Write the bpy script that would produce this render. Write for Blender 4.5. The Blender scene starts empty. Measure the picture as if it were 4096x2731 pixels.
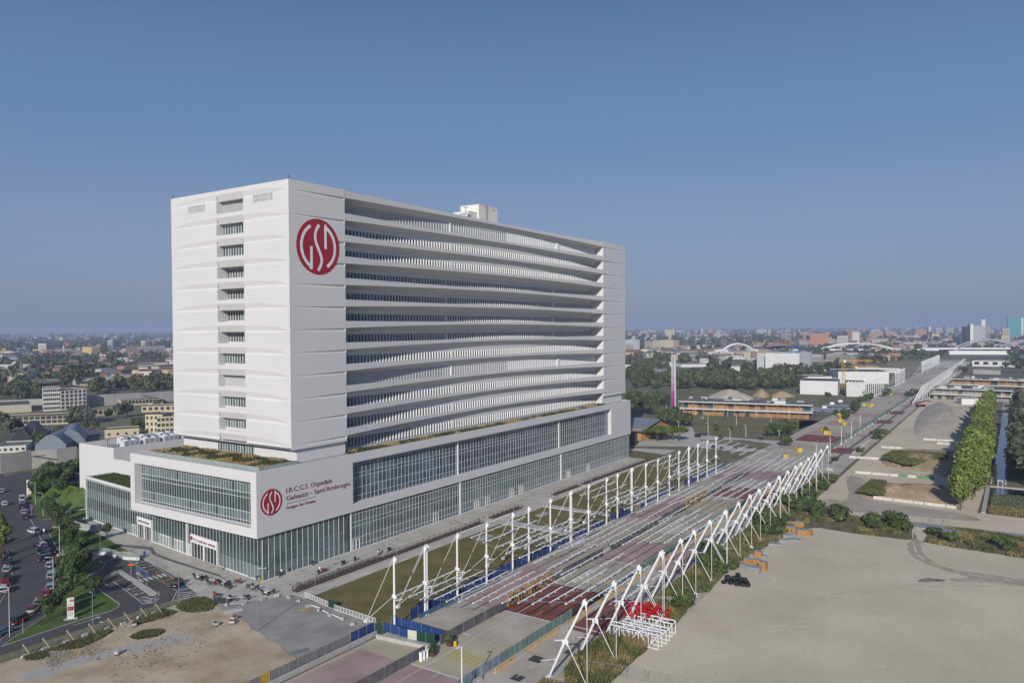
import bpy, bmesh, math, random
from math import sin, cos, pi, radians, hypot, atan2, floor
from mathutils import Vector, Matrix
R = random.Random(7)
SC = bpy.context.scene
COL = SC.collection

# ---------------------------------------------------------------- camera
CAM = Vector((-111.16653, -143.89929, 57.77663)); YAW = 0.58986; PIT = -0.01735; ROL = -0.00653; FPX = 3016.552
FW = Vector((cos(YAW)*cos(PIT), sin(YAW)*cos(PIT), sin(PIT)))
_r = Vector((sin(YAW), -cos(YAW), 0)); _u = _r.cross(FW)
RT = cos(ROL)*_r + sin(ROL)*_u
UP = -sin(ROL)*_r + cos(ROL)*_u
cam = bpy.data.cameras.new('camera'); camo = bpy.data.objects.new('camera', cam); COL.objects.link(camo)
cam.sensor_width = 36; cam.lens = 36*FPX/4096; cam.clip_start = 1; cam.clip_end = 40000
m = Matrix((RT, UP, -FW)).transposed().to_4x4(); m.translation = CAM
camo.matrix_world = m
SC.camera = camo

# ---------------------------------------------------------------- sky, sun, exposure
SUN_AZ = radians(21.3); SUN_EL = radians(24.5)
world = bpy.data.worlds.new('World'); SC.world = world; world.use_nodes = True
nt = world.node_tree; nt.nodes.clear()
sky = nt.nodes.new('ShaderNodeTexSky'); sky.sky_type = 'NISHITA'; sky.sun_disc = False
sky.sun_elevation = SUN_EL; sky.sun_rotation = math.atan2(-cos(SUN_AZ), -sin(SUN_AZ)) % (2*pi)
sky.altitude = 120; sky.air_density = 1.0; sky.dust_density = 1.2; sky.ozone_density = 3.0
hs = nt.nodes.new('ShaderNodeHueSaturation'); hs.inputs['Saturation'].default_value = 0.86
bg = nt.nodes.new('ShaderNodeBackground'); bg.inputs['Strength'].default_value = 0.1
wo = nt.nodes.new('ShaderNodeOutputWorld')
tc = nt.nodes.new('ShaderNodeTexCoord'); sx = nt.nodes.new('ShaderNodeSeparateXYZ'); nt.links.new(tc.outputs['Generated'], sx.inputs[0])
rp = nt.nodes.new('ShaderNodeValToRGB'); rp.color_ramp.interpolation = 'EASE'     # blue-grey haze low over the horizon, all the way round
for i, (p_, c_) in enumerate([(0, (1.8,2.38,3.65,1)), (.12, (1.84,2.55,4.35,1)), (.25, (1.2,2.17,4.2,1)), (.5, (.55,1.15,2.9,1))]):
    e = rp.color_ramp.elements[i] if i < 2 else rp.color_ramp.elements.new(p_)
    e.position = p_; e.color = c_
nt.links.new(sx.outputs[2], rp.inputs[0])
mxs = nt.nodes.new('ShaderNodeMix'); mxs.data_type = 'RGBA'; mxs.inputs[0].default_value = .8
nt.links.new(sky.outputs[0], hs.inputs['Color']); nt.links.new(hs.outputs[0], mxs.inputs[6]); nt.links.new(rp.outputs[0], mxs.inputs[7]); nt.links.new(mxs.outputs[2], bg.inputs[0]); nt.links.new(bg.outputs[0], wo.inputs[0])
sl = bpy.data.lights.new('sun', 'SUN'); sl.energy = 3.9; sl.angle = radians(0.53); sl.color = (1, .945, .87)
so = bpy.data.objects.new('sun', sl); COL.objects.link(so)
SDIR = Vector((-cos(SUN_AZ)*cos(SUN_EL), -sin(SUN_AZ)*cos(SUN_EL), sin(SUN_EL)))
so.rotation_euler = SDIR.to_track_quat('Z', 'Y').to_euler(); so.location = (-200, -200, 300)
SC.render.engine = 'CYCLES'
SC.view_settings.view_transform = 'Standard'; SC.view_settings.look = 'None'
SC.view_settings.exposure = 0.0; SC.view_settings.gamma = 1.0; SC.view_settings.use_curve_mapping = False
SC.cycles.max_bounces = 5; SC.cycles.diffuse_bounces = 2; SC.cycles.glossy_bounces = 3; SC.cycles.transmission_bounces = 2
SC.cycles.transparent_max_bounces = 6; SC.cycles.volume_bounces = 0
SC.cycles.use_denoising = True; SC.cycles.use_adaptive_sampling = True; SC.cycles.adaptive_threshold = 0.015
SC.cycles.caustics_reflective = False; SC.cycles.caustics_refractive = False

# ---------------------------------------------------------------- surveying helpers (photo pixel -> point in the place)
def ray(px, py): return FW + RT*((px-2048)/FPX) - UP*((py-1365.5)/FPX)
def g(px, py, z=0.0):
    d = ray(px, py); t = (z-CAM.z)/d.z; return CAM + d*t
def on(px, py, ax, v):
    d = ray(px, py); t = (v-CAM[ax])/d[ax]; return CAM + d*t
def hgt(p, px, py):
    d = ray(px, py); t = hypot(p[0]-CAM.x, p[1]-CAM.y)/hypot(d.x, d.y); return CAM.z+d.z*t
def K(ox, oy, s=2.61333): return lambda x, y: (ox+x/s, oy+y/s)
kA = K(0, 2131); kB = K(800, 2131); kC = K(1500, 2131); kD = K(2200, 2131); kE = K(1600, 1700); kF = K(2400, 1700)
kI = K(2400, 1250); kJ = K(3196, 1250); kN = K(3196, 1750); kL = K(0, 1850); kW = K(0, 1250); kP = K(0, 1450, 3.36); kH = K(250, 1700, 2.4758)

# ---------------------------------------------------------------- mesh builder
class MB:
    def __init__(s): s.v = []; s.f = []
    def face(s, pts):
        i = len(s.v); s.v += [tuple(p) for p in pts]; s.f.append(tuple(range(i, i+len(pts)))); return s
    def box(s, x0, y0, z0, x1, y1, z1):
        if x0 > x1: x0, x1 = x1, x0
        if y0 > y1: y0, y1 = y1, y0
        if z0 > z1: z0, z1 = z1, z0
        i = len(s.v)
        s.v += [(x0,y0,z0),(x1,y0,z0),(x1,y1,z0),(x0,y1,z0),(x0,y0,z1),(x1,y0,z1),(x1,y1,z1),(x0,y1,z1)]
        s.f += [(i,i+3,i+2,i+1),(i+4,i+5,i+6,i+7),(i,i+1,i+5,i+4),(i+1,i+2,i+6,i+5),(i+2,i+3,i+7,i+6),(i+3,i,i+4,i+7)]
        return s
    def bar(s, p, q, w, h=None, up=(0,0,1)):
        p = Vector(p); q = Vector(q); h = h or w; d = (q-p)
        if d.length < 1e-6: return s
        d.normalize(); u = Vector(up)
        if abs(d.dot(u)) > .99: u = Vector((1,0,0))
        a = d.cross(u).normalized(); b = a.cross(d)
        i = len(s.v)
        for c in (p, q):
            for sa, sb in ((-1,-1),(1,-1),(1,1),(-1,1)): s.v.append(tuple(c+a*(sa*w/2)+b*(sb*h/2)))
        s.f += [(i,i+1,i+2,i+3),(i+7,i+6,i+5,i+4),(i,i+4,i+5,i+1),(i+1,i+5,i+6,i+2),(i+2,i+6,i+7,i+3),(i+3,i+7,i+4,i)]
        return s
    def tube(s, p, q, r0, r1=None, n=7, cap=True):
        p = Vector(p); q = Vector(q); r1 = r0 if r1 is None else r1; d = (q-p)
        if d.length < 1e-6: return s
        d.normalize(); u = Vector((0,0,1)) if abs(d.z) < .95 else Vector((1,0,0))
        a = d.cross(u).normalized(); b = a.cross(d); i = len(s.v)
        for c, r in ((p, r0), (q, r1)):
            for k in range(n): t = 2*pi*k/n; s.v.append(tuple(c+a*(r*cos(t))+b*(r*sin(t))))
        for k in range(n): k2 = (k+1) % n; s.f.append((i+k, i+n+k, i+n+k2, i+k2))
        if cap: s.f += [tuple(i+k for k in range(n)), tuple(i+n+k for k in reversed(range(n)))]
        return s
    def path(s, pts, r, n=6):
        for a, b in zip(pts, pts[1:]): s.tube(a, b, r, r, n)
        return s
    def prism(s, poly, z0, z1):
        n = len(poly); i = len(s.v)
        A = sum(poly[k][0]*poly[(k+1)%n][1]-poly[(k+1)%n][0]*poly[k][1] for k in range(n))
        if A < 0: poly = poly[::-1]
        s.v += [(p[0], p[1], z0) for p in poly]+[(p[0], p[1], z1) for p in poly]
        s.f.append(tuple(i+k for k in reversed(range(n)))); s.f.append(tuple(i+n+k for k in range(n)))
        for k in range(n): k2 = (k+1) % n; s.f.append((i+k, i+k2, i+n+k2, i+n+k))
        return s
    def sheet(s, poly, z):
        n = len(poly); A = sum(poly[k][0]*poly[(k+1)%n][1]-poly[(k+1)%n][0]*poly[k][1] for k in range(n))
        if A < 0: poly = poly[::-1]
        return s.face([(p[0], p[1], z) for p in poly])
    def disc(s, c, r, n=12, z=None, ax=2):
        return s.face([(c[0]+r*cos(2*pi*k/n), c[1]+r*sin(2*pi*k/n), c[2]) for k in range(n)])
    def grid(s, P, nu, nv):
        i = len(s.v)
        for a in range(nu+1):
            for b in range(nv+1): s.v.append(tuple(P(a/nu, b/nv)))
        for a in range(nu):
            for b in range(nv): k = i+a*(nv+1)+b; s.f.append((k, k+nv+1, k+nv+2, k+1))
        return s
    def lathe(s, prof, n=12, c=(0,0,0)):
        i = len(s.v); mth = len(prof)
        for r, z in prof:
            for k in range(n): t = 2*pi*k/n; s.v.append((c[0]+r*cos(t), c[1]+r*sin(t), c[2]+z))
        for a in range(mth-1):
            for k in range(n): k2 = (k+1) % n; s.f.append((i+a*n+k, i+a*n+k2, i+(a+1)*n+k2, i+(a+1)*n+k))
        s.f += [tuple(i+k for k in reversed(range(n))), tuple(i+(mth-1)*n+k for k in range(n))]
        return s
    def mesh(s, name, m, smooth=False):
        me = bpy.data.meshes.new(name); me.from_pydata(s.v, [], s.f)
        if m: me.materials.append(m)
        if smooth: me.polygons.foreach_set('use_smooth', [True]*len(me.polygons))
        me.update(); return me
def link(name, data, parent=None, loc=(0,0,0), rotz=0):
    o = bpy.data.objects.new(name, data); COL.objects.link(o)
    if parent is not None: o.parent = parent
    o.location = loc
    if rotz: o.rotation_euler = (0, 0, rotz)
    return o
def obj(name, mb, m, parent=None, loc=(0,0,0), rotz=0, smooth=False):
    return link(name, mb.mesh(name, m, smooth) if isinstance(mb, MB) else mb, parent, loc, rotz)
def tag(o, label, cat, group=None):
    o['label'] = label; o['category'] = cat
    if group: o['group'] = group
    return o
def thing(name, label, cat, loc=(0,0,0), rotz=0, group=None):
    return tag(link(name, None, None, loc, rotz), label, cat, group)
def struct(name, mb, m, z=None):
    o = obj(name, mb, m); o['kind'] = 'structure'; return o
def stuff(o): o['kind'] = 'stuff'; return o
def dup(root, loc, rotz=0, label=None, group=None, scale=None, swap=None):
    r = root.copy(); COL.objects.link(r); r.location = loc; r.rotation_euler = (0, 0, rotz)
    if scale: r.scale = scale if hasattr(scale, '__len__') else (scale,)*3
    if label: r['label'] = label
    if group: r['group'] = group
    if swap and r.data and r.data.name in swap: r.data = swap[r.data.name]
    for ch in list(root.children):
        c = ch.copy(); COL.objects.link(c); c.parent = r
        if swap and c.data and c.data.name in swap: c.data = swap[c.data.name]
        for gc in ch.children: d = gc.copy(); COL.objects.link(d); d.parent = c
    return r
ORD = 'first second third fourth fifth sixth seventh eighth ninth tenth eleventh twelfth thirteenth fourteenth fifteenth sixteenth seventeenth eighteenth nineteenth twentieth'.split()
def nth(i):
    if i < 20: return ORD[i]
    n = i+1; return f"{n}{'th' if n % 100 in (11,12,13) else {1:'st',2:'nd',3:'rd'}.get(n % 10, 'th')}"

# ---------------------------------------------------------------- materials
MATS = {}
def M(name, col, rough=.85, var=.12, sc=.6, col2=None, sc2=None, rnd=0, metal=0, spec=.35, bump=0, bsc=4, island=0, lo=.35, hi=.65, coat=0, emit=None):
    if name in MATS: return MATS[name]
    m = bpy.data.materials.new(name); m.use_nodes = True; t = m.node_tree; N = t.nodes; Lk = t.links
    b = N['Principled BSDF']; b.inputs['Roughness'].default_value = rough; b.inputs['Metallic'].default_value = metal
    b.inputs['Specular IOR Level'].default_value = spec
    if coat: b.inputs['Coat Weight'].default_value = coat; b.inputs['Coat Roughness'].default_value = .06
    geo = N.new('ShaderNodeNewGeometry')
    def noise(scale, det=5, rg=.6):
        n = N.new('ShaderNodeTexNoise'); n.inputs['Scale'].default_value = scale; n.inputs['Detail'].default_value = det; n.inputs['Roughness'].default_value = rg
        Lk.new(geo.outputs['Position'], n.inputs['Vector']); return n
    n1 = noise(sc)
    r = N.new('ShaderNodeValToRGB'); Lk.new(n1.outputs[0], r.inputs[0])
    c2 = col2 or tuple(c*(1+var) for c in col); c1 = col if col2 else tuple(c*(1-var) for c in col)
    r.color_ramp.elements[0].position = lo; r.color_ramp.elements[1].position = hi
    r.color_ramp.elements[0].color = (*c1, 1); r.color_ramp.elements[1].color = (*c2, 1)
    out = r.outputs[0]
    def mul(out, val_socket, lo_, hi_):
        mr = N.new('ShaderNodeMapRange'); mr.inputs['To Min'].default_value = lo_; mr.inputs['To Max'].default_value = hi_
        Lk.new(val_socket, mr.inputs['Value'])
        mx = N.new('ShaderNodeMix'); mx.data_type = 'RGBA'; mx.blend_type = 'MULTIPLY'; mx.inputs[0].default_value = 1
        Lk.new(out, mx.inputs[6]); Lk.new(mr.outputs[0], mx.inputs[7]); return mx.outputs[2]
    if sc2:
        n2 = noise(sc2, 6, .7); out = mul(out, n2.outputs[0], 1-var*1.8, 1+var*1.8)
    if rnd:
        oi = N.new('ShaderNodeObjectInfo'); out = mul(out, oi.outputs['Random'], 1-rnd, 1+rnd)
    if island: out = mul(out, geo.outputs['Random Per Island'], 1-island, 1+island)
    Lk.new(out, b.inputs['Base Color'])
    if bump:
        n3 = noise(bsc, 4); bp = N.new('ShaderNodeBump'); bp.inputs['Strength'].default_value = bump; bp.inputs['Distance'].default_value = .1
        Lk.new(n3.outputs[0], bp.inputs['Height']); Lk.new(bp.outputs[0], b.inputs['Normal'])
    if emit: b.inputs['Emission Color'].default_value = (*emit, 1); b.inputs['Emission Strength'].default_value = 1
    MATS[name] = m; return m
def leafmat(name, col, col2, island=.45, rnd=.18, sc=.25):
    m = M(name, col, rough=.75, col2=col2, sc=sc, island=island, rnd=rnd, spec=.2)
    return m
WHITE = M('white_panel', (.66,.655,.65), .55, .02, .08, sc2=3, rnd=.012)
WHITE2 = M('white_steel', (.76,.77,.77), .45, .03, 1.5)
PLAST = M('pale_plaster', (.66,.66,.65), .8, .04, .4)
GLASS = M('tower_glass', (.06,.125,.20), .06, .15, .15, rnd=.35, spec=.9)
GLASSC = M('curtain_glass', (.08,.115,.15), .07, .3, .12, rnd=.35, island=.35, spec=.9)
GLASSL = M('blind_glass', (.125,.17,.178), .1, .12, .2, rnd=.12, island=.14, spec=.8)
GLASSM = M('teal_glass', (.05,.072,.078), .08, .15, .15, rnd=.18, island=.16, spec=.85)
GLASSG = M('ground_glass', (.115,.15,.155), .06, .2, .1, rnd=.2, island=.15, spec=.9)
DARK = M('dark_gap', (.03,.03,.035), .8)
STEEL = M('galvanised_steel', (.42,.43,.44), .45, .1, 3, metal=.6)
DKSTEEL = M('dark_steel', (.07,.07,.075), .5)
RUST = M('rusty_steel', (.10,.055,.035), .85, .3, 2)
CONC = M('concrete', (.44,.43,.41), .85, .1, .8, sc2=8)
RED = M('sign_red', (.36,.016,.035), .5, .04, .5)
MARK = M('road_white', (.62,.62,.60), .8, .15, 3)
MARKY = M('road_yellow', (.55,.36,.06), .8, .15, 3)
RUBBER = M('black_rubber', (.02,.02,.022), .8)
# ---------------------------------------------------------------- ground sheets
def WP(*p): return [tuple(g(*q)[:2]) for q in p]
def sheet(name, poly, mt, z):
    mb = MB(); mb.sheet([(p[0], p[1]) for p in poly], z); return struct(name, mb, mt)
def smooth_poly(poly, k=6):
    n = len(poly); o = []
    for i in range(n):
        p0, p1, p2, p3 = [Vector((*poly[(i+j) % n][:2], 0)) for j in (-1, 0, 1, 2)]
        for s in range(k):
            t = s/k; o.append((.5*((2*p1)+(p2-p0)*t+(2*p0-5*p1+4*p2-p3)*t*t+(3*p1-3*p2+p3-p0)*t**3))[:2])
    return o
def ragged(poly, amp=.6, step=1.5, seed=1):
    rr = random.Random(seed); o = []; n = len(poly)
    for i in range(n):
        a = Vector(poly[i][:2]); b = Vector(poly[(i+1) % n][:2]); L_ = (b-a).length; k = max(1, int(L_/step)); nn = Vector((-(b-a).y, (b-a).x)); nn = nn/max(nn.length, 1e-6)
        for s in range(k): o.append(tuple(a+(b-a)*(s/k)+nn*(rr.uniform(-amp, amp))))
    return o
LAND = M('land_soil_and_grass', (.10,.115,.055), .95, col2=(.21,.19,.115), sc=.012, sc2=.15, var=.2)
PAVE = M('concrete_paving', (.44,.415,.36), .85, col2=(.56,.53,.46), sc=.22, sc2=3, var=.07, bump=.1)
SLAB = M('new_concrete_slab', (.255,.245,.22), .85, col2=(.37,.355,.315), sc=.12, sc2=1.4, var=.09)
ASPH = M('asphalt', (.068,.067,.068), .9, col2=(.092,.09,.088), sc=.15, sc2=5, var=.08)
LAWN = M('lawn_green', (.055,.105,.018), .95, col2=(.10,.15,.035), sc=.25, sc2=4, var=.22, bump=.6, bsc=6)
DRYLAWN = M('dry_lawn', (.115,.105,.025), .95, col2=(.20,.16,.06), sc=.16, sc2=3, var=.22, bump=.5, bsc=5)
GRAVEL = M('pale_gravel', (.54,.47,.335), .95, col2=(.65,.575,.43), sc=.045, sc2=.9, var=.08, bump=.4, bsc=5)
DIRT = M('tan_dirt', (.38,.29,.175), .95, col2=(.56,.465,.335), sc=.13, sc2=2.5, var=.11, bump=.8, bsc=3)
ROADB = M('boulevard_concrete', (.36,.31,.24), .9, col2=(.48,.42,.33), sc=.09, sc2=2.5, var=.09)
ROADY = M('boulevard_yellowish', (.40,.36,.245), .9, col2=(.50,.45,.32), sc=.09, sc2=2.5, var=.09)
ROADG = M('boulevard_grey', (.38,.34,.275), .9, col2=(.54,.48,.39), sc=.12, sc2=2.5, var=.1)
ROADP = M('boulevard_pink', (.34,.23,.205), .9, col2=(.45,.32,.285), sc=.12, sc2=2.5, var=.1)
ROADR = M('boulevard_red', (.19,.062,.048), .9, col2=(.24,.09,.07), sc=.12, sc2=2.5, var=.1)
sheet('ground', [(-3000,-14000),(16000,-9000),(16000,16000),(-3000,16000)], LAND, -.05)
sheet('near_ground', [(-140,-160),(900,-170),(900,210),(-140,210)], M('soil_near', (.12,.12,.055), .95, col2=(.21,.185,.11), sc=.06, sc2=.8, var=.2), -.03)
# hospital forecourt paving (slabs parted by joints further down)
sheet('pavement', [(-14.3,-4.2),(-13.6,6.9),(-9.3,33.2),(-8,50),(-4,62),(2,75),(8,97),(60,60),(205,60),(226,-6),(226,-10.8),(196,-11),(195,-17),(-2.2,-17),(-3.6,-42),(-7,-42.6),(-24,-42.6),(-22.7,-38.5),(-19,-23),(-17.2,-15.6),(-14.9,-4.4)], PAVE, .0)
sheet('concrete_yard', [(-14.9,-4.4),(-17.2,-15.6),(-19,-23),(-22.7,-38.5),(-23.5,-42.4),(-3.6,-42.4),(-3.2,-27),(-2.2,-17),(-2,-13)], SLAB, .012)
# dry lawns along the boulevard
sheet('lawn', [(-1.8,-17),(-3.2,-42),(-3.2,-43.9),(70.5,-43.9),(70.5,-17.2)], DRYLAWN, .02)
sheet('lawn', [(76.5,-17),(76.5,-43.9),(96,-43.9),(96,-17)], DRYLAWN, .02)
sheet('lawn', [(100,-15.8),(100,-43.9),(200,-43.9),(206,-36),(215,6),(196,6),(196,-13),(186,-13.3)], DRYLAWN, .02)
# boulevard with its coloured bands
sheet('road', [(-70,-44.4),(-70,-88.6),(120,-88.6),(230,-86),(1300,-84),(1300,-45),(205,-44),(120,-43.9)], ROADG, .024)
bands = [(-70,-13.6,ROADP),(-13.6,1.5,ROADY),(1.5,15.5,ROADG),(15.5,35.5,ROADR),(35.5,45,ROADY),(45,57,ROADB),(57,78,ROADP),(78,88,ROADY),(88,100,ROADG),(100,118,ROADB),(118,133,ROADY),(133,141,ROADG),(141,160,ROADR),(160,176,ROADG),(176,196,ROADP),(196,215,ROADG)]
for a, b, mt in bands: sheet('road', [(a+.12,-56.4),(b-.12,-56.4),(b-.12,-70.3),(a+.12,-70.3)], mt, .034)
for a, b, mt in [(-70,-13.6,ROADY),(14.2,34.5,ROADR),(56,78,ROADP),(140,160,ROADR),(176,196,ROADP)]: sheet('road', [(a+.12,-72.3),(b-.12,-72.3),(b-.12,-79),(a+.12,-79)], mt, .034)
for a, b, mt in [(-36,-14,ROADP),(-14,2,ROADY),(15,45,ROADP),(45,100,ROADB),(100,135,ROADP),(170,200,ROADP)]: sheet('road', [(a+.12,-45.4),(b-.12,-45.4),(b-.12,-56.2),(a+.12,-56.2)], mt, .032)
rr = random.Random(5); x = 225
while x < 1100:
    w = rr.uniform(10, 28); mt = rr.choice([ROADR, ROADP, ROADG, ROADY, ROADB, ROADG, ROADB])
    if rr.random() < .75: sheet('road', [(x,-50),(x+w,-50),(x+w,-70.4),(x,-70.4)], mt, .032)
    if rr.random() < .6: sheet('road', [(x,-72),(x+w*.8,-72),(x+w*.8,-82),(x,-82)], rr.choice([ROADR, ROADP, ROADG]), .032)
    x += w+rr.uniform(.5, 12)
sheet('road', [(225,-77.7),(1100,-80.3),(1100,-81.3),(225,-79.0)], M('drain_line', (.11,.11,.115), .8), .037)
# gravel yard on the right
sheet('gravel_yard', ragged([(-60,-90),(0,-89),(15,-89.1),(46,-88.4),(60,-87.6),(83,-88.4),(97,-90.8),(111,-90.5),(117.5,-98),(116.5,-118),(114,-145),(110,-260),(-140,-260),(-140,-90)], .25, 2.2, 3), GRAVEL, .03)
sheet('gravel_yard', [(131,-88),(133,-98),(133.5,-118),(130.5,-119.5),(117,-122),(117,-119),(113,-123),(113,-130),(131,-146),(131,-260),(160.5,-260),(161,-134),(210,-134.8),(590,-128.5),(590,-86),(150,-88)], M('tan_yard', (.56,.47,.33), .95, col2=(.68,.58,.43), sc=.06, sc2=1, var=.08, bump=.4, bsc=4), .026)
sheet('dirt_road', [(133.6,-92),(137.8,-92),(138.6,-119),(140,-146),(140,-200),(134,-200),(134,-146),(132.6,-112)], M('grey_track', (.27,.265,.26), .95, col2=(.35,.34,.33), sc=.1, sc2=2, var=.08), .038)
sheet('dirt_road', smooth_poly([(142,-92),(160,-97),(200,-90),(196,-97),(165,-101),(158,-128),(150,-135),(146,-118)],4), M('tan_track', (.36,.30,.225), .95, col2=(.45,.40,.33), sc=.07, sc2=2, var=.06), .036)
# lower left construction ground
sheet('dirt_ground', ragged([(-70,2.6),(-52,3.2),(-45,3.0),(-34.6,2.2),(-24,3.2),(-14.3,3.6),(-14.9,-4.4),(-17.2,-15.6),(-19,-23),(-22.7,-38.5),(-24.2,-42.3),(-70,-43)], .2, 2, 9), DIRT, .016)
sheet('road', [(-80,-45),(-24,-44.8),(-8.6,-45.8),(-8.2,-53),(-9.4,-57.4),(-24,-57.4),(-80,-57)], M('stained_concrete', (.32,.275,.225), .9, col2=(.44,.39,.33), sc=.15, sc2=2, var=.1), .03)
# ---------------------------------------------------------------- hospital
TX, TY, TL, TW = 10.21, 1.655, 197.16, 50.34
ZT, ZB = 94.0, 28.8
PX0, PY0, PX1, PY1, PZ0, PZ1 = -1.8, -.58, 198.1, 51.46, 10.34, 25.38
hosp = thing('hospital', 'huge white hospital tower block with curved window bands on a lower white and glass base', 'hospital', (0,0,0))
T = [88.05-5.61*k for k in range(11)]            # tops of the fascias
def lens4(u): return max(0, 1-abs(2*u-1)**4)
def S(mb, name, m, kind=None, smooth=False):
    o = obj(name, mb, m, hosp, smooth=smooth)
    if kind: o['kind'] = kind
    return o
# core
c = MB()
c.box(TX+.75,TY+.7,ZB+.02,28.3,19.0,93.4); c.box(TX+.75,30.1,ZB+.02,28.3,TW,93.4); c.box(TX+3.4,19.0,ZB+.02,28.3,30.1,93.4)
c.box(28.3,8.2,25.3,176.05,TW,93.4); c.box(176.05,TY+.7,ZB+.02,TL,TW,93.4)
c.box(TX+2.2,TY+.75,25.2,28.3,TW-1,ZB); c.box(176.05,TY+.75,25.2,TL-2.2,TW-1,ZB)
S(c, 'wall', WHITE)
rf = MB(); rf.box(TX+.9,TY+3.2,93.42,TL-.9,TW-.9,93.7); S(rf, 'roof', M('roof_membrane', (.45,.45,.44), .9))
# fascia shapes of the long side
XC, XH = 102.2, 73.8
def conc(x): return 2.4*max(0, 1-((x-XC)/XH)**2)
def rise(x): return 1.05*max(0, 1-((x-XC)/XH)**2)
NS = 36
for k in range(12):
    top = 94.0 if k == 0 else T[k-1]
    bot = (92.0 if k == 0 else top-1.85)
    deep = 7.5 if 3 <= k-0 <= 6 else 5.3          # window plane of the opening under this fascia
    deep_up = 5.3 if k == 0 else (7.5 if 3 <= k-1 <= 6 else 5.3)
    mb = MB(); n = NS
    prof = []
    for i in range(n+1):
        x = 28.37+(176.0-28.37)*i/n; d = TY+conc(x)
        prof.append([(x,d,bot+rise(x)),(x,d,top),(x,d+.32,top),(x,d+.32,top-1.0),(x,deep_up+.02,top-1.0)] if k else [(x,d,bot+rise(x)),(x,d,top),(x,d+.5,top),(x,d+.5,top-.6),(x,8.3,top-.6)])
    for a, b in zip(prof, prof[1:]):
        for j in range(4): mb.face([a[j], b[j], b[j+1], a[j+1]])
    S(mb, 'balcony_band', WHITE)
    mb = MB()
    for i in range(n):
        xa, xb = (28.37+(176.0-28.37)*(i+t)/n for t in (0, 1))
        mb.face([(xa,TY+conc(xa),bot+rise(xa)),(xa,deep+.02,bot-.6),(xb,deep+.02,bot-.6),(xb,TY+conc(xb),bot+rise(xb))])
    S(mb, 'soffit', WHITE)
# windows behind the bands
PITCH = 1.285
near_w = MB().box(-.06,0,0,PITCH,.06,2.42).mesh('window', GLASS)
fin_m = MB().box(0,-.42,0,.14,.05,2.42).mesh('fin', WHITE2)
lou_m = MB(); 
for i in range(17): lou_m.bar((0,0,.1+i*.18),(PITCH-.1,0,.1+i*.18),.14,.05)
lou_m = lou_m.mesh('louvre_panel', WHITE2)
farp, farf, farl, back = MB(), MB(), MB(), MB()
wr = random.Random(3)
for k in range(12):
    sill = (T[k] if k < 11 else 26.55)-.42
    y = 7.5 if 3 <= k <= 6 else 5.3
    head = sill+2.42; topw = (92.0 if k == 0 else T[k-1]-1.85)-.6
    lou = k in (0, 8)
    if lou: head = topw-.25
    back.box(28.37,y+.02,sill-1.0,176,y+.3,sill); back.box(28.37,y+.02,head,176,y+.3,topw+.4)
    back.box(28.37,y+.34,sill,176,y+.5,head)
    x = 28.9; i = 0
    while x < 175.0:
        pil = abs(x-75.9) < .7 or abs(x-143.5) < .7
        if pil:
            farf.box(x,y-.34,sill,x+.2,y+.1,head); farf.box(x+.5,y-.34,sill,x+.7,y+.1,head); x += .95; continue
        if lou:
            if i < 34: link('louvre_panel', lou_m, hosp, (x+.1, y+.1, sill))
            else: farl.box(x+.1,y+.05,sill,x+PITCH,y+.12,head) if i > 60 else [farl.bar((x+.1,y+.1,sill+.1+j*.3),(x+PITCH,y+.1,sill+.1+j*.3),.14,.16) for j in range(10)]
            farf.box(x,y-.1,sill,x+.07,y+.05,head)
        else:
            if i < 19: link('window', near_w, hosp, (x+.13, y+.1, sill)); link('fin', fin_m, hosp, (x, y, sill))
            else:
                farp.box(x+.13,y+.1,sill,x+PITCH-.01,y+.16,head); farf.box(x,y-.42,sill,x+.14,y+.05,head)
            if wr.random() < .04: back.box(x+.1,y-.02,head+.12,x+1.0,y+.02,head+.7)
        x += PITCH; i += 1
GLASST = M('tower_glass_far', (.045,.085,.13), .06, .15, .15, island=.45, spec=.9)
S(back, 'wall', WHITE); S(farp, 'window', GLASST, 'stuff'); S(farf, 'fin', WHITE2, 'stuff'); S(farl, 'louvre_panel', WHITE2, 'stuff')
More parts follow.
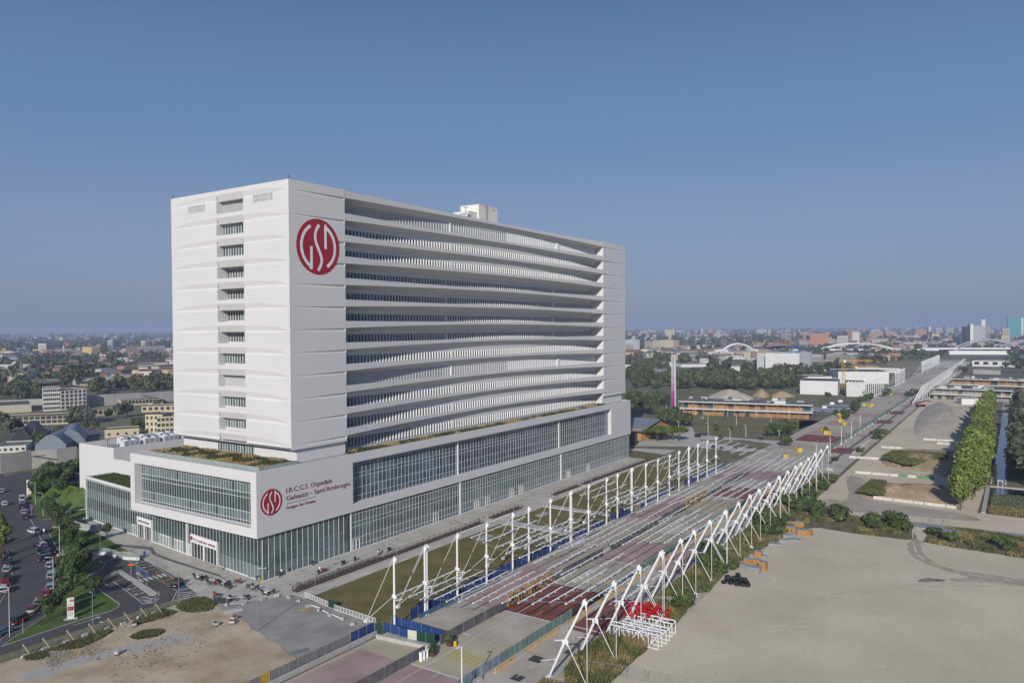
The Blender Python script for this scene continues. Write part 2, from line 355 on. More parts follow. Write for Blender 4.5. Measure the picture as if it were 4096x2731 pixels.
# short side: cladding rows, lens folds, slots
SIDE = [(TY, 19.0), (30.1, TW-.0)]
def uL(y): return (y-TY)/(TW-TY)
def hL(y): return 1.42*lens4(uL(y))
def dL(y): return .36*lens4(uL(y))
def strip(a, b, n, fn):
    mb = MB(); pr = [fn(a+(b-a)*i/n) for i in range(n+1)]
    for p, q in zip(pr, pr[1:]):
        for j in range(len(p)-1): mb.face([p[j], q[j], q[j+1], p[j+1]])
    return mb
GAP = .013
def flatrow(y0, y1, z0, z1, plane='x', v=TX):
    mb = MB()
    if plane == 'x': mb.box(v, y0, z0+GAP/2, v+.12, y1, z1-GAP/2)
    else: mb.box(y0, v, z0+GAP/2, y1, v+.12, z1-GAP/2)
    return mb
for k in range(12):
    top = 94.0 if k == 0 else T[k-1]; low = T[k] if k < 11 else None
    zl = top-2.45; nxt = (T[k]-2.45) if k < 11 else None
    zl2 = zl+.02
    # fold under the fascia of this floor, both flanks and over the slot
    for y0, y1 in SIDE:
        S(strip(y0, y1, 12, lambda y: [(TX, y, zl+hL(y)), (TX+dL(y), y, zl), (TX+.001, y, zl-.345)]), 'fold_panel', WHITE)
    S(strip(19.0, 30.1, 4, lambda y: [(TX, y, zl+hL(y)), (TX+.7, y, top-2.68), (TX+3.3, y, top-2.68)]), 'fold_panel', WHITE)
    # rows above the fold
    if k == 0:
        rows = [(93.0, 94.0)]
        zb = zl
    z = top; n = 0
    topz = top
    rws = []
    while z-1.02 > zl+1.5: rws.append((z-1.02, z)); z -= 1.02
    for y0, y1 in SIDE:
        for a, b in rws: S(flatrow(y0, y1, a, b), 'cladding_panel', WHITE)
        S(strip(y0, y1, 12, lambda y: [(TX, y, z-GAP/2), (TX, y, min(z-GAP/2, zl+hL(y)))]), 'cladding_panel', WHITE)
    S(strip(19.0, 30.1, 3, lambda y: [(TX+.3, y, top-.9),(TX+.3, y, top),(TX, y, top), (TX, y, zl+hL(y))]), 'slot_sill', WHITE)
    # flat rows between this fold and the next floor top
    if low is not None:
        z = zl-.34; a = []
        m_ = max(1, round((z-low)/1.04)); hh = (z-low)/m_
        for j in range(m_):
            for y0, y1 in SIDE: S(flatrow(y0, y1, z-(j+1)*hh, z-j*hh), 'cladding_panel', WHITE)
    # slot window
    sl0 = (T[k] if k < 11 else 28.8); sh = top-2.68
    if k < 11:
        xw = TX+(3.2 if 3 <= k <= 6 else 2.0)
        wl = MB(); wl.box(xw+.1,19.0,sl0-.9,xw+.3,30.1,sl0+.35 if k not in (0,8) else sl0); wl.box(TX+.3,19.0,sl0-.95,xw+.1,30.1,sl0-.9); wl.box(xw+.1,19.0,sh-.45,xw+.3,30.1,sh+.3)
        wl.box(TX+.12,19.0,sl0-.9,TX+3.39,19.03,sh+.3); wl.box(TX+.12,30.06,sl0-.9,TX+3.39,30.09,sh+.3)
        S(wl, 'slot_wall', WHITE)
        if k in (0, 8):
            lv = MB()
            for j in range(15): lv.bar((xw+.1,19.05,sl0+.05+j*.19),(xw+.1,30.05,sl0+.05+j*.19),.1,.05)
            S(lv, 'louvre_panel', WHITE2)
            bb = MB().box(xw+.25,19.0,sl0,xw+.3,30.1,sh); S(bb, 'wall', PLAST)
        else:
            for j in range(10):
                y = 19.2+j*1.09
                S(MB().box(xw+.12,y,sl0+.35,xw+.18,y+1.09,sh-.45), 'window', GLASSM if wr.random() < .6 else GLASSL)
                S(MB().box(xw-.1,y,sl0+.35,xw+.2,y+.13,sh-.45), 'fin', WHITE2)
# grilles on the top floor of the short side
for y0, z0 in ((34.9,89.2),(7.5,89.5)):
    gm = MB(); gm.box(TX-.03,y0,z0,TX+.05,y0+7.6,z0+.1); gm.box(TX-.03,y0,z0+2,TX+.05,y0+7.6,z0+2.1)
    for j in range(8): gm.box(TX-.03,y0+j*1.07,z0,TX+.04,y0+j*1.07+.1,z0+2.1)
    gm.box(TX-.03,y0,z0+1,TX+.04,y0+7.6,z0+1.08)
    q = S(gm, 'vent_grille', WHITE2)
    q2 = S(MB().box(TX-.02,y0,z0+.05,TX+.03,y0+7.6,z0+2.05), 'vent_grille', M('grille_grey', (.40,.41,.42), .6))
# long side flanks
for (x0, x1) in ((TX, 28.3), (176.05, TL)):
    def v_(x): return (x-TX)/(28.3-TX) if x1 < 100 else (TL-x)/(TL-176.05)
    for k in range(12):
        top = 94.0 if k == 0 else T[k-1]; low = T[k] if k < 11 else ZB-.2
        zl = (top-2.3) if k == 0 else top-2.25
        S(strip(x0, x1, 10, lambda x: [(x, TY, zl+.42*v_(x)), (x, TY+.5*v_(x), zl), (x, TY+.001, zl-.355)]), 'fold_panel', WHITE)
        S(MB().box(x0,TY,zl+.46,x1,TY+.12,top), 'cladding_panel', WHITE) if 0 else None
        zz = top
        for j in range(2): S(flatrow(x0, x1, zl+.44+j*(top-zl-.44)/2, zl+.44+(j+1)*(top-zl-.44)/2, 'y', TY), 'cladding_panel', WHITE)
        S(strip(x0, x1, 10, lambda x: [(x, TY, zl+.44), (x, TY, min(zl+.44, zl+.42*v_(x)))]), 'cladding_panel', WHITE)
        m_ = max(1, round((zl-.35-low)/1.04)); hh = (zl-.35-low)/m_
        for j in range(m_):
            if k == 11 and j > 0: break
            S(flatrow(x0, x1, zl-.35-(j+1)*hh, zl-.35-j*hh, 'y', TY), 'cladding_panel', WHITE)
# corner trims and parapet caps
t_ = MB(); t_.box(TX-.02,TY-.02,ZB,TX+.06,TY+.06,94.05); t_.box(TX-.02,TW-.06,ZB,TX+.8,TW+.02,94.05); t_.box(TL-.06,TY-.02,ZB,TL+.02,TY+.8,94.05)
t_.box(28.3,TY+.01,ZB,28.37,TY+.8,92); t_.box(175.98,TY+.01,ZB,176.05,TY+.8,92)
t_.box(TX+.02,TY+.02,94.0,28.3,TY+.5,94.06); t_.box(176.0,TY+.02,94.0,TL-.02,TY+.5,94.06); t_.box(TX+.02,TY+.5,94.0,TX+.5,TW,94.06)
t_.box(28.37,TY+.7,25.4,28.3,8.2,92.5); t_.box(176.0,TY+.7,25.4,176.04,8.2,92.5)
S(t_, 'corner_trim', WHITE)
# underside of the overhang
u_ = MB(); u_.face([(TX,TY,ZB),(TX,TW,ZB),(28.3,TW,ZB),(28.3,TY,ZB)][::-1]); u_.face([(176.05,TY,ZB),(176.05,TW,ZB),(TL,TW,ZB),(TL,TY,ZB)][::-1])
S(u_, 'soffit', WHITE)
# ground floor of the tower on the short side
for j in range(14):
    y = 18.5+j*1.08
    S(MB().box(TX+2.1,y,25.9,TX+2.18,y+1.08,28.2), 'window', GLASSL if j % 3 else GLASSM); S(MB().box(TX+1.9,y,25.7,TX+2.2,y+.11,28.3), 'fin', WHITE2)
S(MB().box(TX+1.2,17.6,28.25,TX+2.2,20.6,28.55).box(TX+1.2,31,28.25,TX+2.2,34.6,28.55), 'canopy', WHITE)
# plant room and roof clutter
pr_ = thing('rooftop_plant_room', 'cream plant room box with ladder standing on the hospital roof', 'plant room', (96.2,12,93.7))
CREAM = M('cream_render', (.74,.72,.64), .8, .03, .5)
obj('wall', MB().box(5.3,0,0,16.6,8,7.2).box(0,.6,0,5.3,7,4.3), CREAM, pr_)
obj('roof', MB().box(5.2,-.1,7.2,16.7,8.1,7.4).box(-.1,.5,4.3,5.2,7.1,4.45), WHITE2, pr_)
lad = MB()
for dx in (0, .5): lad.bar((9.2+dx,-.35,.5),(9.2+dx,-.35,8.3),.07)
for j in range(22): lad.bar((9.2,-.35,.7+j*.34),(9.7,-.35,.7+j*.34),.05)
for j in range(6): lad.path([(9.45+.45*cos(a),-.45-.45*abs(sin(a)),2+j*1.1) for a in (0,.8,1.6,2.4,3.14)], .03, 4)
obj('ladder', lad, STEEL, pr_); obj('vent', MB().box(14.1,-.03,5.9,14.7,.02,6.4), DARK, pr_)
an = MB(); 
for dx, h in ((6,2.4),(10,3),(15.5,2.2)): an.tube((dx,3,7.3),(dx,3,7.3+h),.04)
obj('aerial', an, STEEL, pr_)
bm_ = thing('building_maintenance_unit', 'white crane arm of facade maintenance machine on the hospital roof', 'roof crane', (90,11,93.7))
obj('arm', MB().bar((-1,0,2.2),(6,0,3.3),.5).tube((2,0,0),(2,0,5),.25).bar((1.2,0,5),(3.6,0,5.1),.3).bar((2.6,0,3),(3,0,5),.2), WHITE2, bm_)
obj('base', MB().box(.5,-1,0,4,1,1.2), WHITE2, bm_)
for nm, (x, y) in {'left': (TX+.2,TW-.6), 'near': (TX+.2,TY+.2)}.items():
    l_ = thing('warning_light', f'small obstruction light on the {"nearest" if nm=="near" else "far left"} roof corner of the hospital tower', 'lamp', (x,y,94.0), 0)
    obj('post', MB().tube((0,0,0),(0,0,.6),.06), DKSTEEL, l_); obj('lamp', MB().tube((0,0,.6),(0,0,.95),.16), DKSTEEL, l_)

# ---------------------------------------------------------------- logo discs and lettering
def emblem(parent, cx, cz, r, y, th=.06):
    obj('emblem_disc', MB().lathe([(0.01,0),(r,0),(r,th),(.01,th)], 48), RED, parent, (cx, y, cz)).rotation_euler = (pi/2, 0, 0)
    w = r*.115; mb = MB(); yy = y-th-.012
    def stroke(pts):
        for i in range(len(pts)-1):
            a, b = Vector(pts[i]), Vector(pts[i+1]); d = (b-a).normalized(); nrm = Vector((-d.y, d.x))
            e = d*(w*.12)
            q = [a-e+nrm*w/2, b+e+nrm*w/2, b+e-nrm*w/2, a-e-nrm*w/2]
            mb.face([(cx+p.x*r, yy-.001*i, cz+p.y*r) for p in [Vector((v.x/r, v.y/r)) for v in q]])
    def P_(l): return [(x*r, z*r) for x, z in l]
    arcL = [(-.78*cos(a)*1.0, .80*sin(a)) for a in [radians(t) for t in range(62, -62, -6)]]
    arcL = [(-.37+(-.43)*1 if False else x, z) for x, z in arcL]
    stroke(P_([(x*1.0, z) for x, z in arcL]+[(-.33,-.80),(-.33,-.02)]))
    sS = [(.03,.78),(-.06,.66),(-.13,.52),(-.155,.36),(-.13,.2),(-.07,.05),(.02,-.12),(.10,-.28),(.145,-.44),(.13,-.58),(.06,-.72),(-.02,-.84)]
    sS = [(x+.0, z) for x, z in sS]
    stroke(P_(sS))
    arcR = [(.78*cos(a), .80*sin(a)) for a in [radians(t) for t in range(-58, 64, 6)]]
    stroke(P_(arcR+[(.33,.80),(.33,-.04)]))
    obj('emblem_mark', mb, M('emblem_white', (.78,.78,.80), .5), parent)
emblem(hosp, 19.3, 78.5, 7.0, TY-.01, .05)
emblem(hosp, 2.3, 17.95, 3.05, PY0-.01, .05)
def text(body, parent, loc, rot, size, mt, name='lettering', align='LEFT', ex=.02, sx=1.0, bold=0):
    cu = bpy.data.curves.new(name, 'FONT'); cu.body = body; cu.size = size; cu.extrude = ex; cu.align_x = align; cu.resolution_u = 3; cu.offset = bold
    cu.materials.append(mt); o = bpy.data.objects.new(name, cu); COL.objects.link(o)
    dg = bpy.context.evaluated_depsgraph_get(); me = bpy.data.meshes.new_from_object(o.evaluated_get(dg)); bpy.data.objects.remove(o)
    q = link(name, me, parent, loc); q.rotation_euler = rot; q.scale = (sx, 1, 1)
    if not me.materials: me.materials.append(mt)
    return q
DRED = M('letter_red', (.20,.018,.03), .5)
def fit_text(body, parent, x0, x1, z, size, y=None, mt=DRED, nm='lettering'):
    q = text(body, parent, (x0, PY0-.05, z), (pi/2,0,0), size, mt, nm); w = q.dimensions.x or max(v.co.x for v in q.data.vertices)
    q.scale = ((x1-x0)/max(v.co.x for v in q.data.vertices), 1, 1); return q
fit_text('I.R.C.C.S. Ospedale', hosp, 6.42, 20.9, 19.28, 1.62)
fit_text("Galeazzi - Sant'Ambrogio", hosp, 6.46, 27.1, 17.45, 1.62)
fit_text('Gruppo San Donato', hosp, 6.44, 15.5, 15.42, 1.05)
obj('lettering', MB().box(6.46,PY0-.05,16.68,15.48,PY0-.01,16.76), DRED, hosp)

# ---------------------------------------------------------------- podium
GY, GX = .85, .25
c = MB()
c.box(GX+.45,GY+.4,PZ0+.05,PX1-.2,PY1,PZ1-.35)
c.box(PX0+.14,PY0+.14,PZ0+.02,28.0,GY+.4,12.3); 
S(c, 'wall', WHITE)
fr = MB()   # linings of both openings
fr.box(PX0+.14,PY0+.14,12.3,GX+.45,1.5,25.0); fr.box(PX0+.14,49.5,PZ0+.02,GX+.45,PY1-.02,25.0)
fr.box(PX0+.14,1.5,PZ0+.02,GX+.45,49.5,12.38); fr.box(PX0+.14,1.5,22.9,GX+.45,49.5,25.0)
fr.box(GX+.45,PY0+.14,12.3,28.15,GY+.4,25.0); fr.box(178.45,PY0+.14,PZ0+.02,PX1-.14,GY+.4,25.0)
fr.box(28.0,PY0+.14,PZ0+.02,178.45,GY+.4,12.42); fr.box(28.15,PY0+.14,23.0,178.45,GY+.4,25.0)
S(fr, 'wall', WHITE)
nr = 14; hh = (PZ1-PZ0)/nr
for j in range(nr):
    a, b = PZ0+j*hh+GAP/2, PZ0+(j+1)*hh-GAP/2; mid = (a+b)/2
    # left face
    segs = [(PY0+.12, PY1)] if (mid < 12.3 or mid > 22.9) else [(PY0+.12, 1.5), (49.5, PY1)]
    for s0, s1 in segs:
        aa = max(a, 12.4) if (mid > 12.3 and a < 12.4) else a
        S(MB().box(PX0, s0, aa, PX0+.12, s1, b), 'cladding_panel', WHITE)
    segs = [(PX0, PX1)] if (mid < 12.3 or mid > 23.0) else [(PX0, 28.15), (178.45, PX1)]
    for s0, s1 in segs: S(MB().box(s0, PY0, a, s1, PY0+.12, b), 'cladding_panel', WHITE)
S(MB().box(PX0-.03,PY0-.03,PZ1-.02,PX0+.6,PY1,PZ1+.05).box(PX0+.6,PY0-.03,PZ1-.02,PX1+.02,PY0+.6,PZ1+.05).box(PX1-.2,PY0,PZ0,PX1,PY1,PZ1-.02).box(PX0+.02,PY1-.15,PZ0,PX1,PY1,PZ1-.02), 'parapet', WHITE)
S(MB().box(PX0+.2,PY0+.2,PZ0,PX1-.2,PY1-.15,PZ0+.02), 'soffit', PLAST)
S(MB().box(PX0+.6,PY0+.6,24.9,TX+2.2,PY1-.2,25.1).box(TX+2.2,PY0+.6,24.9,PX1-.3,TY+.75,25.1).box(28.3,TY+.75,24.9,176,5.3,25.1), 'roof', CONC)
# glazing of the short side opening
rowsL = [(12.45,13.25,GLASSM),(13.3,15.35,GLASSL),(15.4,18.65,GLASSM),(18.7,19.8,GLASSM),(19.85,22.0,GLASSL),(22.05,22.85,GLASSM)]
pw = 1.075; n = int((49.5-1.5)/pw)
pm = {}
for (a, b, mt) in rowsL: pm[(a, mt.name)] = MB().box(0,0,-.03,.06,pw,b-a+.03).mesh('glass_pane', mt)
pmd = MB().box(0,0,-.03,.06,pw,2.13).mesh('glass_pane', M('open_glass', (.06,.055,.045), .1, spec=.8))
for j in range(n+1):
    y = 1.5+j*pw
    if y+pw > 49.6: break
    for (a, b, mt) in rowsL:
        me = pm[(a, mt.name)]
        if mt is GLASSL and wr.random() < .1: me = pmd
        link('glass_pane', me, hosp, (GX, y, a+.02))
mu = MB()
for j in range(n+2):
    y = 1.5+j*pw
    if y < 49.55: link('mullion', MB().box(GX-.06,y-.028,12.4,GX+.08,y+.028,22.9).mesh('mullion', WHITE2) if j == 0 else bpy.data.meshes['mullion'], hosp, (0, j*pw if j else 0, 0))
for z in (12.45,13.27,15.38,18.67,19.82,22.02,22.85): S(MB().box(GX-.07,1.5,z-.05,GX+.07,49.5,z+.035), 'transom', WHITE2)
# glazing of the long side opening
rowsR = [12.45,13.9,16.1,18.9,19.95,22.15,23.0]; pw2 = 1.545
n = int((178.4-28.2)/pw2)
stf = MB(); mul2 = MB()
me_r = [MB().box(0,0,-.03,pw2,.06,rowsR[q+1]-rowsR[q]-.03).mesh('glass_pane', GLASSC) for q in range(6)]
for j in range(n):
    x = 28.2+j*pw2
    for q in range(6):
        if j < 26: link('glass_pane', me_r[q], hosp, (x, GY, rowsR[q]+.03))
        else: stf.box(x, GY, rowsR[q], x+pw2, GY+.06, rowsR[q+1])
S(stf, 'glass_pane', GLASSC, 'stuff')
me_mu = MB().box(-.026,GY-.06,12.4,.026,GY+.1,23.0).mesh('mullion', WHITE2)
for j in range(n+1): link('mullion', me_mu, hosp, (28.2+j*pw2, 0, 0))
for z in rowsR[1:-1]: S(MB().box(28.15,GY-.09,z-.045,178.4,GY+.09,z+.03), 'transom', WHITE2)
for x in (74.1, 136.5): S(MB().box(x-.3,GY-.3,12.4,x+.3,GY+.1,23.0), 'pillar', WHITE2)
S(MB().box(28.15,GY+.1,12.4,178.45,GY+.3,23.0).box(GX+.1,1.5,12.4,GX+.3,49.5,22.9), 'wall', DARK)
# ground floor glazing, long side
me_g1 = MB().box(.05,0,.2,1.63,.06,3.1).mesh('glass_pane', GLASSL)
xs = [.1+1.677*i for i in range(17)]
gp = []
for i, x in enumerate(xs[:-1]):
    for (a, b, mt) in ((.2,3.1,GLASSG if wr.random() < .45 else MATS['blind_glass']),(3.2,6.2,GLASSG),(6.28,9.48,GLASSG),(9.56,10.34,GLASSG)):
        S(MB().box(x,0,a,x+1.677,.06,b), 'glass_pane', mt)
    S(MB().box(x-.035,-.08,.15,x+.035,.05,10.34), 'mullion', WHITE2)
S(MB().box(27.6,-.12,.1,28.0,.1,10.34), 'pillar', WHITE2)
rz = [.15,1.2,3.15,6.25,7.4,9.45,10.34]; pw3 = 1.32; n = int((197.9-28.1)/pw3); stf = MB(); cnt = 0
me_q = [MB().box(0,0,-.04,pw3,.06,rz[q+1]-rz[q]-.04).mesh('glass_pane', GLASSG) for q in range(6)]
for j in range(n):
    x = 28.1+j*pw3
    for q in range(6):
        if j < 12: link('glass_pane', me_q[q], hosp, (x, 0, rz[q]+.04))
        else: stf.box(x, 0, rz[q], x+pw3, .06, rz[q+1])
S(stf, 'glass_pane', GLASSG, 'stuff')
me_mu = MB().box(-.024,-.05,.15,.024,.05,10.34).mesh('mullion', WHITE2)
for j in range(n+1): link('mullion', me_mu, hosp, (28.1+j*pw3, 0, 0))
for z in rz[1:-1]: S(MB().box(28.1,-.08,z-.035,197.9,.04,z+.035), 'transom', WHITE2)
for x in (74.1, 136.5): S(MB().box(x-.3,-.3,.1,x+.3,.05,10.34), 'pillar', WHITE2)
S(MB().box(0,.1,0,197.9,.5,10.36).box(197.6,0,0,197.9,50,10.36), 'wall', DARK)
S(MB().box(-.05,-.14,.02,197.9,.0,.16), 'sill', WHITE2)
for i, x in enumerate((28.4, 61.0, 81.5, 87.6, 101.5, 107.6, 141.0, 157.5)):
    d = MB(); d.box(x,-.16,.16,x+.12,-.02,2.75); d.box(x+2.35,-.16,.16,x+2.47,-.02,2.75); d.box(x,-.16,2.65,x+2.47,-.02,2.8); d.box(x+1.17,-.16,.16,x+1.3,-.02,2.65); d.box(x,-.16,3.1,x+2.47,-.02,3.2)
    q = S(d, 'door', WHITE2)
# ground floor glazing, short side: runs at a slight angle to the block above
GE = Vector((8.81, 95.61)); GLn = GE.length; GD = GE/GLn; GN = Vector((-GD.y, GD.x))   # outward
lang = atan2(GD.y, GD.x)
gl = link('glass_wing', None, hosp, (0,0,0), lang)      # local x runs along the wall, local +y points outwards
def GS(mb, name, m, kind=None):
    o = obj(name, mb, m, gl)
    if kind: o['kind'] = kind
    return o
HL = 12.7; ps = 1.5; n = int(GLn/ps); split = 51.0
doors = [(18.9,31.6),(52.8,61.2)]; 
lows = [(36.5,40.5),(43.0,49.0),(63.0,65.0)]
rl = [(.2,3.3),(3.4,6.4),(6.48,9.45),(9.53,10.3)]
glm = {}
for j in range(n):
    x = .25+j*ps
    rows_ = rl if x < split else [(.2,3.3),(3.4,6.4),(6.48,9.45),(9.53,12.4)]
    for qi, (a, b) in enumerate(rows_):
        if qi < 2 and any(s < x+.75 < e for s, e in doors): continue
        key = (qi, b, wr.random() < .4 if qi else 1)
        if x > split: mt = (GLASSM, MATS['blind_glass'])[qi in (0, 2)]
        else: mt = GLASSM if qi else MATS['blind_glass']
        key = (qi, b, mt.name)
        if key not in glm: glm[key] = MB().box(0,-.06,0,ps,0,b-a).mesh('glass_pane', mt)
        link('glass_pane', glm[key], gl, (x, 0, a))
    hh_ = 10.3 if x < split else 12.4
    kk = ('m', hh_)
    if kk not in glm: glm[kk] = MB().box(-.026,-.03,.1,.026,.07,hh_).mesh('mullion', WHITE2)
    link('mullion', glm[kk], gl, (x, 0, 0))
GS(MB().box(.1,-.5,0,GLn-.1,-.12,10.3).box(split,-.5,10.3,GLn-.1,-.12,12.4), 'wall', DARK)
GS(MB().box(-.1,-.1,.02,GLn,.14,.2), 'sill', WHITE2)
GS(MB().box(33.7,-.05,0,34.1,.3,10.3), 'pillar', WHITE2)
GS(MB().box(GLn-.35,-.3,0,GLn,.16,12.9), 'corner_post', WHITE2)
GS(MB().box(48,-.35,12.4,GLn,.18,12.95), 'parapet', WHITE2)
for di, (s, e) in enumerate(doors):
    f = MB(); f.box(s,0,3.9,e,.5,5.9); f.box(s,-.05,.1,s+.3,.45,3.9); f.box(e-.3,-.05,.1,e,.45,3.9); f.box((s+e)/2-.3,-.05,.1,(s+e)/2+.3,.45,3.9)
    nn = 8 if di == 0 else 6
    for t in range(1, nn): xx = s+(e-s)*t/nn; f.box(xx-.05,.3,.1,xx+.05,.42,3.9)
    GS(f, 'entrance', WHITE2); GS(MB().box(s+.3,.1,.1,e-.3,.2,3.9), 'entrance_glass', M('entrance_dark_glass', (.025,.028,.03), .08, spec=.8))
for s, e in lows+[(32.2,33.4)]:
    f = MB(); nn = max(2, round((e-s)/.85))
    for t in range(nn+1): xx = s+(e-s)*t/nn; f.box(xx-.08,.02,.15,xx+.08,.12,2.9)
    f.box(s,.02,2.8,e,.12,3.0); GS(f, 'entrance', WHITE2)
# entrance lettering (local x runs from near corner to far end, seen from outside it reads towards the corner)
q = text('I.R.C.C.S. Ospedale Galeazzi - Sant\'Ambrogio', gl, (30.0,.52,4.45), (pi/2,0,pi), 1.0, DRED); q.scale = (10.4/max(v.co.x for v in q.data.vertices),1,1)
q = text("UNIVERSITÀ DEGLI STUDI DI MILANO", gl, (60.4,.52,4.6), (pi/2,0,pi), .8, DKSTEEL); q.scale = (6.6/max(v.co.x for v in q.data.vertices),1,1)
GS(MB().tube((30.9,.5,4.9),(30.9,.56,4.9),.55,.55,16), 'emblem_disc', RED)
# low glazed wing roof with grass, white volumes behind
S(MB().prism([(PX0+.2,PY1),(4.4,PY1),(8.5,95.4),(17.4,94.9),(17.4,PY1)], 12.0, 12.5), 'roof', CONC)
GREENROOF = M('green_roof', (.05,.075,.02), .95, col2=(.10,.105,.035), sc=.5, sc2=3, var=.25, bump=.8, bsc=4)
S(MB().prism([(5.3,PY1),(9.0,94.6),(16.9,94.0),(17.0,PY1)], 12.5, 12.72), 'roof_planting', GREENROOF)
S(MB().prism([(8.6,95.3),(8.7,95.75),(17.5,95.2),(17.5,94.7)], 0, 12.95), 'wall', WHITE)
nr = 19
for j in range(nr):
    a = j*20.4/nr; S(MB().box(17.4,95.6,a+GAP/2,17.52,116.8,a+20.4/nr-GAP/2), 'cladding_panel', WHITE)
    if a < 17: S(MB().box(17.45,60,a+GAP/2,17.57,95.6,min(17,a+20.4/nr)-GAP/2), 'cladding_panel', WHITE)
    S(MB().box(17.52,95.48,a+GAP/2,150,95.6,a+20.4/nr-GAP/2), 'cladding_panel', WHITE)
b_ = MB(); b_.box(17.52,95.6,0,18.1,116.8,20.4); b_.box(18.1,116.3,0,150,116.8,20.4); b_.box(18.1,95.6,0,150,96.1,20.4); b_.box(18.1,96.1,0,150,116.3,18.6)
b_.box(17.57,PY1,0,150,95.48,15.8); b_.box(17.57,PY1,15.8,18,95.48,17.0)
S(b_, 'wall', WHITE); S(MB().box(18.1,96.1,18.6,150,116.3,18.7).box(18,PY1,15.8,150,95.4,15.9), 'roof', M('roof_grey', (.33,.33,.33), .9, .1, .5))
hpu = MB()
# green roof planting on podium
plant_cols = [leafmat('roof_grass_green', (.045,.06,.018), (.09,.09,.035), .35, 0, 1), leafmat('roof_grass_straw', (.26,.19,.085), (.36,.28,.14), .3, 0, 1), leafmat('roof_shrub_grey', (.10,.11,.075), (.15,.15,.11), .3, 0, 1)]
def tufts(area_fn, n, mt, hmin, hmax, w=.18, z=25.1, seed=1, lean=.25, poly=None):
    rr = random.Random(seed); mb = MB(); c_ = 0
    for _ in range(n*4):
        if c_ >= n: break
        p = area_fn(rr)
        if p is None: continue
        c_ += 1; x, y = p[0], p[1]; zz = p[2] if len(p) > 2 else z
        h = rr.uniform(hmin, hmax); a = rr.uniform(0, pi); lx, ly = rr.gauss(0, lean)*h, rr.gauss(0, lean)*h; ww = w*rr.uniform(.6, 1.4)
        dx, dy = cos(a)*ww, sin(a)*ww
        mb.face([(x-dx,y-dy,zz),(x+dx,y+dy,zz),(x+dx*.5+lx,y+dy*.5+ly,zz+h),(x-dx*.5+lx,y-dy*.5+ly,zz+h*.9)])
    o = obj('roof_planting', mb, mt); return o
def patch(rr, x0, x1, y0, y1, f, thr, side):
    x = rr.uniform(x0, x1); y = rr.uniform(y0, y1)
    v = sin(x*f+1.3)+sin(y*f*1.4+.6+x*.12)+.6*sin(x*f*2.1-y*f)
    return (x, y) if (v > thr) == side else None
S(MB().box(1.5,2.4,25.1,TX+1.6,PY1-3,25.3), 'roof_planting', GREENROOF)
for fn, n_, mt, h0, h1, sd in ((lambda r: patch(r,1.6,TX+1.5,2.5,48,.5,.2,True),9000,plant_cols[1],.35,.95,1),(lambda r: patch(r,1.6,TX+1.5,2.5,48,.5,.2,False),9000,plant_cols[0],.3,.75,2)):
    o = tufts(fn, n_, mt, h0, h1, .16, 25.3, sd); o.parent = hosp; o['kind'] = 'stuff'
for fn, n_, mt, h0, h1, sd in ((lambda r: patch(r,29,176,PY0+.9,3.9,.42,.6,True),5000,plant_cols[1],.4,.9,3),(lambda r: patch(r,29,176,PY0+.9,3.9,.42,.6,False),9000,plant_cols[0],.3,.8,4),(lambda r: patch(r,29,176,PY0+.9,3.5,.33,1.2,True),5000,plant_cols[2],.3,.8,5)):
    o = tufts(fn, n_, mt, h0, h1, .2, 25.1, sd); o.parent = hosp; o['kind'] = 'stuff'
o = tufts(lambda r: (lambda x, y: (x, y) if x > 5.6+(y-52)*.08 else None)(r.uniform(5.5,16.8), r.uniform(52,94)), 9000, leafmat('sedum_green', (.05,.08,.02), (.09,.10,.035), .3, 0, 1), .15, .35, .15, 12.72, 6); o.parent = hosp; o['kind'] = 'stuff'
# glass balustrade at podium roof edge
S(MB().box(1.0,2.0,25.1,1.04,PY1-2.6,26.0).box(1.0,1.96,25.1,TX+2,2.0,26.0), 'balustrade', M('rail_glass', (.30,.35,.33), .1, spec=.7))
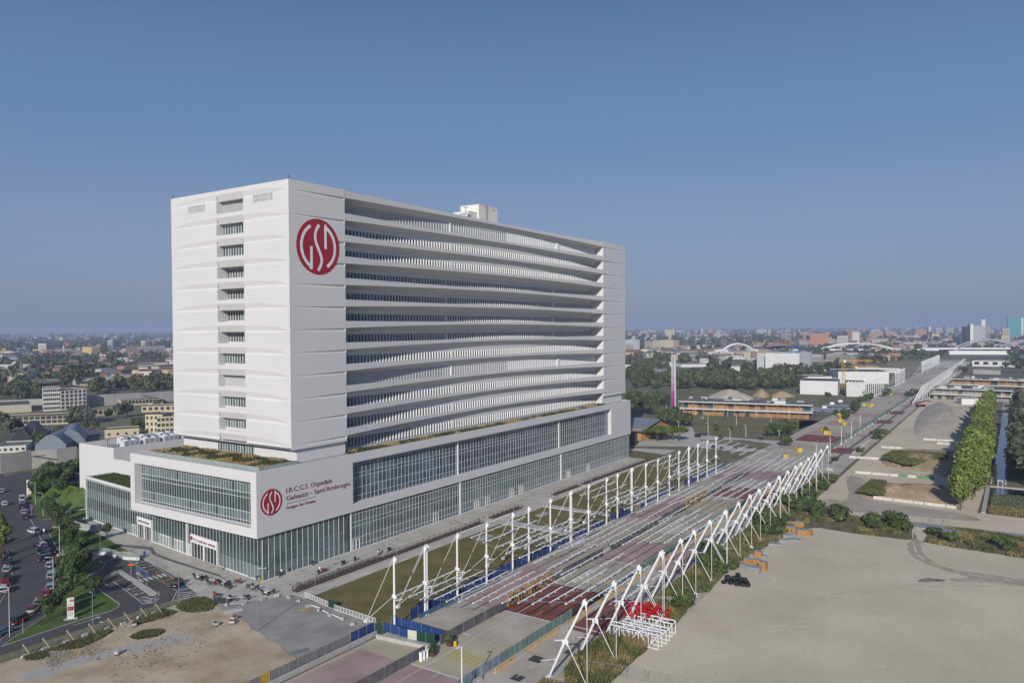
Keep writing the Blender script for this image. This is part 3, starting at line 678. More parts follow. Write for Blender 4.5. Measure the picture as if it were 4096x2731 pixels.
# ---------------------------------------------------------------- vegetation
def blob_pts(rr, n, rx, ry, rz, cz, lobes=7, top=.3):
    cs = []
    for i in range(lobes):
        a = rr.uniform(0, 2*pi); e = rr.uniform(-.5, 1); q = rr.uniform(.25, .62)
        cs.append((rx*q*cos(a), ry*q*sin(a), cz+rz*.55*e, rr.uniform(.38, .62)))
    cs.append((0, 0, cz, .68))
    pts = []
    for _ in range(n):
        c = rr.choice(cs); v = Vector((rr.gauss(0,1), rr.gauss(0,1), rr.gauss(0,1))).normalized(); k = rr.uniform(.72, 1.06)
        pts.append((Vector((c[0]+v.x*rx*c[3]*k, c[1]+v.y*ry*c[3]*k, c[2]+v.z*rz*c[3]*k)), v))
    return pts, cs
def crown_mesh(name, mt, seed, n=700, rx=2.2, ry=2.2, rz=2.0, cz=3.6, leaf=.3, lobes=7, core=True):
    rr = random.Random(seed); pts, cs = blob_pts(rr, n, rx, ry, rz, cz, lobes); mb = MB()
    for p, v in pts:
        w = (v+Vector((rr.gauss(0,.6), rr.gauss(0,.6), rr.gauss(0,.6)+.25))).normalized()
        a = w.cross(Vector((rr.gauss(0,1), rr.gauss(0,1), rr.gauss(0,1)))).normalized(); b = w.cross(a); s = leaf*rr.uniform(.55, 1.35)
        mb.face([p-a*s-b*s*.5, p+a*s*.4-b*s*.7, p+a*s+b*s*.4, p-a*s*.3+b*s*.8])
    if core:
        for c in cs:
            k = len(mb.v); r = c[3]*.72
            for j, (zz, q) in enumerate(((-1,.01),(-.55,.8),(.2,.95),(.75,.6),(1,.01))):
                for t in range(6): mb.v.append((c[0]+rx*r*q*cos(t*pi/3+j), c[1]+ry*r*q*sin(t*pi/3+j), c[2]+rz*r*zz))
            for j in range(4):
                for t in range(6): t2 = (t+1) % 6; mb.f.append((k+j*6+t, k+j*6+t2, k+(j+1)*6+t2, k+(j+1)*6+t))
    return mb.mesh(name, mt)
def trunk_mesh(seed, h=3.2, r=.13, spread=1.1):
    rr = random.Random(seed); mb = MB(); mb.tube((0,0,-.1), (rr.uniform(-.1,.1),rr.uniform(-.1,.1),h*.55), r, r*.75, 7)
    for i in range(5):
        a = i*1.26+rr.random(); mb.tube((0,0,h*rr.uniform(.35,.55)), (cos(a)*spread,sin(a)*spread,h*rr.uniform(.9,1.25)), r*.5, r*.2, 5)
    mb.tube((0,0,h*.5), (0,0,h*1.2), r*.7, r*.3, 6); return mb.mesh('trunk', BARK)
BARK = M('bark', (.10,.08,.06), .9, .25, 3)
LF = leafmat('leaf_mid_green', (.050,.080,.022), (.085,.115,.040)); LF2 = leafmat('leaf_dark', (.058,.072,.030), (.10,.115,.052)); LF3 = leafmat('leaf_bright', (.085,.125,.022), (.12,.155,.035))
LFG = leafmat('leaf_grey_willow', (.085,.10,.06), (.13,.145,.095)); LFY = leafmat('leaf_poplar', (.13,.18,.03), (.19,.24,.06)); LFW = leafmat('weed_leaf', (.045,.052,.016), (.10,.085,.035), .4)
TREES = {}
def tree_proto(kind, mt, var=3, **kw):
    TREES[kind] = []
    for v in range(var):
        TREES[kind].append((crown_mesh('crown', mt, hash(kind) % 1000+v*7+1 if False else sum(map(ord, kind))+v*7, **kw), trunk_mesh(v+3, kw.get('cz',3.6)*.8, kw.get('rx',2.2)*.055+.03, kw.get('rx',2.2)*.45)))
tree_proto('young', LF, 4, n=1000, rx=1.9, ry=1.9, rz=2.1, cz=3.5, leaf=.21, lobes=9)
tree_proto('bright', LF3, 2, n=260, rx=1.0, ry=1.0, rz=1.4, cz=2.9, leaf=.16, lobes=5)
tree_proto('umbrella', LF3, 2, n=1500, rx=5.2, ry=5.2, rz=1.1, cz=5.2, leaf=.4, lobes=12)
tree_proto('broad', LF2, 4, n=620, rx=4.6, ry=4.6, rz=4.2, cz=6.0, leaf=.75, lobes=9)
tree_proto('broadmid', LF, 3, n=620, rx=4.4, ry=4.4, rz=4.0, cz=5.8, leaf=.72, lobes=9)
tree_proto('willow', LFG, 3, n=800, rx=5.0, ry=5.0, rz=5.0, cz=6.5, leaf=.6, lobes=9)
tree_proto('poplar', LFY, 4, n=2200, rx=4.1, ry=4.1, rz=6.4, cz=8.6, leaf=.5, lobes=12)
tree_proto('far', LF2, 3, n=130, rx=5.2, ry=5.2, rz=4.4, cz=5.2, leaf=1.5, lobes=5)
tree_proto('farmid', LF, 3, n=130, rx=5.2, ry=5.2, rz=4.2, cz=5.0, leaf=1.5, lobes=5)
tree_proto('bush', LF, 3, n=420, rx=2.4, ry=2.4, rz=1.4, cz=1.3, leaf=.28, lobes=8)
tr = random.Random(11)
def tree(kind, x, y, s=1.0, label='', group=None, z=0, name=None, cat='tree', sz=None):
    cm, tm = tr.choice(TREES[kind]); sz = sz or s*tr.uniform(.92, 1.1)
    r = thing(name or ('shrub' if kind == 'bush' else 'tree'), label, cat, (x, y, z), tr.uniform(0, 6.28), group); r.scale = (s, s, sz)
    link('crown', cm, r)
    if kind != 'bush' : link('trunk', tm, r)
    return r
def scatter_tufts(name, polyfn, n, mt, h0, h1, w=.12, seed=1, zf=None, lean=.25):
    rr = random.Random(seed); mb = MB()
    for _ in range(n):
        p = polyfn(rr)
        if p is None: continue
        x, y = p; z = zf(x, y) if zf else .03
        h = rr.uniform(h0, h1); a = rr.uniform(0, pi); lx, ly = rr.gauss(0, lean)*h, rr.gauss(0, lean)*h; ww = w*rr.uniform(.6, 1.5)
        dx, dy = cos(a)*ww, sin(a)*ww
        mb.face([(x-dx,y-dy,z),(x+dx,y+dy,z),(x+dx*.4+lx,y+dy*.4+ly,z+h),(x-dx*.4+lx,y-dy*.4+ly,z+h*.92)])
    o = obj(name, mb, mt); o['kind'] = 'stuff'; return o
def inpoly(x, y, P_):
    c = False; n = len(P_); j = n-1
    for i in range(n):
        if (P_[i][1] > y) != (P_[j][1] > y) and x < (P_[j][0]-P_[i][0])*(y-P_[i][1])/(P_[j][1]-P_[i][1])+P_[i][0]: c = not c
        j = i
    return c
def polysampler(P_, thr=None, f=.3, side=True):
    x0, x1 = min(p[0] for p in P_), max(p[0] for p in P_); y0, y1 = min(p[1] for p in P_), max(p[1] for p in P_)
    def fn(rr):
        x, y = rr.uniform(x0, x1), rr.uniform(y0, y1)
        if not inpoly(x, y, P_): return None
        if thr is not None:
            v = sin(x*f)+sin(y*f*1.3+x*.1)+.7*sin(x*f*2.3-y*f*1.7)
            if (v > thr) != side: return None
        return (x, y)
    return fn

# ---------------------------------------------------------------- canopy masts
lam = MB(); lam.bar((0,0,0),(1.3,.1,.12),.22,.12).bar((0,0,0),(1.0,-.75,.1),.22,.12)
LX = [g(*kC(150,230),14.3).x, 4.7, 15.3, 26.0, 36.6, 43.7, 54.0, 64.4, 74.7, 85.8, 93.0, 102.8, 113.8, 123.5, 133.7, 142.4, 151.8, 161.5, 171.6, 182.0]
RX = [-4.9, 5.7, 16.0, 26.3, 36.7, 44.4, 54.5, 65.1, 75.6, 85.4, 93.6, 103.4, 113.8, 124.3, 133.7, 140.7, 151.4, 161.4, 171.1, 181.5]
DBL_L = {1, 7, 11, 16}; DBL_R = {3, 7, 12, 17}
MT = 14.3
def left_mast(dbl):
    r = thing('canopy_mast', 'x', 'mast', (0,0,0))
    for dx in ((0, .62) if dbl else (0,)):
        obj('column', MB().tube((dx,0,0),(dx,0,13.4),.23,.21,10).tube((dx,0,0),(dx,0,.25),.42,.42,10), WHITE2, r)
        obj('head', MB().tube((dx,0,13.3),(dx,-.1,14.35),.27,.1,8).bar((dx,-.1,13.2),(dx,-.55,13.95),.16,.5), WHITE2, r)
        obj('stay', MB().tube((dx,.2,13.9),(dx*.2+.05,7.5,.35),.055,.055,6), WHITE2, r)
        obj('stay', MB().tube((dx,.15,6.6),(dx*.2-.05,7.5,.35),.05,.05,6), WHITE2, r)
        obj('joint', MB().tube((dx,-.3,6.2),(dx,.3,6.9),.34,.3,8).bar((dx,-.6,6.5),(dx,.5,6.5),.3,.6), WHITE2, r)
    obj('anchor', MB().box(-.35,7.1,0,.45,7.9,.5), WHITE2, r)
    obj('floodlight', lam.mesh('floodlight', WHITE2), WHITE2, r, (.3,-.2,5.7))
    obj('bracket', MB().tube((0,0,3.1),(-1.1,-1.0,2.8),.05), WHITE2, r)
    return r
def right_mast(dbl):
    r = thing('canopy_mast', 'x', 'mast', (0,0,0))
    for dx in ((0, .7) if dbl else (0,)):
        obj('column', MB().tube((dx,0,0),(dx,-3.05,6.6),.18,.26,10).tube((dx,-3.05,6.6),(dx,-6.6,13.6),.26,.18,10), WHITE2, r)
        obj('head', MB().tube((dx,-6.5,13.4),(dx,-6.9,14.4),.3,.12,8).bar((dx,-6.4,13.9),(dx,-7.25,13.6),.14,.7), WHITE2, r)
        obj('tie_rod', MB().tube((dx,-7.15,.4),(dx,-7.15,12.4),.055,.055,6).tube((dx,-7.15,12.4),(dx,-6.9,13.6),.07,.22,6), WHITE2, r)
        obj('strut', MB().tube((dx,-3.2,6.6),(dx,-3.7,6.0),.26,.09,6).tube((dx,-3.7,6.0),(dx,-7.1,.4),.065,.06,6), WHITE2, r)
        obj('joint', MB().tube((dx-.35,-3.05,6.6),(dx+.35,-3.05,6.6),.36,.36,8).bar((dx,-2.6,6.6),(dx,-3.7,6.7),.2,.7), WHITE2, r)
    obj('anchor', MB().prism([(-.5,-7.6),(.6,-7.6),(.6,-6.7),(-.5,-6.7)],0,.3).prism([(-.12,-7.5),(.12,-7.5),(.12,-6.8),(-.12,-6.8)],.3,.8), WHITE2, r)
    obj('base_plate', MB().prism([(-.4,-.45),(.4,-.45),(.4,.45),(-.4,.45)],0,.25), WHITE2, r)
    obj('floodlight', MB().bar((0,0,0),(-1.5,.9,.25),.3,.16).bar((0,0,0),(1.4,-.4,.25),.3,.16).mesh('floodlight', WHITE2), WHITE2, r, (0,-2.9,6.9))
    obj('bracket', MB().tube((0,-1.6,3.4),(-2.3,.2,3.6),.05), WHITE2, r)
    return r
for side, XS, base_y, maker, DB, gname in (('left', LX, -44.8, left_mast, DBL_L, 'upright masts along the hospital side of the boulevard'), ('right', RX, -79.7, right_mast, DBL_R, 'leaning masts along the gravel side of the boulevard')):
    protos = {}
    for i, x in enumerate(XS):
        d = i in DB
        word = ('double ' if d else '')
        lab = f"{word}white upright canopy mast, {nth(i)} from the near end beside the blue hoarding" if side == 'left' else f"{word}white leaning mast beside the gravel, {nth(i)} from the near end"
        if d not in protos: o = protos[d] = maker(d); o.location = (x, base_y, 0)
        else: o = dup(protos[d], (x, base_y, 0))
        o['label'] = lab; o['group'] = gname
# ---------------------------------------------------------------- suspended tubes between the masts
mods = [(0,2,'L'),(2,4,'H'),(4,7,'L'),(7,9,'H'),(9,12,'L'),(12,14,'H'),(14,17,'L'),(17,19,'H')]
def zc(kind, t):
    if kind == 'L': return 6.7+7.0*t-2.4*t*(1-t)*(1.2-t)*1.2
    return 14.2-7.4*t+1.5*t*(1-t)
cr = random.Random(21)
for mi, (a, b, kd) in enumerate(mods):
    cb = thing('tube_canopy', f"{'rising' if kd=='L' else 'falling'} set of white tubes hung across the boulevard, {nth(mi)} set from the near end", 'canopy', (LX[a],-62,0), 0, 'white tube canopies over the boulevard')
    y0 = -44.9; y1 = -86.2 if kd == 'L' else -82.5; nt_ = 14 if kd == 'L' else 13
    off = Vector((LX[a], -62, 0))
    for q in range(nt_):
        t = q/(nt_-1); y = y0+(y1-y0)*t; z = zc(kd, t)-.15
        for s in range(a, b):
            xa = LX[s]*(1-t)+RX[s]*t; xb = LX[s+1]*(1-t)+RX[s+1]*t
            st = cr.uniform(-.5, .5)*(0 if q in (0, nt_-1) else 1)
            dz = cr.uniform(-.12, .12)
            p0 = Vector((xa+.25+st, y, z+dz))-off; p1 = Vector((xb+.5+st if s == b-1 else xb-.05+st, y+cr.uniform(-.1,.1), z+dz*.5))-off
            tb = MB().tube(p0, p1, .12, .12, 8); tb.tube(p0-Vector((.06,0,0)), p0+Vector((.1,0,0)), .155, .155, 8)
            for k in range(1, 4): c = p0.lerp(p1, k/4); tb.box(c.x-.07,c.y-.16,c.z-.3,c.x+.07,c.y,c.z-.12)
            obj('tube', tb, WHITE2, cb)
    ca = MB()
    for s in range(a, b+1):
        for dz in (0, .35):
            pts = [Vector((LX[s]*(1-q/12)+RX[s]*(q/12), y0+(y1-y0)*q/12, zc(kd, q/12)+dz*(1-abs(q/6-1))))-off for q in range(13)]
            ca.path(pts, .022, 4)
        if s < b:
            for (u, v) in ((0,.35),(.35,.7),(.7,1)):
                ca.tube(Vector((LX[s],y0+(y1-y0)*u,zc(kd,u)))-off, Vector((LX[s+1],y0+(y1-y0)*v,zc(kd,v)))-off, .018, .018, 4)
    obj('cable', ca, STEEL, cb)['kind'] = 'stuff'
# further mast rows along the boulevard towards the bridge
for (x0, x1, n, side, nm) in ((520,612,10,'L','far row of white upright masts beside the white pavilion'),(690,760,8,'L','second far row of white upright masts beyond the white pavilion'),(930,1180,14,'L','third far row of white upright masts before the arch bridge'),(515,760,16,'R','far row of white leaning masts beside the big gravel heap'),(745,1060,16,'R','second far row of white leaning masts before the arch bridge')):
    cbx = thing('far_canopy', nm, 'canopy', (x0,-62,0))
    for i in range(n):
        x = x0+(x1-x0)*i/(n-1); dx = x-x0
        if side == 'L': obj('mast', MB().tube((dx,14,0),(dx,14,13.8),.3,.25,6).tube((dx,14,13.8),(dx,21,0),.08).bar((dx,13.6,13),(dx,14.6,14.2),.35,1), WHITE2, cbx)
        else: obj('mast', MB().tube((dx,-18,0),(dx,-21,6.6),.3).tube((dx,-21,6.6),(dx,-24.8,14.2),.28).tube((dx,-25,0),(dx,-25,14.2),.12).tube((dx,-25,0),(dx,-21,6.6),.12), WHITE2, cbx)
    w = MB(); yy = 14 if side == 'L' else -24.9
    for zz in ((6.5, 13.9) if side == 'L' else (13.9,)): w.tube((0,yy,zz),(x1-x0,yy,zz),.14)
    if side == 'R' or x0 > 900:     # stretched mesh screen between the masts
        k = MB(); m1 = 40
        for i in range(m1): k.bar(((x1-x0)*i/m1,yy,1.5),((x1-x0)*(i+.8)/m1,yy,13.8),.22,.1) if side == 'L' else k.bar(((x1-x0)*i/m1,-24.9,14),((x1-x0)*(i+.5)/m1,-19.5,3),.7,.12)
        obj('screen_strip', k, WHITE2, cbx)['kind'] = 'stuff'
    obj('rail', w, WHITE2, cbx)
    w = MB(); rr = random.Random(int(x0))
    if side == 'L' or x0 > 700:
        for i in range(int((x1-x0)/7)):
            for q in range(9): yq = 13-q*3.7+rr.uniform(-.5,.5); z = 7+rr.uniform(0,3); xx = i*7+rr.uniform(-1,1); w.tube((xx,yq,z),(xx+6,yq+rr.uniform(-.8,.8),z+rr.uniform(-.6,.6)),.13,.13,4)
        obj('tube', w, WHITE2, cbx)['kind'] = 'stuff'

# ---------------------------------------------------------------- fences, screens, barriers
BLUE = M('blue_hoarding', (.020,.055,.19), .55, .1, 2, rnd=.12); BLUEN = M('blue_netting', (.06,.14,.24), .8, .1, 2); TAN = M('tan_board', (.42,.30,.20), .8, .1, 2)
GREENP = M('dark_green_panel', (.01,.05,.03), .6, .1, 2); GREYP = M('grey_sheet_panel', (.20,.205,.20), .6, .1, 2, rnd=.08); MESHG = M('grey_mesh_screen', (.13,.13,.135), .7, .25, .6, rnd=.1)
def panel_fence(nm, label, pts, h, pw_, mt, z0=0, thick=.05, group=None, post=True, alt=None, pname='panel', postm=STEEL, corr=False):
    t = thing(nm, label, 'fence', (pts[0][0], pts[0][1], 0), 0, group); O_ = Vector((pts[0][0], pts[0][1], 0)); rr = random.Random(len(label)); k = 0
    for p, q in zip(pts, pts[1:]):
        p = Vector((*p[:2], 0)); q = Vector((*q[:2], 0)); L_ = (q-p).length; n = max(1, round(L_/pw_)); d = (q-p)/n
        for i in range(n):
            a = p+d*i-O_; b = a+d*.975; mm = (alt(k) if alt else None) or mt; k += 1
            if mm == 'gap': continue
            hh = h+rr.uniform(-.03,.03)
            mb = MB(); tilt = rr.uniform(-.03,.03); nrm = Vector((-d.y, d.x, 0)).normalized()
            if corr:
                m_ = 8
                for j in range(m_):
                    s0 = a.lerp(b, j/m_); s1 = a.lerp(b, (j+1)/m_); e0 = nrm*(.03 if j % 2 else 0); e1 = nrm*(0 if j % 2 else .03)
                    mb.face([s0+e0+Vector((0,0,z0)), s1+e1+Vector((0,0,z0)), s1+e1+Vector((0,0,z0+hh)), s0+e0+Vector((0,0,z0+hh))])
            else: mb.bar(a+Vector((0,0,z0+hh/2)), b+Vector((0,0,z0+hh/2))+nrm*tilt, thick, hh)
            obj(pname, mb, mm, t)
            if post: obj('post', MB().bar(a+Vector((0,0,0)), a+Vector((0,0,z0+hh+.06)), .07), postm, t)
    return t
def dsp(k): return None
panel_fence('hoarding', 'long blue sheet metal hoarding running under the upright masts', [(1.0,-44.0),(196,-43.7)], 2.2, 2.4, BLUE, corr=True, alt=lambda k: TAN if k in (44,45,60,61) else ('gap' if k in (35,36,58) else None))
panel_fence('hoarding', 'blue hoarding closing the near end of the fenced strip', [(-3.6,-43.4),(-3.6,-56.0)], 2.3, 2.4, BLUE, corr=True)
panel_fence('hoarding', 'blue hoarding standing on a low concrete wall by the first mast', [(-7.1,-44.4),(-7.0,-50.4)], 1.7, 2.0, BLUE, z0=.75, corr=True)
panel_fence('hoarding', 'cream and dark green hoarding panels beside the grey screen', [(-6.95,-50.5),(-5.9,-56.2)], 2.2, 1.9, GREENP, z0=.1, corr=True, alt=lambda k: M('cream_sheet', (.55,.56,.5), .6) if k == 0 else None)
panel_fence('hoarding', 'blue stretch of hoarding left of the green gate', [(-14.1,-43.0),(-7.9,-43.0)], 1.7, 2.1, BLUE, z0=.75, corr=True)
panel_fence('gate', 'dark green sheet gate between two blue hoardings', [(-7.85,-43.05),(-7.1,-44.3)], 2.2, 1.4, GREENP, corr=True)
panel_fence('hoarding', 'grey sheet hoarding on concrete wall at the bottom of the picture', [(-44,-43.2),(-14.2,-43.0)], 1.55, 2.05, GREYP, z0=.75, corr=True, alt=lambda k: M('yellow_sheet', (.5,.33,.03), .6) if k == 5 else None)
panel_fence('hoarding', 'torn blue netting screen in front of the long blue hoarding', [(2.5,-45.1),(14.8,-45.2)], 1.0, 2.0, BLUEN, thick=.06)
panel_fence('hoarding', 'pale blue netting screen further along the long hoarding', [(17,-45.1),(38,-45.2)], 1.1, 2.0, BLUEN, thick=.06, alt=lambda k: 'gap' if k in (4,5,9) else None)
wl = tag(obj('low_wall', MB().box(-44,-43.75,0,-7.9,-43.25,.8), CONC), 'low concrete wall under the grey and blue hoardings', 'wall')
wl = tag(obj('low_wall', MB().prism([(-9.2,-44.6),(-8.6,-44.6),(-7.3,-50.3),(-6.6,-56.3),(-7.5,-56.3),(-8.4,-51)],0,.75), CONC), 'low concrete wall below the blue hoarding at the first mast', 'wall')
tag(obj('parapet_wall', MB().box(16,-45.5,0,120,-45.2,.55), CONC), 'low concrete kerb wall under the upright masts', 'wall')
def mesh_screen(x0, x1, label, y=-56.6): return panel_fence('mesh_screen', label, [(x0,y),(x1,y)], 1.95, 3.4, MESHG, thick=.04, pname='mesh_panel')
mesh_screen(-48,-9.7,'grey mesh screen fence at the bottom edge of the boulevard',-57.1)
mesh_screen(-4.9,60.5,'grey mesh screen fence dividing the boulevard beside the red paving')
mesh_screen(64.5,117,'middle stretch of grey mesh screen dividing the boulevard')
mesh_screen(117,186.5,'far stretch of grey mesh screen dividing the boulevard')
def banner(x0, x1, h, label):
    t = thing('banner', label, 'banner', (x0,-56.72,0)); rr = random.Random(4)
    obj('cloth', MB().box(0,0,.05,x1-x0,.03,h), M('banner_ochre', (.55,.36,.08), .8, .25, .7), t)
    cols = [M('banner_maroon', (.13,.02,.02), .8), M('banner_white', (.6,.55,.45), .8), M('banner_yellow', (.55,.42,.12), .8), M('banner_grey', (.35,.37,.38), .8)]
    mbs = [MB() for _ in cols]; L_ = x1-x0
    for i in range(90):
        x = rr.uniform(0, L_-.8); z = rr.uniform(.1, h-.5); w = rr.uniform(.15, .7); hh = rr.uniform(.2, .9); s = rr.uniform(-.4,.4); k = rr.randrange(4)
        mbs[k].face([(x,-.012-.0004*i,z),(x+w,-.012-.0004*i,z+s*.2),(min(L_,x+w+s),-.012-.0004*i,min(h-.04,z+hh)),(max(0,x+s),-.012-.0004*i,min(h-.04,z+hh*.8))])
    for mb, mt in zip(mbs, cols): obj('print_shape', mb, mt, t)
    for body, xa, xb in (('MIND', .04, .38), ('MILANO', .50, .98)):
        q = text(body, t, (L_*xa,-.07,.35), (pi/2,0,0), h*1.05, cols[0], 'lettering', ex=.005, bold=.03); q.scale = (L_*(xb-xa)/max(v.co.x for v in q.data.vertices), 1, 1)
banner(16.6, 35.6, 2.8, 'ochre and maroon graffiti style banner reading MIND MILANO beside the red paving')
banner(118, 137, 2.9, 'farther graffiti style banner reading MIND MILANO on the dividing screen')
GLF = M('pale_green_mesh', (.21,.30,.27), .7, .1, 2, rnd=.1); BLF = M('pale_blue_poster', (.24,.28,.36), .7, .25, 1.5, rnd=.15)
def galt(k): return BLF if (k < 8 or 34 <= k <= 40 or 62 <= k < 67 or 90 <= k < 95) else (M('dark_poster', (.10,.06,.05), .7, .4, 2) if 23 <= k <= 30 else None)
panel_fence('site_fence', 'green mesh site fence with dark posts along the carriageway', [(-18,-70.0),(30,-70.2),(200,-70.8)], 1.75, 1.66, GLF, thick=.03, pname='mesh_panel', postm=M('dark_green_post', (.01,.035,.025), .6), alt=galt)
panel_fence('site_fence', 'far green mesh fence along the distant boulevard', [(222,-71.5),(560,-73)], 2.0, 9, GLF, thick=.03, pname='mesh_panel', postm=DKSTEEL)
JT = M('tan_barrier', (.52,.37,.21), .85, .12, 1.5); JG = M('grey_barrier', (.42,.41,.38), .85, .12, 1.5)
def jersey_mesh(mt, L_=3.0): 
    mb = MB(); pr = [(-.32,0),(.32,0),(.3,.18),(.12,.42),(.1,.9),(-.1,.9),(-.12,.42),(-.3,.18)]; n = len(pr)
    mb.v += [(0,y,z) for y, z in pr]+[(L_,y,z) for y, z in pr]; mb.f += [tuple(range(n))[::-1], tuple(range(n,2*n))]+[(i,(i+1)%n,n+(i+1)%n,n+i) for i in range(n)]
    return mb.mesh('concrete_barrier', mt)
jt, jg = jersey_mesh(JT), jersey_mesh(JG); x = -24; i = 0
while x < 196:
    tan = (i % 9) not in (3, 7); y = -71.5 if x > -10 else -70.9
    if not (i in (4, 21, 35)):
        o = link('concrete_barrier', jt if tan else jg, None, (x, y, 0), R.uniform(-.02,.02)); tag(o, f"{'tan painted' if tan else 'bare grey'} concrete barrier beside the green fence, {nth(i)} from the near end", 'barrier', 'concrete barriers along the green fence')
        if tan and i % 3 == 0: obj('sticker', MB().tube((1.5,-.13,.6),(1.5,-.16,.6),.2,.2,10), GREYP, o)
    x += 3.06; i += 1
JW = M('pale_barrier', (.55,.54,.50), .85, .1, 1.5, rnd=.08); jw = jersey_mesh(JW, 2.9); i = 0
JGR = jersey_mesh(M('green_barrier', (.11,.26,.12), .85, .1, 1.5), 2.9)
for (pa, pb, grn) in ((kN(585,370), kN(1610,450), (5, 7, 8)), (kN(775,635), kN(1755,755), ()), (kN(520,210), kN(875,230), ()), (kJ(560,1480), kJ(745,1330), ()), (kN(1300,25), kN(1700,45), ()), (kN(860,105), kN(1090,120), ()), (kN(1440,65), kN(1600,75), ()), (kN(290,335), kN(410,360), ())):
    a = g(*pa); b = g(*pb); L_ = (b-a).length; n = max(1, int(L_/3.05)); d = (b-a).normalized(); an_ = atan2(d.y, d.x)
    for k in range(n):
        p = a+d*(k*3.05); o = link('concrete_barrier', JGR if k in grn else jw, None, (p.x+R.uniform(-.1,.1), p.y+R.uniform(-.1,.1), .03), an_+R.uniform(-.04,.04))
        tag(o, f"{'green' if k in grn else 'pale'} concrete block barrier around the earth mounds, {nth(i)} of the yard's barriers", 'barrier', 'pale barriers around the earth mounds'); i += 1
i = 0
for (x, y) in [(230+i*13, -72.2-i*.12) for i in range(26)]:
    o = link('concrete_barrier', jw, None, (x, y, .03), R.uniform(-.05,.05)); tag(o, f'pale concrete barrier at the foot of the far boulevard fence, {nth(i)} of that row', 'barrier', 'barriers of the far boulevard'); i += 1
# low concrete walls of the planted strip
tag(obj('planter_wall', MB().box(-7.5,-81.4,0,-7.1,-80.3,.9).box(-7.5,-84.8,.0,-7.1,-81.4,.9).box(-7.5,-80.6,0,-1,-80.3,.25), CONC), 'low concrete wall at the edge of the tall grass', 'wall')
# road markings
mk = MB()
def dash(x0, x1, y, w=.12): mk.face([(x0,y-w/2,.048),(x1,y-w/2,.048),(x1,y+w/2,.048),(x0,y+w/2,.048)])
dash(-60, 190, -59.85, .16); dash(-60, 190, -68.6, .14)
x = -60
while x < 190: dash(x, x+2.3, -63.6); x += 5.5
x = -40
while x < 190: dash(x, x+1.2, -75.3); x += 4.0
for x, a, b in ((-13.6,-56.5,-70.2),(1.6,-56.5,-58.5),(15.5,-56.5,-70.2),(35.5,-56.5,-70.2),(56.9,-56.5,-70.2),(87.9,-56.5,-70.2),(141,-56.5,-70.2),(160,-56.5,-70.2),(16,-72.3,-79),(118,-56.5,-70)): mk.face([(x-.22,a,.0465),(x+.22,a,.0465),(x+.22,b,.0465),(x-.22,b,.0465)])
for k in range(5): mk.face([(30+k*.0,-73.2-k*1.1,.047),(38,-73.2-k*1.1,.047),(38,-73.7-k*1.1,.047),(30,-73.7-k*1.1,.047)])
x = 225
while x < 900: dash(x, x+4, -60, .25); dash(x+3, x+9, -66, .25); x += 11
struct('road_markings', mk, MARK)
mk2 = MB()
for k in range(7): y = -60.3-k*1.03; mk2.face([(-8.6,y,.05),(-4.6,y,.05),(-4.6,y-.42,.05),(-8.6,y-.42,.05)])
for k in range(9): y = -52-k*1.6; mk2.face([(236,y,.05),(241,y,.05),(241,y-.6,.05),(236,y-.6,.05)]); mk2.face([(262,y,.05),(266,y,.05),(266,y-.6,.05),(262,y-.6,.05)])
struct('road_markings', mk2, M('hump_yellow', (.50,.42,.07), .8, .1, 2))
for (x0,x1,y0,y1) in ((-1.5,.9,-73.2,-75.6),(4.4,6.2,-77.0,-77.8),(-9,-7,-74.5,-76.5)): struct('road', MB().sheet([(x0,y0),(x1,y0),(x1,y1),(x0,y1)], .046), M('dark_grate', (.06,.06,.062), .8))
# planters, pay machines, lamp post, yellow bin on the boulevard
for (px, py), lb in ((kC(790,1170), 'rusty steel planter with a leafy bush beside the yellow drum'), (kC(600,1275), 'rusty steel planter with a bush beside the white machines')):
    p = g(px, py); t = thing('planter', lb, 'planter', (p.x, p.y, .03)); obj('box', MB().box(-.65,-.65,0,.65,.65,.75), RUST, t); link('plant', TREES['bush'][1][0], t, (0,0,.55)).scale = (.36,.36,.5)
p = g(*kC(838,1175)); tag(obj('drum', MB().lathe([(.28,0),(.3,.5),(.26,.75),(.05,.85)], 12), M('yellow_plastic', (.62,.44,.02), .5), None, (p.x,p.y,.03)), 'yellow plastic drum next to the planter', 'drum')
for k, (px, py) in enumerate((kC(482,1335), kC(512,1320), kC(545,1300))):
    p = g(px, py); t = thing('turnstile_cabinet', f"{('leftmost','middle','rightmost')[k]} of the three white service cabinets by the grey screen", 'cabinet', (p.x,p.y,.03), .4); obj('case', MB().box(-.3,-.25,0,.3,.25,1.35), WHITE2, t); obj('cap', MB().box(-.36,-.31,1.35,.36,.31,1.5), WHITE2, t); obj('panel', MB().box(-.2,-.26,.8,.2,-.25,1.2), DKSTEEL, t)
def lamp_post(x, y, h, label, r=.09, arm=1.0, ang=0, mt=WHITE2, group='lamp posts', dbl=False):
    t = thing('street_lamp', label, 'street lamp', (x,y,0), ang, group)
    obj('pole', MB().tube((0,0,0),(0,0,h),r,r*.7,8), mt, t)
    a = MB().tube((0,0,h-.08),(arm,0,h),.04); l_ = MB().bar((arm*.6,0,h+.02),(arm+.45,0,h+.05),.3,.1)
    if dbl: a.tube((0,0,h-.08),(-arm,0,h),.04); l_.bar((-arm*.6,0,h+.02),(-arm-.45,0,h+.05),.3,.1)
    obj('arm', a, mt, t); obj('lamp_head', l_, mt, t); return t
lamp_post(-19.66,-72.92,8.8,'white street lamp standing at the bottom edge beside the green fence', .13, .6, pi*.9, group=None)
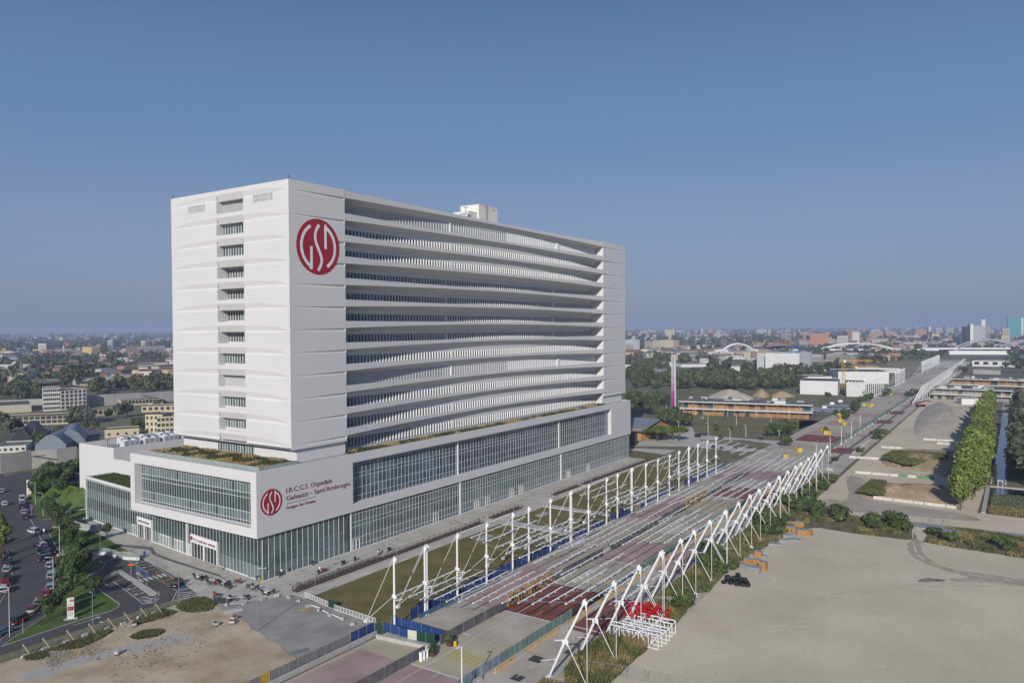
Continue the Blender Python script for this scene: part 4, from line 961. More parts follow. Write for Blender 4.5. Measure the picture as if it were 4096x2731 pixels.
# trusses parked beside the masts
def truss(x, y, z, L_, h, w, mt, label, ang=0, nb=5):
    t = thing('steel_truss', label, 'truss', (x,y,z), ang); r = .08
    for yy in (0, w):
        for zz in (0, h): obj('chord', MB().bar((0,yy,zz),(L_,yy,zz),.17), mt, t)
    b = MB()
    for i in range(nb):
        xa, xb = L_*i/nb, L_*(i+1)/nb
        for yy in (0, w): b.bar((xa,yy,0 if i % 2 else h),(xb,yy,h if i % 2 else 0),.12); b.bar((xb,yy,0),(xb,yy,h),.12); b.bar((xa,yy,0),(xa,yy,h),.12) if i == 0 else None
        b.bar((xb,0,h),(xb,w,h),.1); (b.bar((xa,0,h),(xb,w,h),.08) if i % 2 else None)
    obj('bracing', b, mt, t); return t
REDS = M('red_steel', (.55,.01,.02), .45)
truss(16.6,-90.7,.05,9.6,2.5,1.7,WHITE2,'white lattice truss nearest the camera beside the tall grass',pi/2*1.0)
truss(19.6,-90.9,.05,8.8,2.3,1.5,WHITE2,'middle white lattice truss of the three beside the gravel',pi/2)
truss(23.4,-90.6,.05,7.6,2.4,1.8,WHITE2,'short white lattice truss farthest from the camera beside the gravel',pi/2)
truss(27.2,-88.2,.8,9.0,2.2,2.2,REDS,'red steel truss frame lying behind the white trusses',pi/2,6)
truss(21.0,-85.6,2.6,6.5,.7,2.0,REDS,'smaller red steel frame stacked on the white trusses',0,6)
# palletised stacks of boards and black bales
ORG = M('orange_board', (.42,.22,.07), .8, .12, 2); SHT = M('grey_sheeting', (.27,.29,.31), .5, .15, 2); BLK = M('black_wrap', (.018,.018,.02), .35, .2, 3)
stk_ = [(kF(1500,1500),2.6,1.8,1.1,0),(kF(1610,1530),3.0,2.0,1.2,0),(kF(1705,1510),1.6,2.0,1.9,1),(kF(1560,1440),2.2,1.6,1.1,1),(kF(1640,1450),1.8,1.5,1.2,1),(kF(1655,1375),1.8,1.6,1.4,1),(kF(1690,1380),2.4,1.2,.5,0),(kF(1825,1255),3.0,1.6,.5,0),(kF(2000,1110),2.6,1.8,1.3,1),(kF(2090,1060),2.4,1.8,1.4,1),(kF(2050,1125),2.2,1.6,1.1,1),(kF(2105,1140),2.4,1.8,1.3,1),(kF(2165,1145),2.6,1.8,1.4,1),(kF(2010,1045),2.2,1.6,1.0,1),(kF(1915,1225),2.2,1.5,.8,0),(kF(1955,1170),2.2,1.5,.7,0),(kF(2030,1215),3.2,1.8,.6,0),(kF(2028,1155),1.6,1.2,.7,0)]
for i, ((px, py), w, d, h, o_) in enumerate(stk_):
    p = g(px, py); t = thing('board_stack', f"{'orange edged' if o_ else 'grey sheeted'} stack of building boards on the gravel, {nth(i)} counted from the near bales", 'stack', (p.x,p.y,.05), R.uniform(-.3,.3)+pi/2, 'stacks of boards on the gravel edge')
    nl = max(1, int(h/.28))
    for k in range(nl): e = R.uniform(-.04,.04); obj('board_layer', MB().box(-w/2+e,-d/2,k*h/nl+.02,w/2+e,d/2,(k+1)*h/nl-.015), ORG if o_ else SHT, t)
    obj('cover', MB().box(-w/2-.04,-d/2-.04,h,w/2+.04,d/2+.04,h+.06), SHT, t)
    obj('pallet', MB().box(-w/2,-d/2,-.03,w/2,d/2,.0).box(-w/2,-d/2,-.0,w/2,-d/2+.1,.02), M('pallet_wood', (.3,.22,.13), .9), t)
bale = MB().lathe([(.05,0),(.62,.02),(.7,.35),(.62,.75),(.35,.86),(.04,.88)], 9)
bm1 = bale.mesh('bale', BLK)
for i, (bx, by, bz) in enumerate([(0,0,0),(1.4,.2,0),(2.8,.1,0),(4.1,.3,0),(.3,1.4,0),(1.7,1.5,0),(3.1,1.4,0),(4.5,1.7,0),(.6,.7,.8),(2.0,.8,.8),(3.4,.9,.8),(5.2,.6,0),(2.6,1.5,1.5),(4.3,1.2,.8)]):
    p = g(*kD(1830,530)); o = link('bale', bm1, None, (p.x+by*1.3+.2, p.y-bx*.98+.3, .04+bz), R.uniform(0,6)); o.scale = (R.uniform(.85,1.15), R.uniform(.85,1.1), R.uniform(.8,1.1)); tag(o, 'black wrapped bale in the heap beside the gravel yard', 'bale', 'black bales heaped beside the boards')
# tall grass, weeds and bushes between masts and gravel
vegs = [([(-12,-80.5),(-7.4,-80.3),(-7.4,-84.8),(-2,-81),(4,-79.9),(10.5,-79.9),(16,-80.3),(16.5,-88.4),(8,-88.9),(-1.5,-89.2),(-12,-89.3)], 26000, .5, 1.35), ([(28,-79.9),(37,-80.2),(40,-87.6),(30,-88.8),(24,-88.6)], 4500,.3,.9), ([(40,-79.9),(78,-80),(84,-87.8),(62,-87.2),(49,-88.3),(43,-84)], 14000,.3,1.0), ([(84,-80),(200,-80.5),(200,-87),(150,-88.5),(131,-90),(112,-90.5),(97,-90.6),(84,-88)], 22000,.3,1.0)]
STRAW = leafmat('straw_grass', (.17,.135,.05), (.27,.22,.10), .35, 0); WEED = leafmat('weed_green', (.08,.095,.035), (.145,.15,.06), .35, 0)
for i, (pl, n, h0, h1) in enumerate(vegs):
    sheet('grass_ground', ragged(pl, .25, 1.2, i), M('weed_soil', (.10,.09,.04), .95, col2=(.20,.165,.09), sc=.4, sc2=3, var=.2), .06)
    if i == 0: scatter_tufts('tall_grass', polysampler(pl, .1, .5, True), n, STRAW, h0, h1, .10, i+1); scatter_tufts('tall_grass', polysampler(pl), n, WEED, h0*.8, h1*.8, .12, i+11)
    else: scatter_tufts('weeds', polysampler(pl, .3, .35, True), n, STRAW, h0, h1, .14, i+1); scatter_tufts('weeds', polysampler(pl), n, WEED, h0, h1, .16, i+11)
strips = [WP(kN(40,880),kN(200,770),kN(420,820),kN(900,880),kN(1060,890),kN(1165,950),kN(1130,1040),kN(1050,1060),kN(500,990),kN(150,930)), WP(kN(1300,1090),kN(1350,960),kN(1500,950),kN(1850,980),kN(2360,1060),kN(2500,1100),kN(2500,1290),kN(2352,1260),kN(1700,1160))]
for i, pl in enumerate(strips):
    sheet('grass_ground', ragged(pl, .3, 1.5, i+7), MATS['weed_soil'], .055)
    scatter_tufts('weeds', polysampler(pl, .2, .25, True), 26000, STRAW, .3, .9, .16, i+21); scatter_tufts('weeds', polysampler(pl, -.2, .22, False), 22000, WEED, .3, 1.0, .18, i+31)
bs = [(kF(1165,1370),1.3),(kF(1250,1440),1.1),(kD(1640,360),1.4),(kD(1700,280),1.2),(kD(1440,740),1.3),(kD(1390,800),1.0),(kD(1620,610),.5),(kF(1720,1060),1.5),(kF(1800,1150),1.2),(kF(1850,1080),1.4),(kF(1930,1030),1.1),(kF(2050,900),1.6),(kF(2150,880),1.5),(kF(2250,960),1.3),(kF(2170,740),1.5),(kF(1700,960),1.4),(kF(1950,850),1.5),(kN(120,640),1.4),(kN(60,760),1.8),(kN(180,790),1.7),(kN(390,860),1.7),(kN(760,910),1.4),(kN(820,950),1.1),(kN(1020,930),1.7),(kN(1080,970),1.3),(kN(1420,1020),.9),(kN(1580,1080),1.0),(kN(2130,1150),1.1),(kN(2180,1170),.9),(kN(380,240),.8),(kN(640,150),.9),(kJ(850,1270),1.3),(kJ(810,1320),1.0),(kJ(770,1270),.8),(kD(1760,420),1.0),(kF(1400,1500),.8),(kN(300,470),1.2),(kN(350,480),1.0),(kN(230,560),1.3)]
for i, ((px, py), s) in enumerate(bs):
    p = g(px, py); tree('bush', p.x, p.y, s, f'dark green shrub in the weeds by the gravel, {nth(i)} from the near end', 'shrubs among the weeds')
# earth mounds
def mound(name, label, poly, h, mt, z=.03, seed=1, tiers=7, kind=True, rough=.18):
    cx = sum(p[0] for p in poly)/len(poly); cy = sum(p[1] for p in poly)/len(poly); P_ = smooth_poly(poly, 8); rr = random.Random(seed); n = len(P_); mb = MB()
    jit = [[rr.uniform(-1,1) for _ in range(n)] for _ in range(tiers+1)]
    for k in range(tiers+1):
        t = k/tiers; s = 1-t*.94; hz = h*(1-(1-t)**1.25)
        for i, p in enumerate(P_): j = jit[k][i]*rough; mb.v.append((cx+(p[0]-cx)*s*(1+j*.12), cy+(p[1]-cy)*s*(1+j*.12), z+(hz*(1+j*.25) if k else -.3)))
    for k in range(tiers):
        for i in range(n): i2 = (i+1) % n; mb.f.append((k*n+i, k*n+i2, (k+1)*n+i2, (k+1)*n+i))
    mb.f.append(tuple(tiers*n+i for i in range(n)))
    o = obj(name, mb, mt, smooth=True); o['kind'] = 'structure'; return o
EARTH = M('earth_tan', (.36,.26,.14), .95, col2=(.48,.36,.22), sc=.25, sc2=2, var=.1, bump=1, bsc=1.5); SAND = M('sand_grey', (.43,.37,.28), .95, col2=(.56,.49,.38), sc=.08, sc2=1, var=.07, bump=.8, bsc=.8)
mound('earth_mound', '', WP(kN(600,600),kN(620,540),kN(760,475),kN(900,490),kN(1200,480),kN(1500,500),kN(1640,560),kN(1750,740),kN(1500,720),kN(1000,665),kN(760,640)), 2.6, EARTH, seed=2, rough=.6)
mound('earth_mound', '', WP(kN(850,260),kN(950,180),kN(1050,120),kN(1300,120),kN(1660,145),kN(1700,330),kN(1620,430),kN(1400,380),kN(1150,330),kN(950,310)), 2.8, EARTH, seed=3, rough=.6)
mound('earth_mound', '', WP(kJ(1180,1260),kJ(1230,1080),kJ(1330,980),kJ(1480,930),kJ(1640,990),kJ(1800,985),kJ(1920,1000),kJ(1860,1120),kJ(1760,1280),kJ(1690,1340),kJ(1400,1330)), 5.5, SAND, seed=4, rough=.22)
mound('earth_mound', '', WP(kI(1085,900),kI(1250,880),kI(1440,870),kI(1620,900),kI(1500,920),kI(1250,930)), 7.2, SAND, seed=5, rough=.45)
mound('earth_mound', '', WP(kI(1590,870),kI(1690,860),kI(1780,875),kI(1700,890)), 6, EARTH, seed=6, rough=.3)
mound('earth_mound', '', WP(kI(1780,880),kI(1850,870),kI(2050,875),kI(1900,890)), 4.5, EARTH, seed=7, rough=.3)
scatter_tufts('weeds', polysampler(WP(kN(600,600),kN(760,480),kN(920,500),kN(900,640),kN(760,635))), 9000, WEED, .3, .9, .15, 41, zf=lambda x, y: 1.3)
scatter_tufts('weeds', polysampler(WP(kN(860,250),kN(970,185),kN(1560,215),kN(1540,260),kN(1200,330),kN(1100,325))), 14000, WEED, .3, 1.0, .2, 42, zf=lambda x, y: 1.8)

YTAG = M('tag_yellow', (.6,.45,.04), .6)
# wire site fence at the bottom right corner with yellow tags
P_ = [g(*kD(*p)) for p in ((385,1455),(575,1480),(800,1520),(1020,1560),(1240,1610),(1480,1660))]; t = thing('wire_fence','low wire mesh site fence with yellow tags on the gravel at the bottom','fence',(0,0,0))
for i, (a, b) in enumerate(zip(P_, P_[1:])):
    h = 2.0; obj('frame', MB().bar((a.x,a.y,h),(b.x,b.y,h),.05).bar((a.x,a.y,.15),(b.x,b.y,.15),.05).bar((a.x,a.y,0),(a.x,a.y,h),.06), STEEL, t); obj('brace', MB().bar((a.x,a.y,h*.9),(a.x-.5,a.y+.9,0),.04), STEEL, t)
    w = MB()
    for k in range(1, 18): p = a.lerp(b, k/18); w.bar((p.x,p.y,.15),(p.x,p.y,h),.012)
    obj('wire', w, STEEL, t); m_ = a.lerp(b,.8); obj('tag', MB().bar((m_.x-.25,m_.y,h-.25),(m_.x+.25,m_.y-.1,h-.25),.02,.22), YTAG, t)
# football goal frames and sheet stack by the track
for i, (pa, pb) in enumerate(((kN(1370,880),kN(1450,905)),(kN(1500,905),kN(1595,915)))):
    a, b = g(*pa), g(*pb); t = thing('fence_frame', f"{'left' if i==0 else 'right'} of two leaning wire frames beside the grey track", 'frame', (a.x,a.y,0)); d = b-a; z = 3.0
    obj('frame', MB().bar((0,0,0),(d.x,d.y,0),.09).bar((d.x,d.y,0),(d.x,d.y,z),.09).bar((0,0,.1),(d.x,d.y,z),.07).bar((d.x*.5,d.y*.5+2,0),(d.x,d.y,z),.06).bar((0,0,0),(d.x*.5,d.y*.5+2,0),.06), STEEL, t)
p = g(*kN(1580,1020)); t = thing('sheet_stack','stack of grey metal sheets lying in the dry weeds','stack',(p.x,p.y,.06),pi/2)
for k in range(6): obj('sheet', MB().box(-2.4+.05*k,-1.3,k*.22,2.4-.03*k,1.3,k*.22+.18), SHT, t)
# stains and wheel tracks on the gravel
STN = M('gravel_stain', (.36,.31,.23), .95, col2=(.44,.385,.29), sc=.3, sc2=1.5, var=.08); STD = M('gravel_damp', (.15,.14,.125), .95, col2=(.27,.245,.20), sc=.35, sc2=1.2, var=.1); STL = M('gravel_pale', (.62,.55,.42), .95, col2=(.56,.49,.37), sc=.3, sc2=1.5, var=.05)
sheet('gravel_stain', ragged(smooth_poly([tuple(g(*kN(*p))[:2]) for p in ((1185,1060),(1290,1080),(1330,1250),(1650,1380),(2100,1440),(2400,1500),(2400,1560),(1900,1480),(1450,1360),(1200,1250),(1140,1130))],3), .5, 1.2, 2), STN, .036)
sheet('gravel_stain', ragged(smooth_poly([tuple(g(*kN(*p))[:2]) for p in ((1240,1490),(1330,1465),(1420,1470),(1520,1480),(1510,1500),(1400,1505),(1290,1508))],3), .25, .7, 3), STD, .042)
sheet('gravel_stain', ragged(smooth_poly([tuple(g(*kN(*p))[:2]) for p in ((1560,1470),(1900,1460),(2380,1480),(2380,1530),(1950,1510),(1650,1500))],3), .4, .8, 4), STD if False else STN, .040)
sheet('gravel_stain', ragged(smooth_poly([tuple(g(*kN(*p))[:2]) for p in ((255,665),(320,640),(410,655),(400,680),(300,690))],3), .3, .8, 5), STN, .040)
rr = random.Random(12)
for i in range(0):
    p = g(*kN(rr.uniform(-700,2300), rr.uniform(1150,2300)))
    if p.y > -92: continue
    L_, w = rr.uniform(1,4), rr.uniform(.3,1.0); a = rr.uniform(-.5,.5)-1.2; d = Vector((cos(a),sin(a),0))*L_; nn = Vector((-sin(a),cos(a),0))*w
    sheet('gravel_stain', ragged(smooth_poly([tuple((p+d)[:2]),tuple((p+nn)[:2]),tuple((p-d)[:2]),tuple((p-nn)[:2])],4), .12, .5, i), STL if i % 3 else STN, .0435)

TRK = M('wheel_track', (.60,.53,.40), .95, col2=(.67,.595,.45), sc=.5, sc2=2, var=.06); TRD = M('wheel_track_dark', (.47,.41,.30), .95, col2=(.54,.47,.35), sc=.5, sc2=2, var=.06)
for i, pts in enumerate([((-700,1030),(-100,1150),(500,1260),(1200,1390),(2352,1560)),((-650,1120),(0,1200),(700,1290),(1350,1420),(2352,1620)),((1230,960),(1240,1120),(1330,1260),(1700,1400),(2352,1500)),((-300,1900),(400,1650),(1200,1550),(2352,1530)),((-1200,2200),(-300,2000),(700,1900),(2352,2050)),((-900,1500),(-300,1550),(600,1700),(1500,2000))]):
    P0 = [g(*kN(*p)) for p in pts]; sp = []
    for k in range(len(P0)-1):
        a0, a1, a2, a3 = P0[max(0,k-1)], P0[k], P0[k+1], P0[min(len(P0)-1,k+2)]
        for q in range(8): u = q/8; sp.append(.5*((2*a1)+(a2-a0)*u+(2*a0-5*a1+4*a2-a3)*u*u+(3*a1-3*a2+a3-a0)*u**3))
    mb = MB()
    for off in (-.9, .9):
        for a_, b_ in zip(sp, sp[1:]):
            if rr.random() < .3: continue
            d = (b_-a_).normalized(); nn = Vector((-d.y,d.x,0)); w = rr.uniform(.12,.3)
            mb.face([(v.x,v.y,.0445+.0005*i) for v in (a_+nn*(off+w),a_+nn*(off-w),b_+nn*(off-w),b_+nn*(off+w))])
    if min(p.y for p in P0) < -90: struct('wheel_track', mb, TRK if i % 3 else TRD)
pb = MB()
for _ in range(2600):
    p = g(*kN(rr.uniform(-1500,2400), rr.uniform(1000,2500)))
    if p.y > -91 or p.x > 110: continue
    s_ = rr.uniform(.02,.07)*(2.2 if rr.random() < .04 else 1); pb.box(p.x,p.y,.03,p.x+s_*2,p.y+s_*1.5,.03+s_)
o = obj('gravel_stones', pb, RK_ := M('yard_stone', (.38,.34,.27), .95, .2, 3, island=.3)); o['kind'] = 'stuff'
# ---------------------------------------------------------------- forecourt details
# trench with rusty railings between paving and lawn
RUSTB = M('rust_brown', (.085,.04,.026), .8, .3, 2)
def railing(x0, x1, y0, y1, label):
    t = thing('rusty_railing', label, 'railing', (x0,y0,0)); L_ = x1-x0
    obj('trench', MB().box(0,0,.01,L_,y1-y0,.04), M('trench_dark', (.16,.15,.14), .9), t)
    for yy in (0, y1-y0):
        obj('curb', MB().box(0,yy-.09,.0,L_,yy+.09,.28), RUSTB, t)
        n = int(L_/2.3)
        for i in range(n+1): obj('post', MB().box(i*L_/n-.05,yy-.05,.28,i*L_/n+.05,yy+.05,1.25), RUSTB, t)
        obj('rail', MB().bar((0,yy,1.2),(L_,yy,1.2),.06).bar((0,yy,.75),(L_,yy,.75),.025).bar((0,yy,.5),(L_,yy,.5),.025), RUSTB, t)
    n2 = int(L_/2.6)
    for i in range(1, n2): obj('beam', MB().box(i*L_/n2-.06,0,.3,i*L_/n2+.06,y1-y0,.42), RUSTB, t)
    return t
railing(-.6,69.5,-12.4,-11.0,'long rusty railed trench nearest the corner of the glass base')
railing(75,91.5,-11.9,-10.4,'short rusty railed trench between the two long ones')
railing(112.5,131,-11.6,-10.2,'short rusty railed trench in the middle of the forecourt')
railing(134,196,-11.6,-10.2,'far rusty railed trench at the end of the hospital')
tag(obj('pipe', MB().tube((-1.5,-13.3,.16),(70,-13.3,.16),.14,.14,6), CONC), 'pale pipe lying along the near rusty railing', 'pipe')
tag(obj('pipe', MB().tube((75,-13.2,.16),(92,-13.2,.16),.14,.14,6), CONC), 'pale pipe lying along the short rusty railing', 'pipe')
struct('concrete_ramp', MB().prism([(77,-17),(96,-17),(98,-30),(78,-30)],0,.012).prism([(96.5,-16.5),(99.5,-15.5),(99.5,-43),(96.5,-43)],0,.25).prism([(71.5,-17),(75.5,-17),(75.5,-43),(71.5,-43)],0,.25), CONC)
for (x, y) in ((87.5,-22),(57,-22)): tag(obj('skylight', MB().box(x-2.5,y-1.2,.02,x+2.5,y+1.2,.25), M('skylight_glass', (.35,.38,.38), .3)), f"flat rectangular skylight in the {'nearer' if x < 60 else 'farther'} dry lawn", 'skylight')
# paving joints, a lamp post's shadow painted on the slab, drain covers
jm = MB()
for k in range(15): x = 14*k-4; jm.face([(x,-10.9,.006),(x+.12,-10.9,.006),(x+.12,-.1,.006),(x,-.1,.006)])
jm.face([(-2,-5.6,.006),(196,-5.6,.006),(196,-5.5,.006),(-2,-5.5,.006)])
struct('joint_or_shadow_strip', jm, M('joint_and_shadow_grey', (.16,.16,.155), .9))
jm = MB()
for (a, b, w) in ((kB(430,905),kB(1000,690),.12),(kB(740,1085),kB(1300,870),.12),(kB(1000,1115),kB(1480,930),.12),(kB(600,1025),kB(1030,720),.1)):  # joints; the last strip paints the lamp post's cast shadow on the slab
    p, q = g(*a), g(*b); d = (q-p).normalized(); nn = Vector((-d.y,d.x,0))*w/2
    jm.face([(p+nn)[:2]+(.018,),(p-nn)[:2]+(.018,),(q-nn)[:2]+(.018,),(q+nn)[:2]+(.018,)])
struct('joint_or_shadow_strip', jm, MATS['joint_and_shadow_grey'])
rr = random.Random(8)
cov = MB().lathe([(.01,0),(.45,0),(.45,.012),(.01,.012)], 10); cv1 = cov.mesh('drain_cover', M('drain_rust', (.20,.12,.07), .9, .3, 3)); cv2 = cov.mesh('drain_cover', M('drain_dark', (.10,.10,.10), .9))
for i in range(26):
    x, y = (rr.uniform(0,190), rr.uniform(-9.5,-2)) if i < 20 else (rr.uniform(-13,-3), rr.uniform(2,45))
    o = link('drain_cover', cv1 if i % 2 else cv2, None, (x,y,.004)); o.scale = (rr.uniform(.7,1.6), rr.uniform(.6,1), 1); tag(o, f"small {'rusty' if i % 2 else 'dark'} drain cover set in the forecourt paving", 'drain cover', 'rusty drain covers in the paving' if i % 2 else 'dark drain covers in the paving')
# darker strip in the forecourt paving
sheet('pavement', WP(kL(1240,850),kL(1590,880),kL(1640,950),kL(1800,1010),kL(2300,1170),kL(2330,1200),kL(1780,1030),kL(1600,960),kL(1560,910),kL(1240,870)), M('dark_setts', (.15,.15,.15), .9), .008)
GREYM = M('grey_paint', (.26,.27,.27), .5, .08, 2)
for i, (x, y, h, lb) in enumerate([(1.06,-16.5,7.7,'slim grey lamp post beside the near end of the dry lawn'),(27.7,-16.1,7.5,'second slim grey lamp post along the lawn'),(53.4,-16.3,7.6,'third slim grey lamp post along the lawn'),(83,-14.2,7.2,'fourth slim grey lamp post along the lawn'),(104.1,-15.7,7.3,'fifth slim grey lamp post along the lawn'),(137.5,-12.6,7.2,'sixth slim grey lamp post along the lawn'),(163,-12.6,7.2,'seventh slim grey lamp post along the lawn'),(-13.5,-.8,7.0,'grey lamp post between the parked motorcycles'),(-18.75,3.2,7.6,'grey lamp post at the end of the hatched markings'),(-19.0,-22.9,7.6,'grey lamp post on the edge of the dirt ground casting a long shadow'),(-36.9,2.7,7.9,'grey lamp post by the road fence in front of the totem sign'),(-12.9,45.9,7.1,'grey lamp post at the curved ramp wall'),(-3.2,52.8,6.4,'grey lamp post in front of the university entrance'),(-16,23.9,6.6,'grey lamp post on the traffic island'),(2.5,79.3,6.4,'grey lamp post by the glass wing'),(12.5,104,6,'grey lamp post against the blank white wall')]):
    lamp_post(x, y, h, lb, .07, .35, pi*.55, GREYM, 'slim grey lamp posts around the hospital')
for i, (x, y, h) in enumerate([(-46.4,14.4,9.5),(-31.0,30.7,8.6),(-15.4,61,7.5),(2.3,109,7.4),(8.5,128,7.5)]): lamp_post(x, y, h, f'{nth(i)} pale street lamp from the near end of the curved street', .085, 1.1, pi*.75, M('pale_paint', (.55,.57,.58), .5), 'street lamps along the curved street')

# ---------------------------------------------------------------- street, drive, lawns on the left
sheet('road', WP((-250,2350),(-250,1820),kL(0,100),kL(60,150),kL(200,100),kL(340,90),kL(300,240),kL(335,430),kL(420,760),kL(560,1080),kA(590,470),kA(560,640),kA(410,845),kA(120,1020),kA(0,1125),(-250,2700)), ASPH, .02)
sheet('pavement', WP(kL(330,200),kL(365,300),kL(340,420),kL(400,590),kL(430,600),kL(560,590),kL(520,690),kL(500,710),kL(600,910),kL(640,1150),kA(600,560),kA(470,880),kA(20,1190),(-250,2640),(-250,2600),kA(0,1125),kA(120,1025),kA(415,845),kA(560,640),kA(585,470),kL(545,1060),kL(415,760),kL(322,600),kL(300,400),kL(310,230)), M('sidewalk_asphalt', (.095,.092,.092), .9, .12, .5), .045)
kb = MB()
def kerb(pts, w=.16, h=.13):
    P_ = [g(*p) for p in pts]
    for a, b in zip(P_, P_[1:]): kb.bar((a.x,a.y,h/2),(b.x,b.y,h/2),w,h)
kerb([kA(0,1125),kA(120,1025),kA(415,845)]); kerb([kL(585,1150),kL(530,1010),kL(400,740),kL(320,592)]); kerb([kL(0,375),kL(90,310),kL(300,228)])
kerb([kA(0,730),kA(60,640),kA(110,560),kA(128,430),kA(118,300),kA(90,220)])
sheet('road', WP((-100,2660),kA(20,1190),kA(300,1090),kA(870,900),kA(1150,820),kA(1235,780),kA(1252,745),kA(1030,590),kA(960,540),kA(918,470),kA(940,430),kA(1060,380),kA(1102,325),kA(1050,300),kA(900,285),kA(640,290),kA(600,240),kA(860,225),kA(1100,215),kA(1290,270),kA(1500,270),kA(1860,470),kA(1960,560),kA(2060,640),kA(1830,690),kA(1500,790),kA(700,1050),kA(0,1275),(-100,2700)), ASPH, .03)
def lawn(pts, n, seed, k=1):
    P_ = WP(*pts); sheet('lawn', P_, LAWN, .06)
    scatter_tufts('grass', polysampler(P_), n, leafmat('grass_blade', (.05,.095,.012), (.10,.13,.03), .3, 0, .6), .05, .16, .05, seed, zf=lambda x, y: .06)
LW1 = [kA(15,1187),kA(465,875),kA(580,640),kA(600,450),kA(645,330),kA(700,292),kA(900,288),kA(1050,300),kA(1102,325),kA(1060,380),kA(940,430),kA(918,470),kA(960,540),kA(1030,590),kA(1252,745),kA(1235,780),kA(1150,820),kA(870,900),kA(300,1090)]
LW2 = [kL(500,710),kL(545,680),kL(640,700),kL(760,690),kL(960,720),kL(1050,752),kL(1360,935),kL(1270,930),kL(1100,892),kL(950,898),kL(700,915),kL(610,920)]
LW3 = [kL(340,420),kL(345,350),kL(420,235),kL(560,210),kL(790,185),kL(800,215),kL(735,225),kL(840,262),kL(895,300),kL(897,520),kL(770,545),kL(640,560),kL(415,588)]
for i, (p_, n_) in enumerate(((LW1,16000),(LW2,9000),(LW3,16000))): lawn(p_, n_, 50+i)
for L_ in (LW1, LW2):
    kerb(L_+[L_[0]])
struct('kerb', kb, M('kerb_stone', (.40,.39,.37), .85, .1, 2))
mb = MB()     # grassy bank against the blank white wall
def bank(u, v):
    y = 96.5+v*46; x0 = 3+v*8; x = x0+u*(17.4-x0); return (x, y, .05+6.2*max(0, u-.1)**1.3*min(1, v*2.6))
mb.grid(bank, 14, 18); struct('lawn_bank', mb, LAWN)
# markings in the drop-off bay
wm, ym = MB(), MB()
def ml(mb, a, b, w=.14, z=.045):
    p, q = g(*a), g(*b); d = (q-p).normalized(); nn = Vector((-d.y,d.x,0))*w/2; mb.face([((p+nn).x,(p+nn).y,z),((p-nn).x,(p-nn).y,z),((q-nn).x,(q-nn).y,z),((q+nn).x,(q+nn).y,z)])
for a, b in [((1330,283),(1650,482)),((1500,272),(1810,470)),((1445,345),(1548,322)),((1522,398),(1630,370)),((1268,565),(1500,742)),((1355,620),(1475,592)),((1440,690),(1565,650)),((1445,700),(1600,690)),((1500,742),(1665,650)),((1665,650),(1655,610)),((1265,565),(1180,505)),((1500,745),(1600,728)),((1600,728),(1668,680)),((780,962),(1000,890)),((1850,608),(1800,712)),((1130,445),(1180,395)),((1180,395),(1260,378)),((1115,450),(1120,435))]: ml(wm, kA(*a), kA(*b))
for k in range(5): ml(wm, kA(1865-k*8,600+k*27), kA(1990+k*18,601+k*13 if k else 575), .35)
for k in range(4): ml(wm, kA(1470+k*22,690+k*14) if k else kA(1480,668), kA(1600+k*12,728-k*2) if k > 1 else kA(1640-k*20,690+k*20), .3)
for k in range(5): ml(wm, kA(1122+k*18,440-k*14), kA(1195+k*22,435-k*10), .28)
for a in ((1472,495),(1523,484),(1572,472),(1622,461),(1670,449),(1716,438)): ml(wm, kA(a[0]-24,a[1]-12), kA(a[0]+22,a[1]+12), .55)
for a in ((1350,282),(1375,292)): ml(wm, kA(*a), kA(a[0]+80,a[1]-8), .2)
for a, b in [((1592,445),(1700,412)),((1645,482),(1765,450)),((1645,482),(1850,606)),((1765,450),(1880,520)),((1740,530),(1810,512)),((1268,562),(1400,535)),((1192,512),(1310,478)),((1590,445),(1545,418))]: ml(ym, kA(*a), kA(*b), .13)
def arrow(a, b):
    p, q = g(*a), g(*b); d = (q-p).normalized(); nn = Vector((-d.y,d.x,0)); L_ = (q-p).length
    P_ = [p, p+d*L_*.35+nn*.55, p+d*L_*.35-nn*.55]; wm.face([(v.x,v.y,.046) for v in P_]); wm.face([(v.x,v.y,.046) for v in (p+d*L_*.35+nn*.1,p+d*L_*.35-nn*.1,q-nn*.1,q+nn*.1)])
arrow(kA(1045,490),kA(1120,547)); arrow(kA(1420,410),kA(1497,460)); arrow(kA(1055,873),kA(940,910)); arrow(kA(1035,940),kA(1135,905))
struct('road_markings', wm, MARK); struct('road_markings', ym, MARKY)
for body, px, py, mt, s in (('K+R',1420,322,MARK,1.5),('K+R',1500,372,MARK,1.5),('TAXI',1580,428,MARKY,1.4),('TAXI',1695,512,MARKY,1.4),('K+R',1335,600,MARK,1.5),('K+R',1412,655,MARK,1.5),('TAXI',1285,545,MARKY,1.3)):
    p = g(*kA(px,py)); cu = bpy.data.curves.new('t', 'FONT'); cu.body = body; cu.size = s*1.25
    o = bpy.data.objects.new('t', cu); COL.objects.link(o); me = bpy.data.meshes.new_from_object(o.evaluated_get(bpy.context.evaluated_depsgraph_get())); bpy.data.objects.remove(o); me.materials.clear(); me.materials.append(mt)
    o = link('road_lettering', me, None, (p.x,p.y,.047)); d = g(*kA(1545,322))-g(*kA(1445,345)); o.rotation_euler = (0,0,atan2(d.y,d.x)); o['kind'] = 'structure'
struct('traffic_island', MB().prism([tuple(g(*kA(*p))[:2]) for p in ((1240,422),(1262,403),(1290,405),(1640,625),(1648,642),(1620,655),(1570,655))],.03,.16), CONC)
struct('parking_bay', MB().sheet(WP(kA(1740,530),kA(1810,512),kA(1945,565),kA(1850,606)), .043), M('blue_bay', (.05,.12,.22), .85))
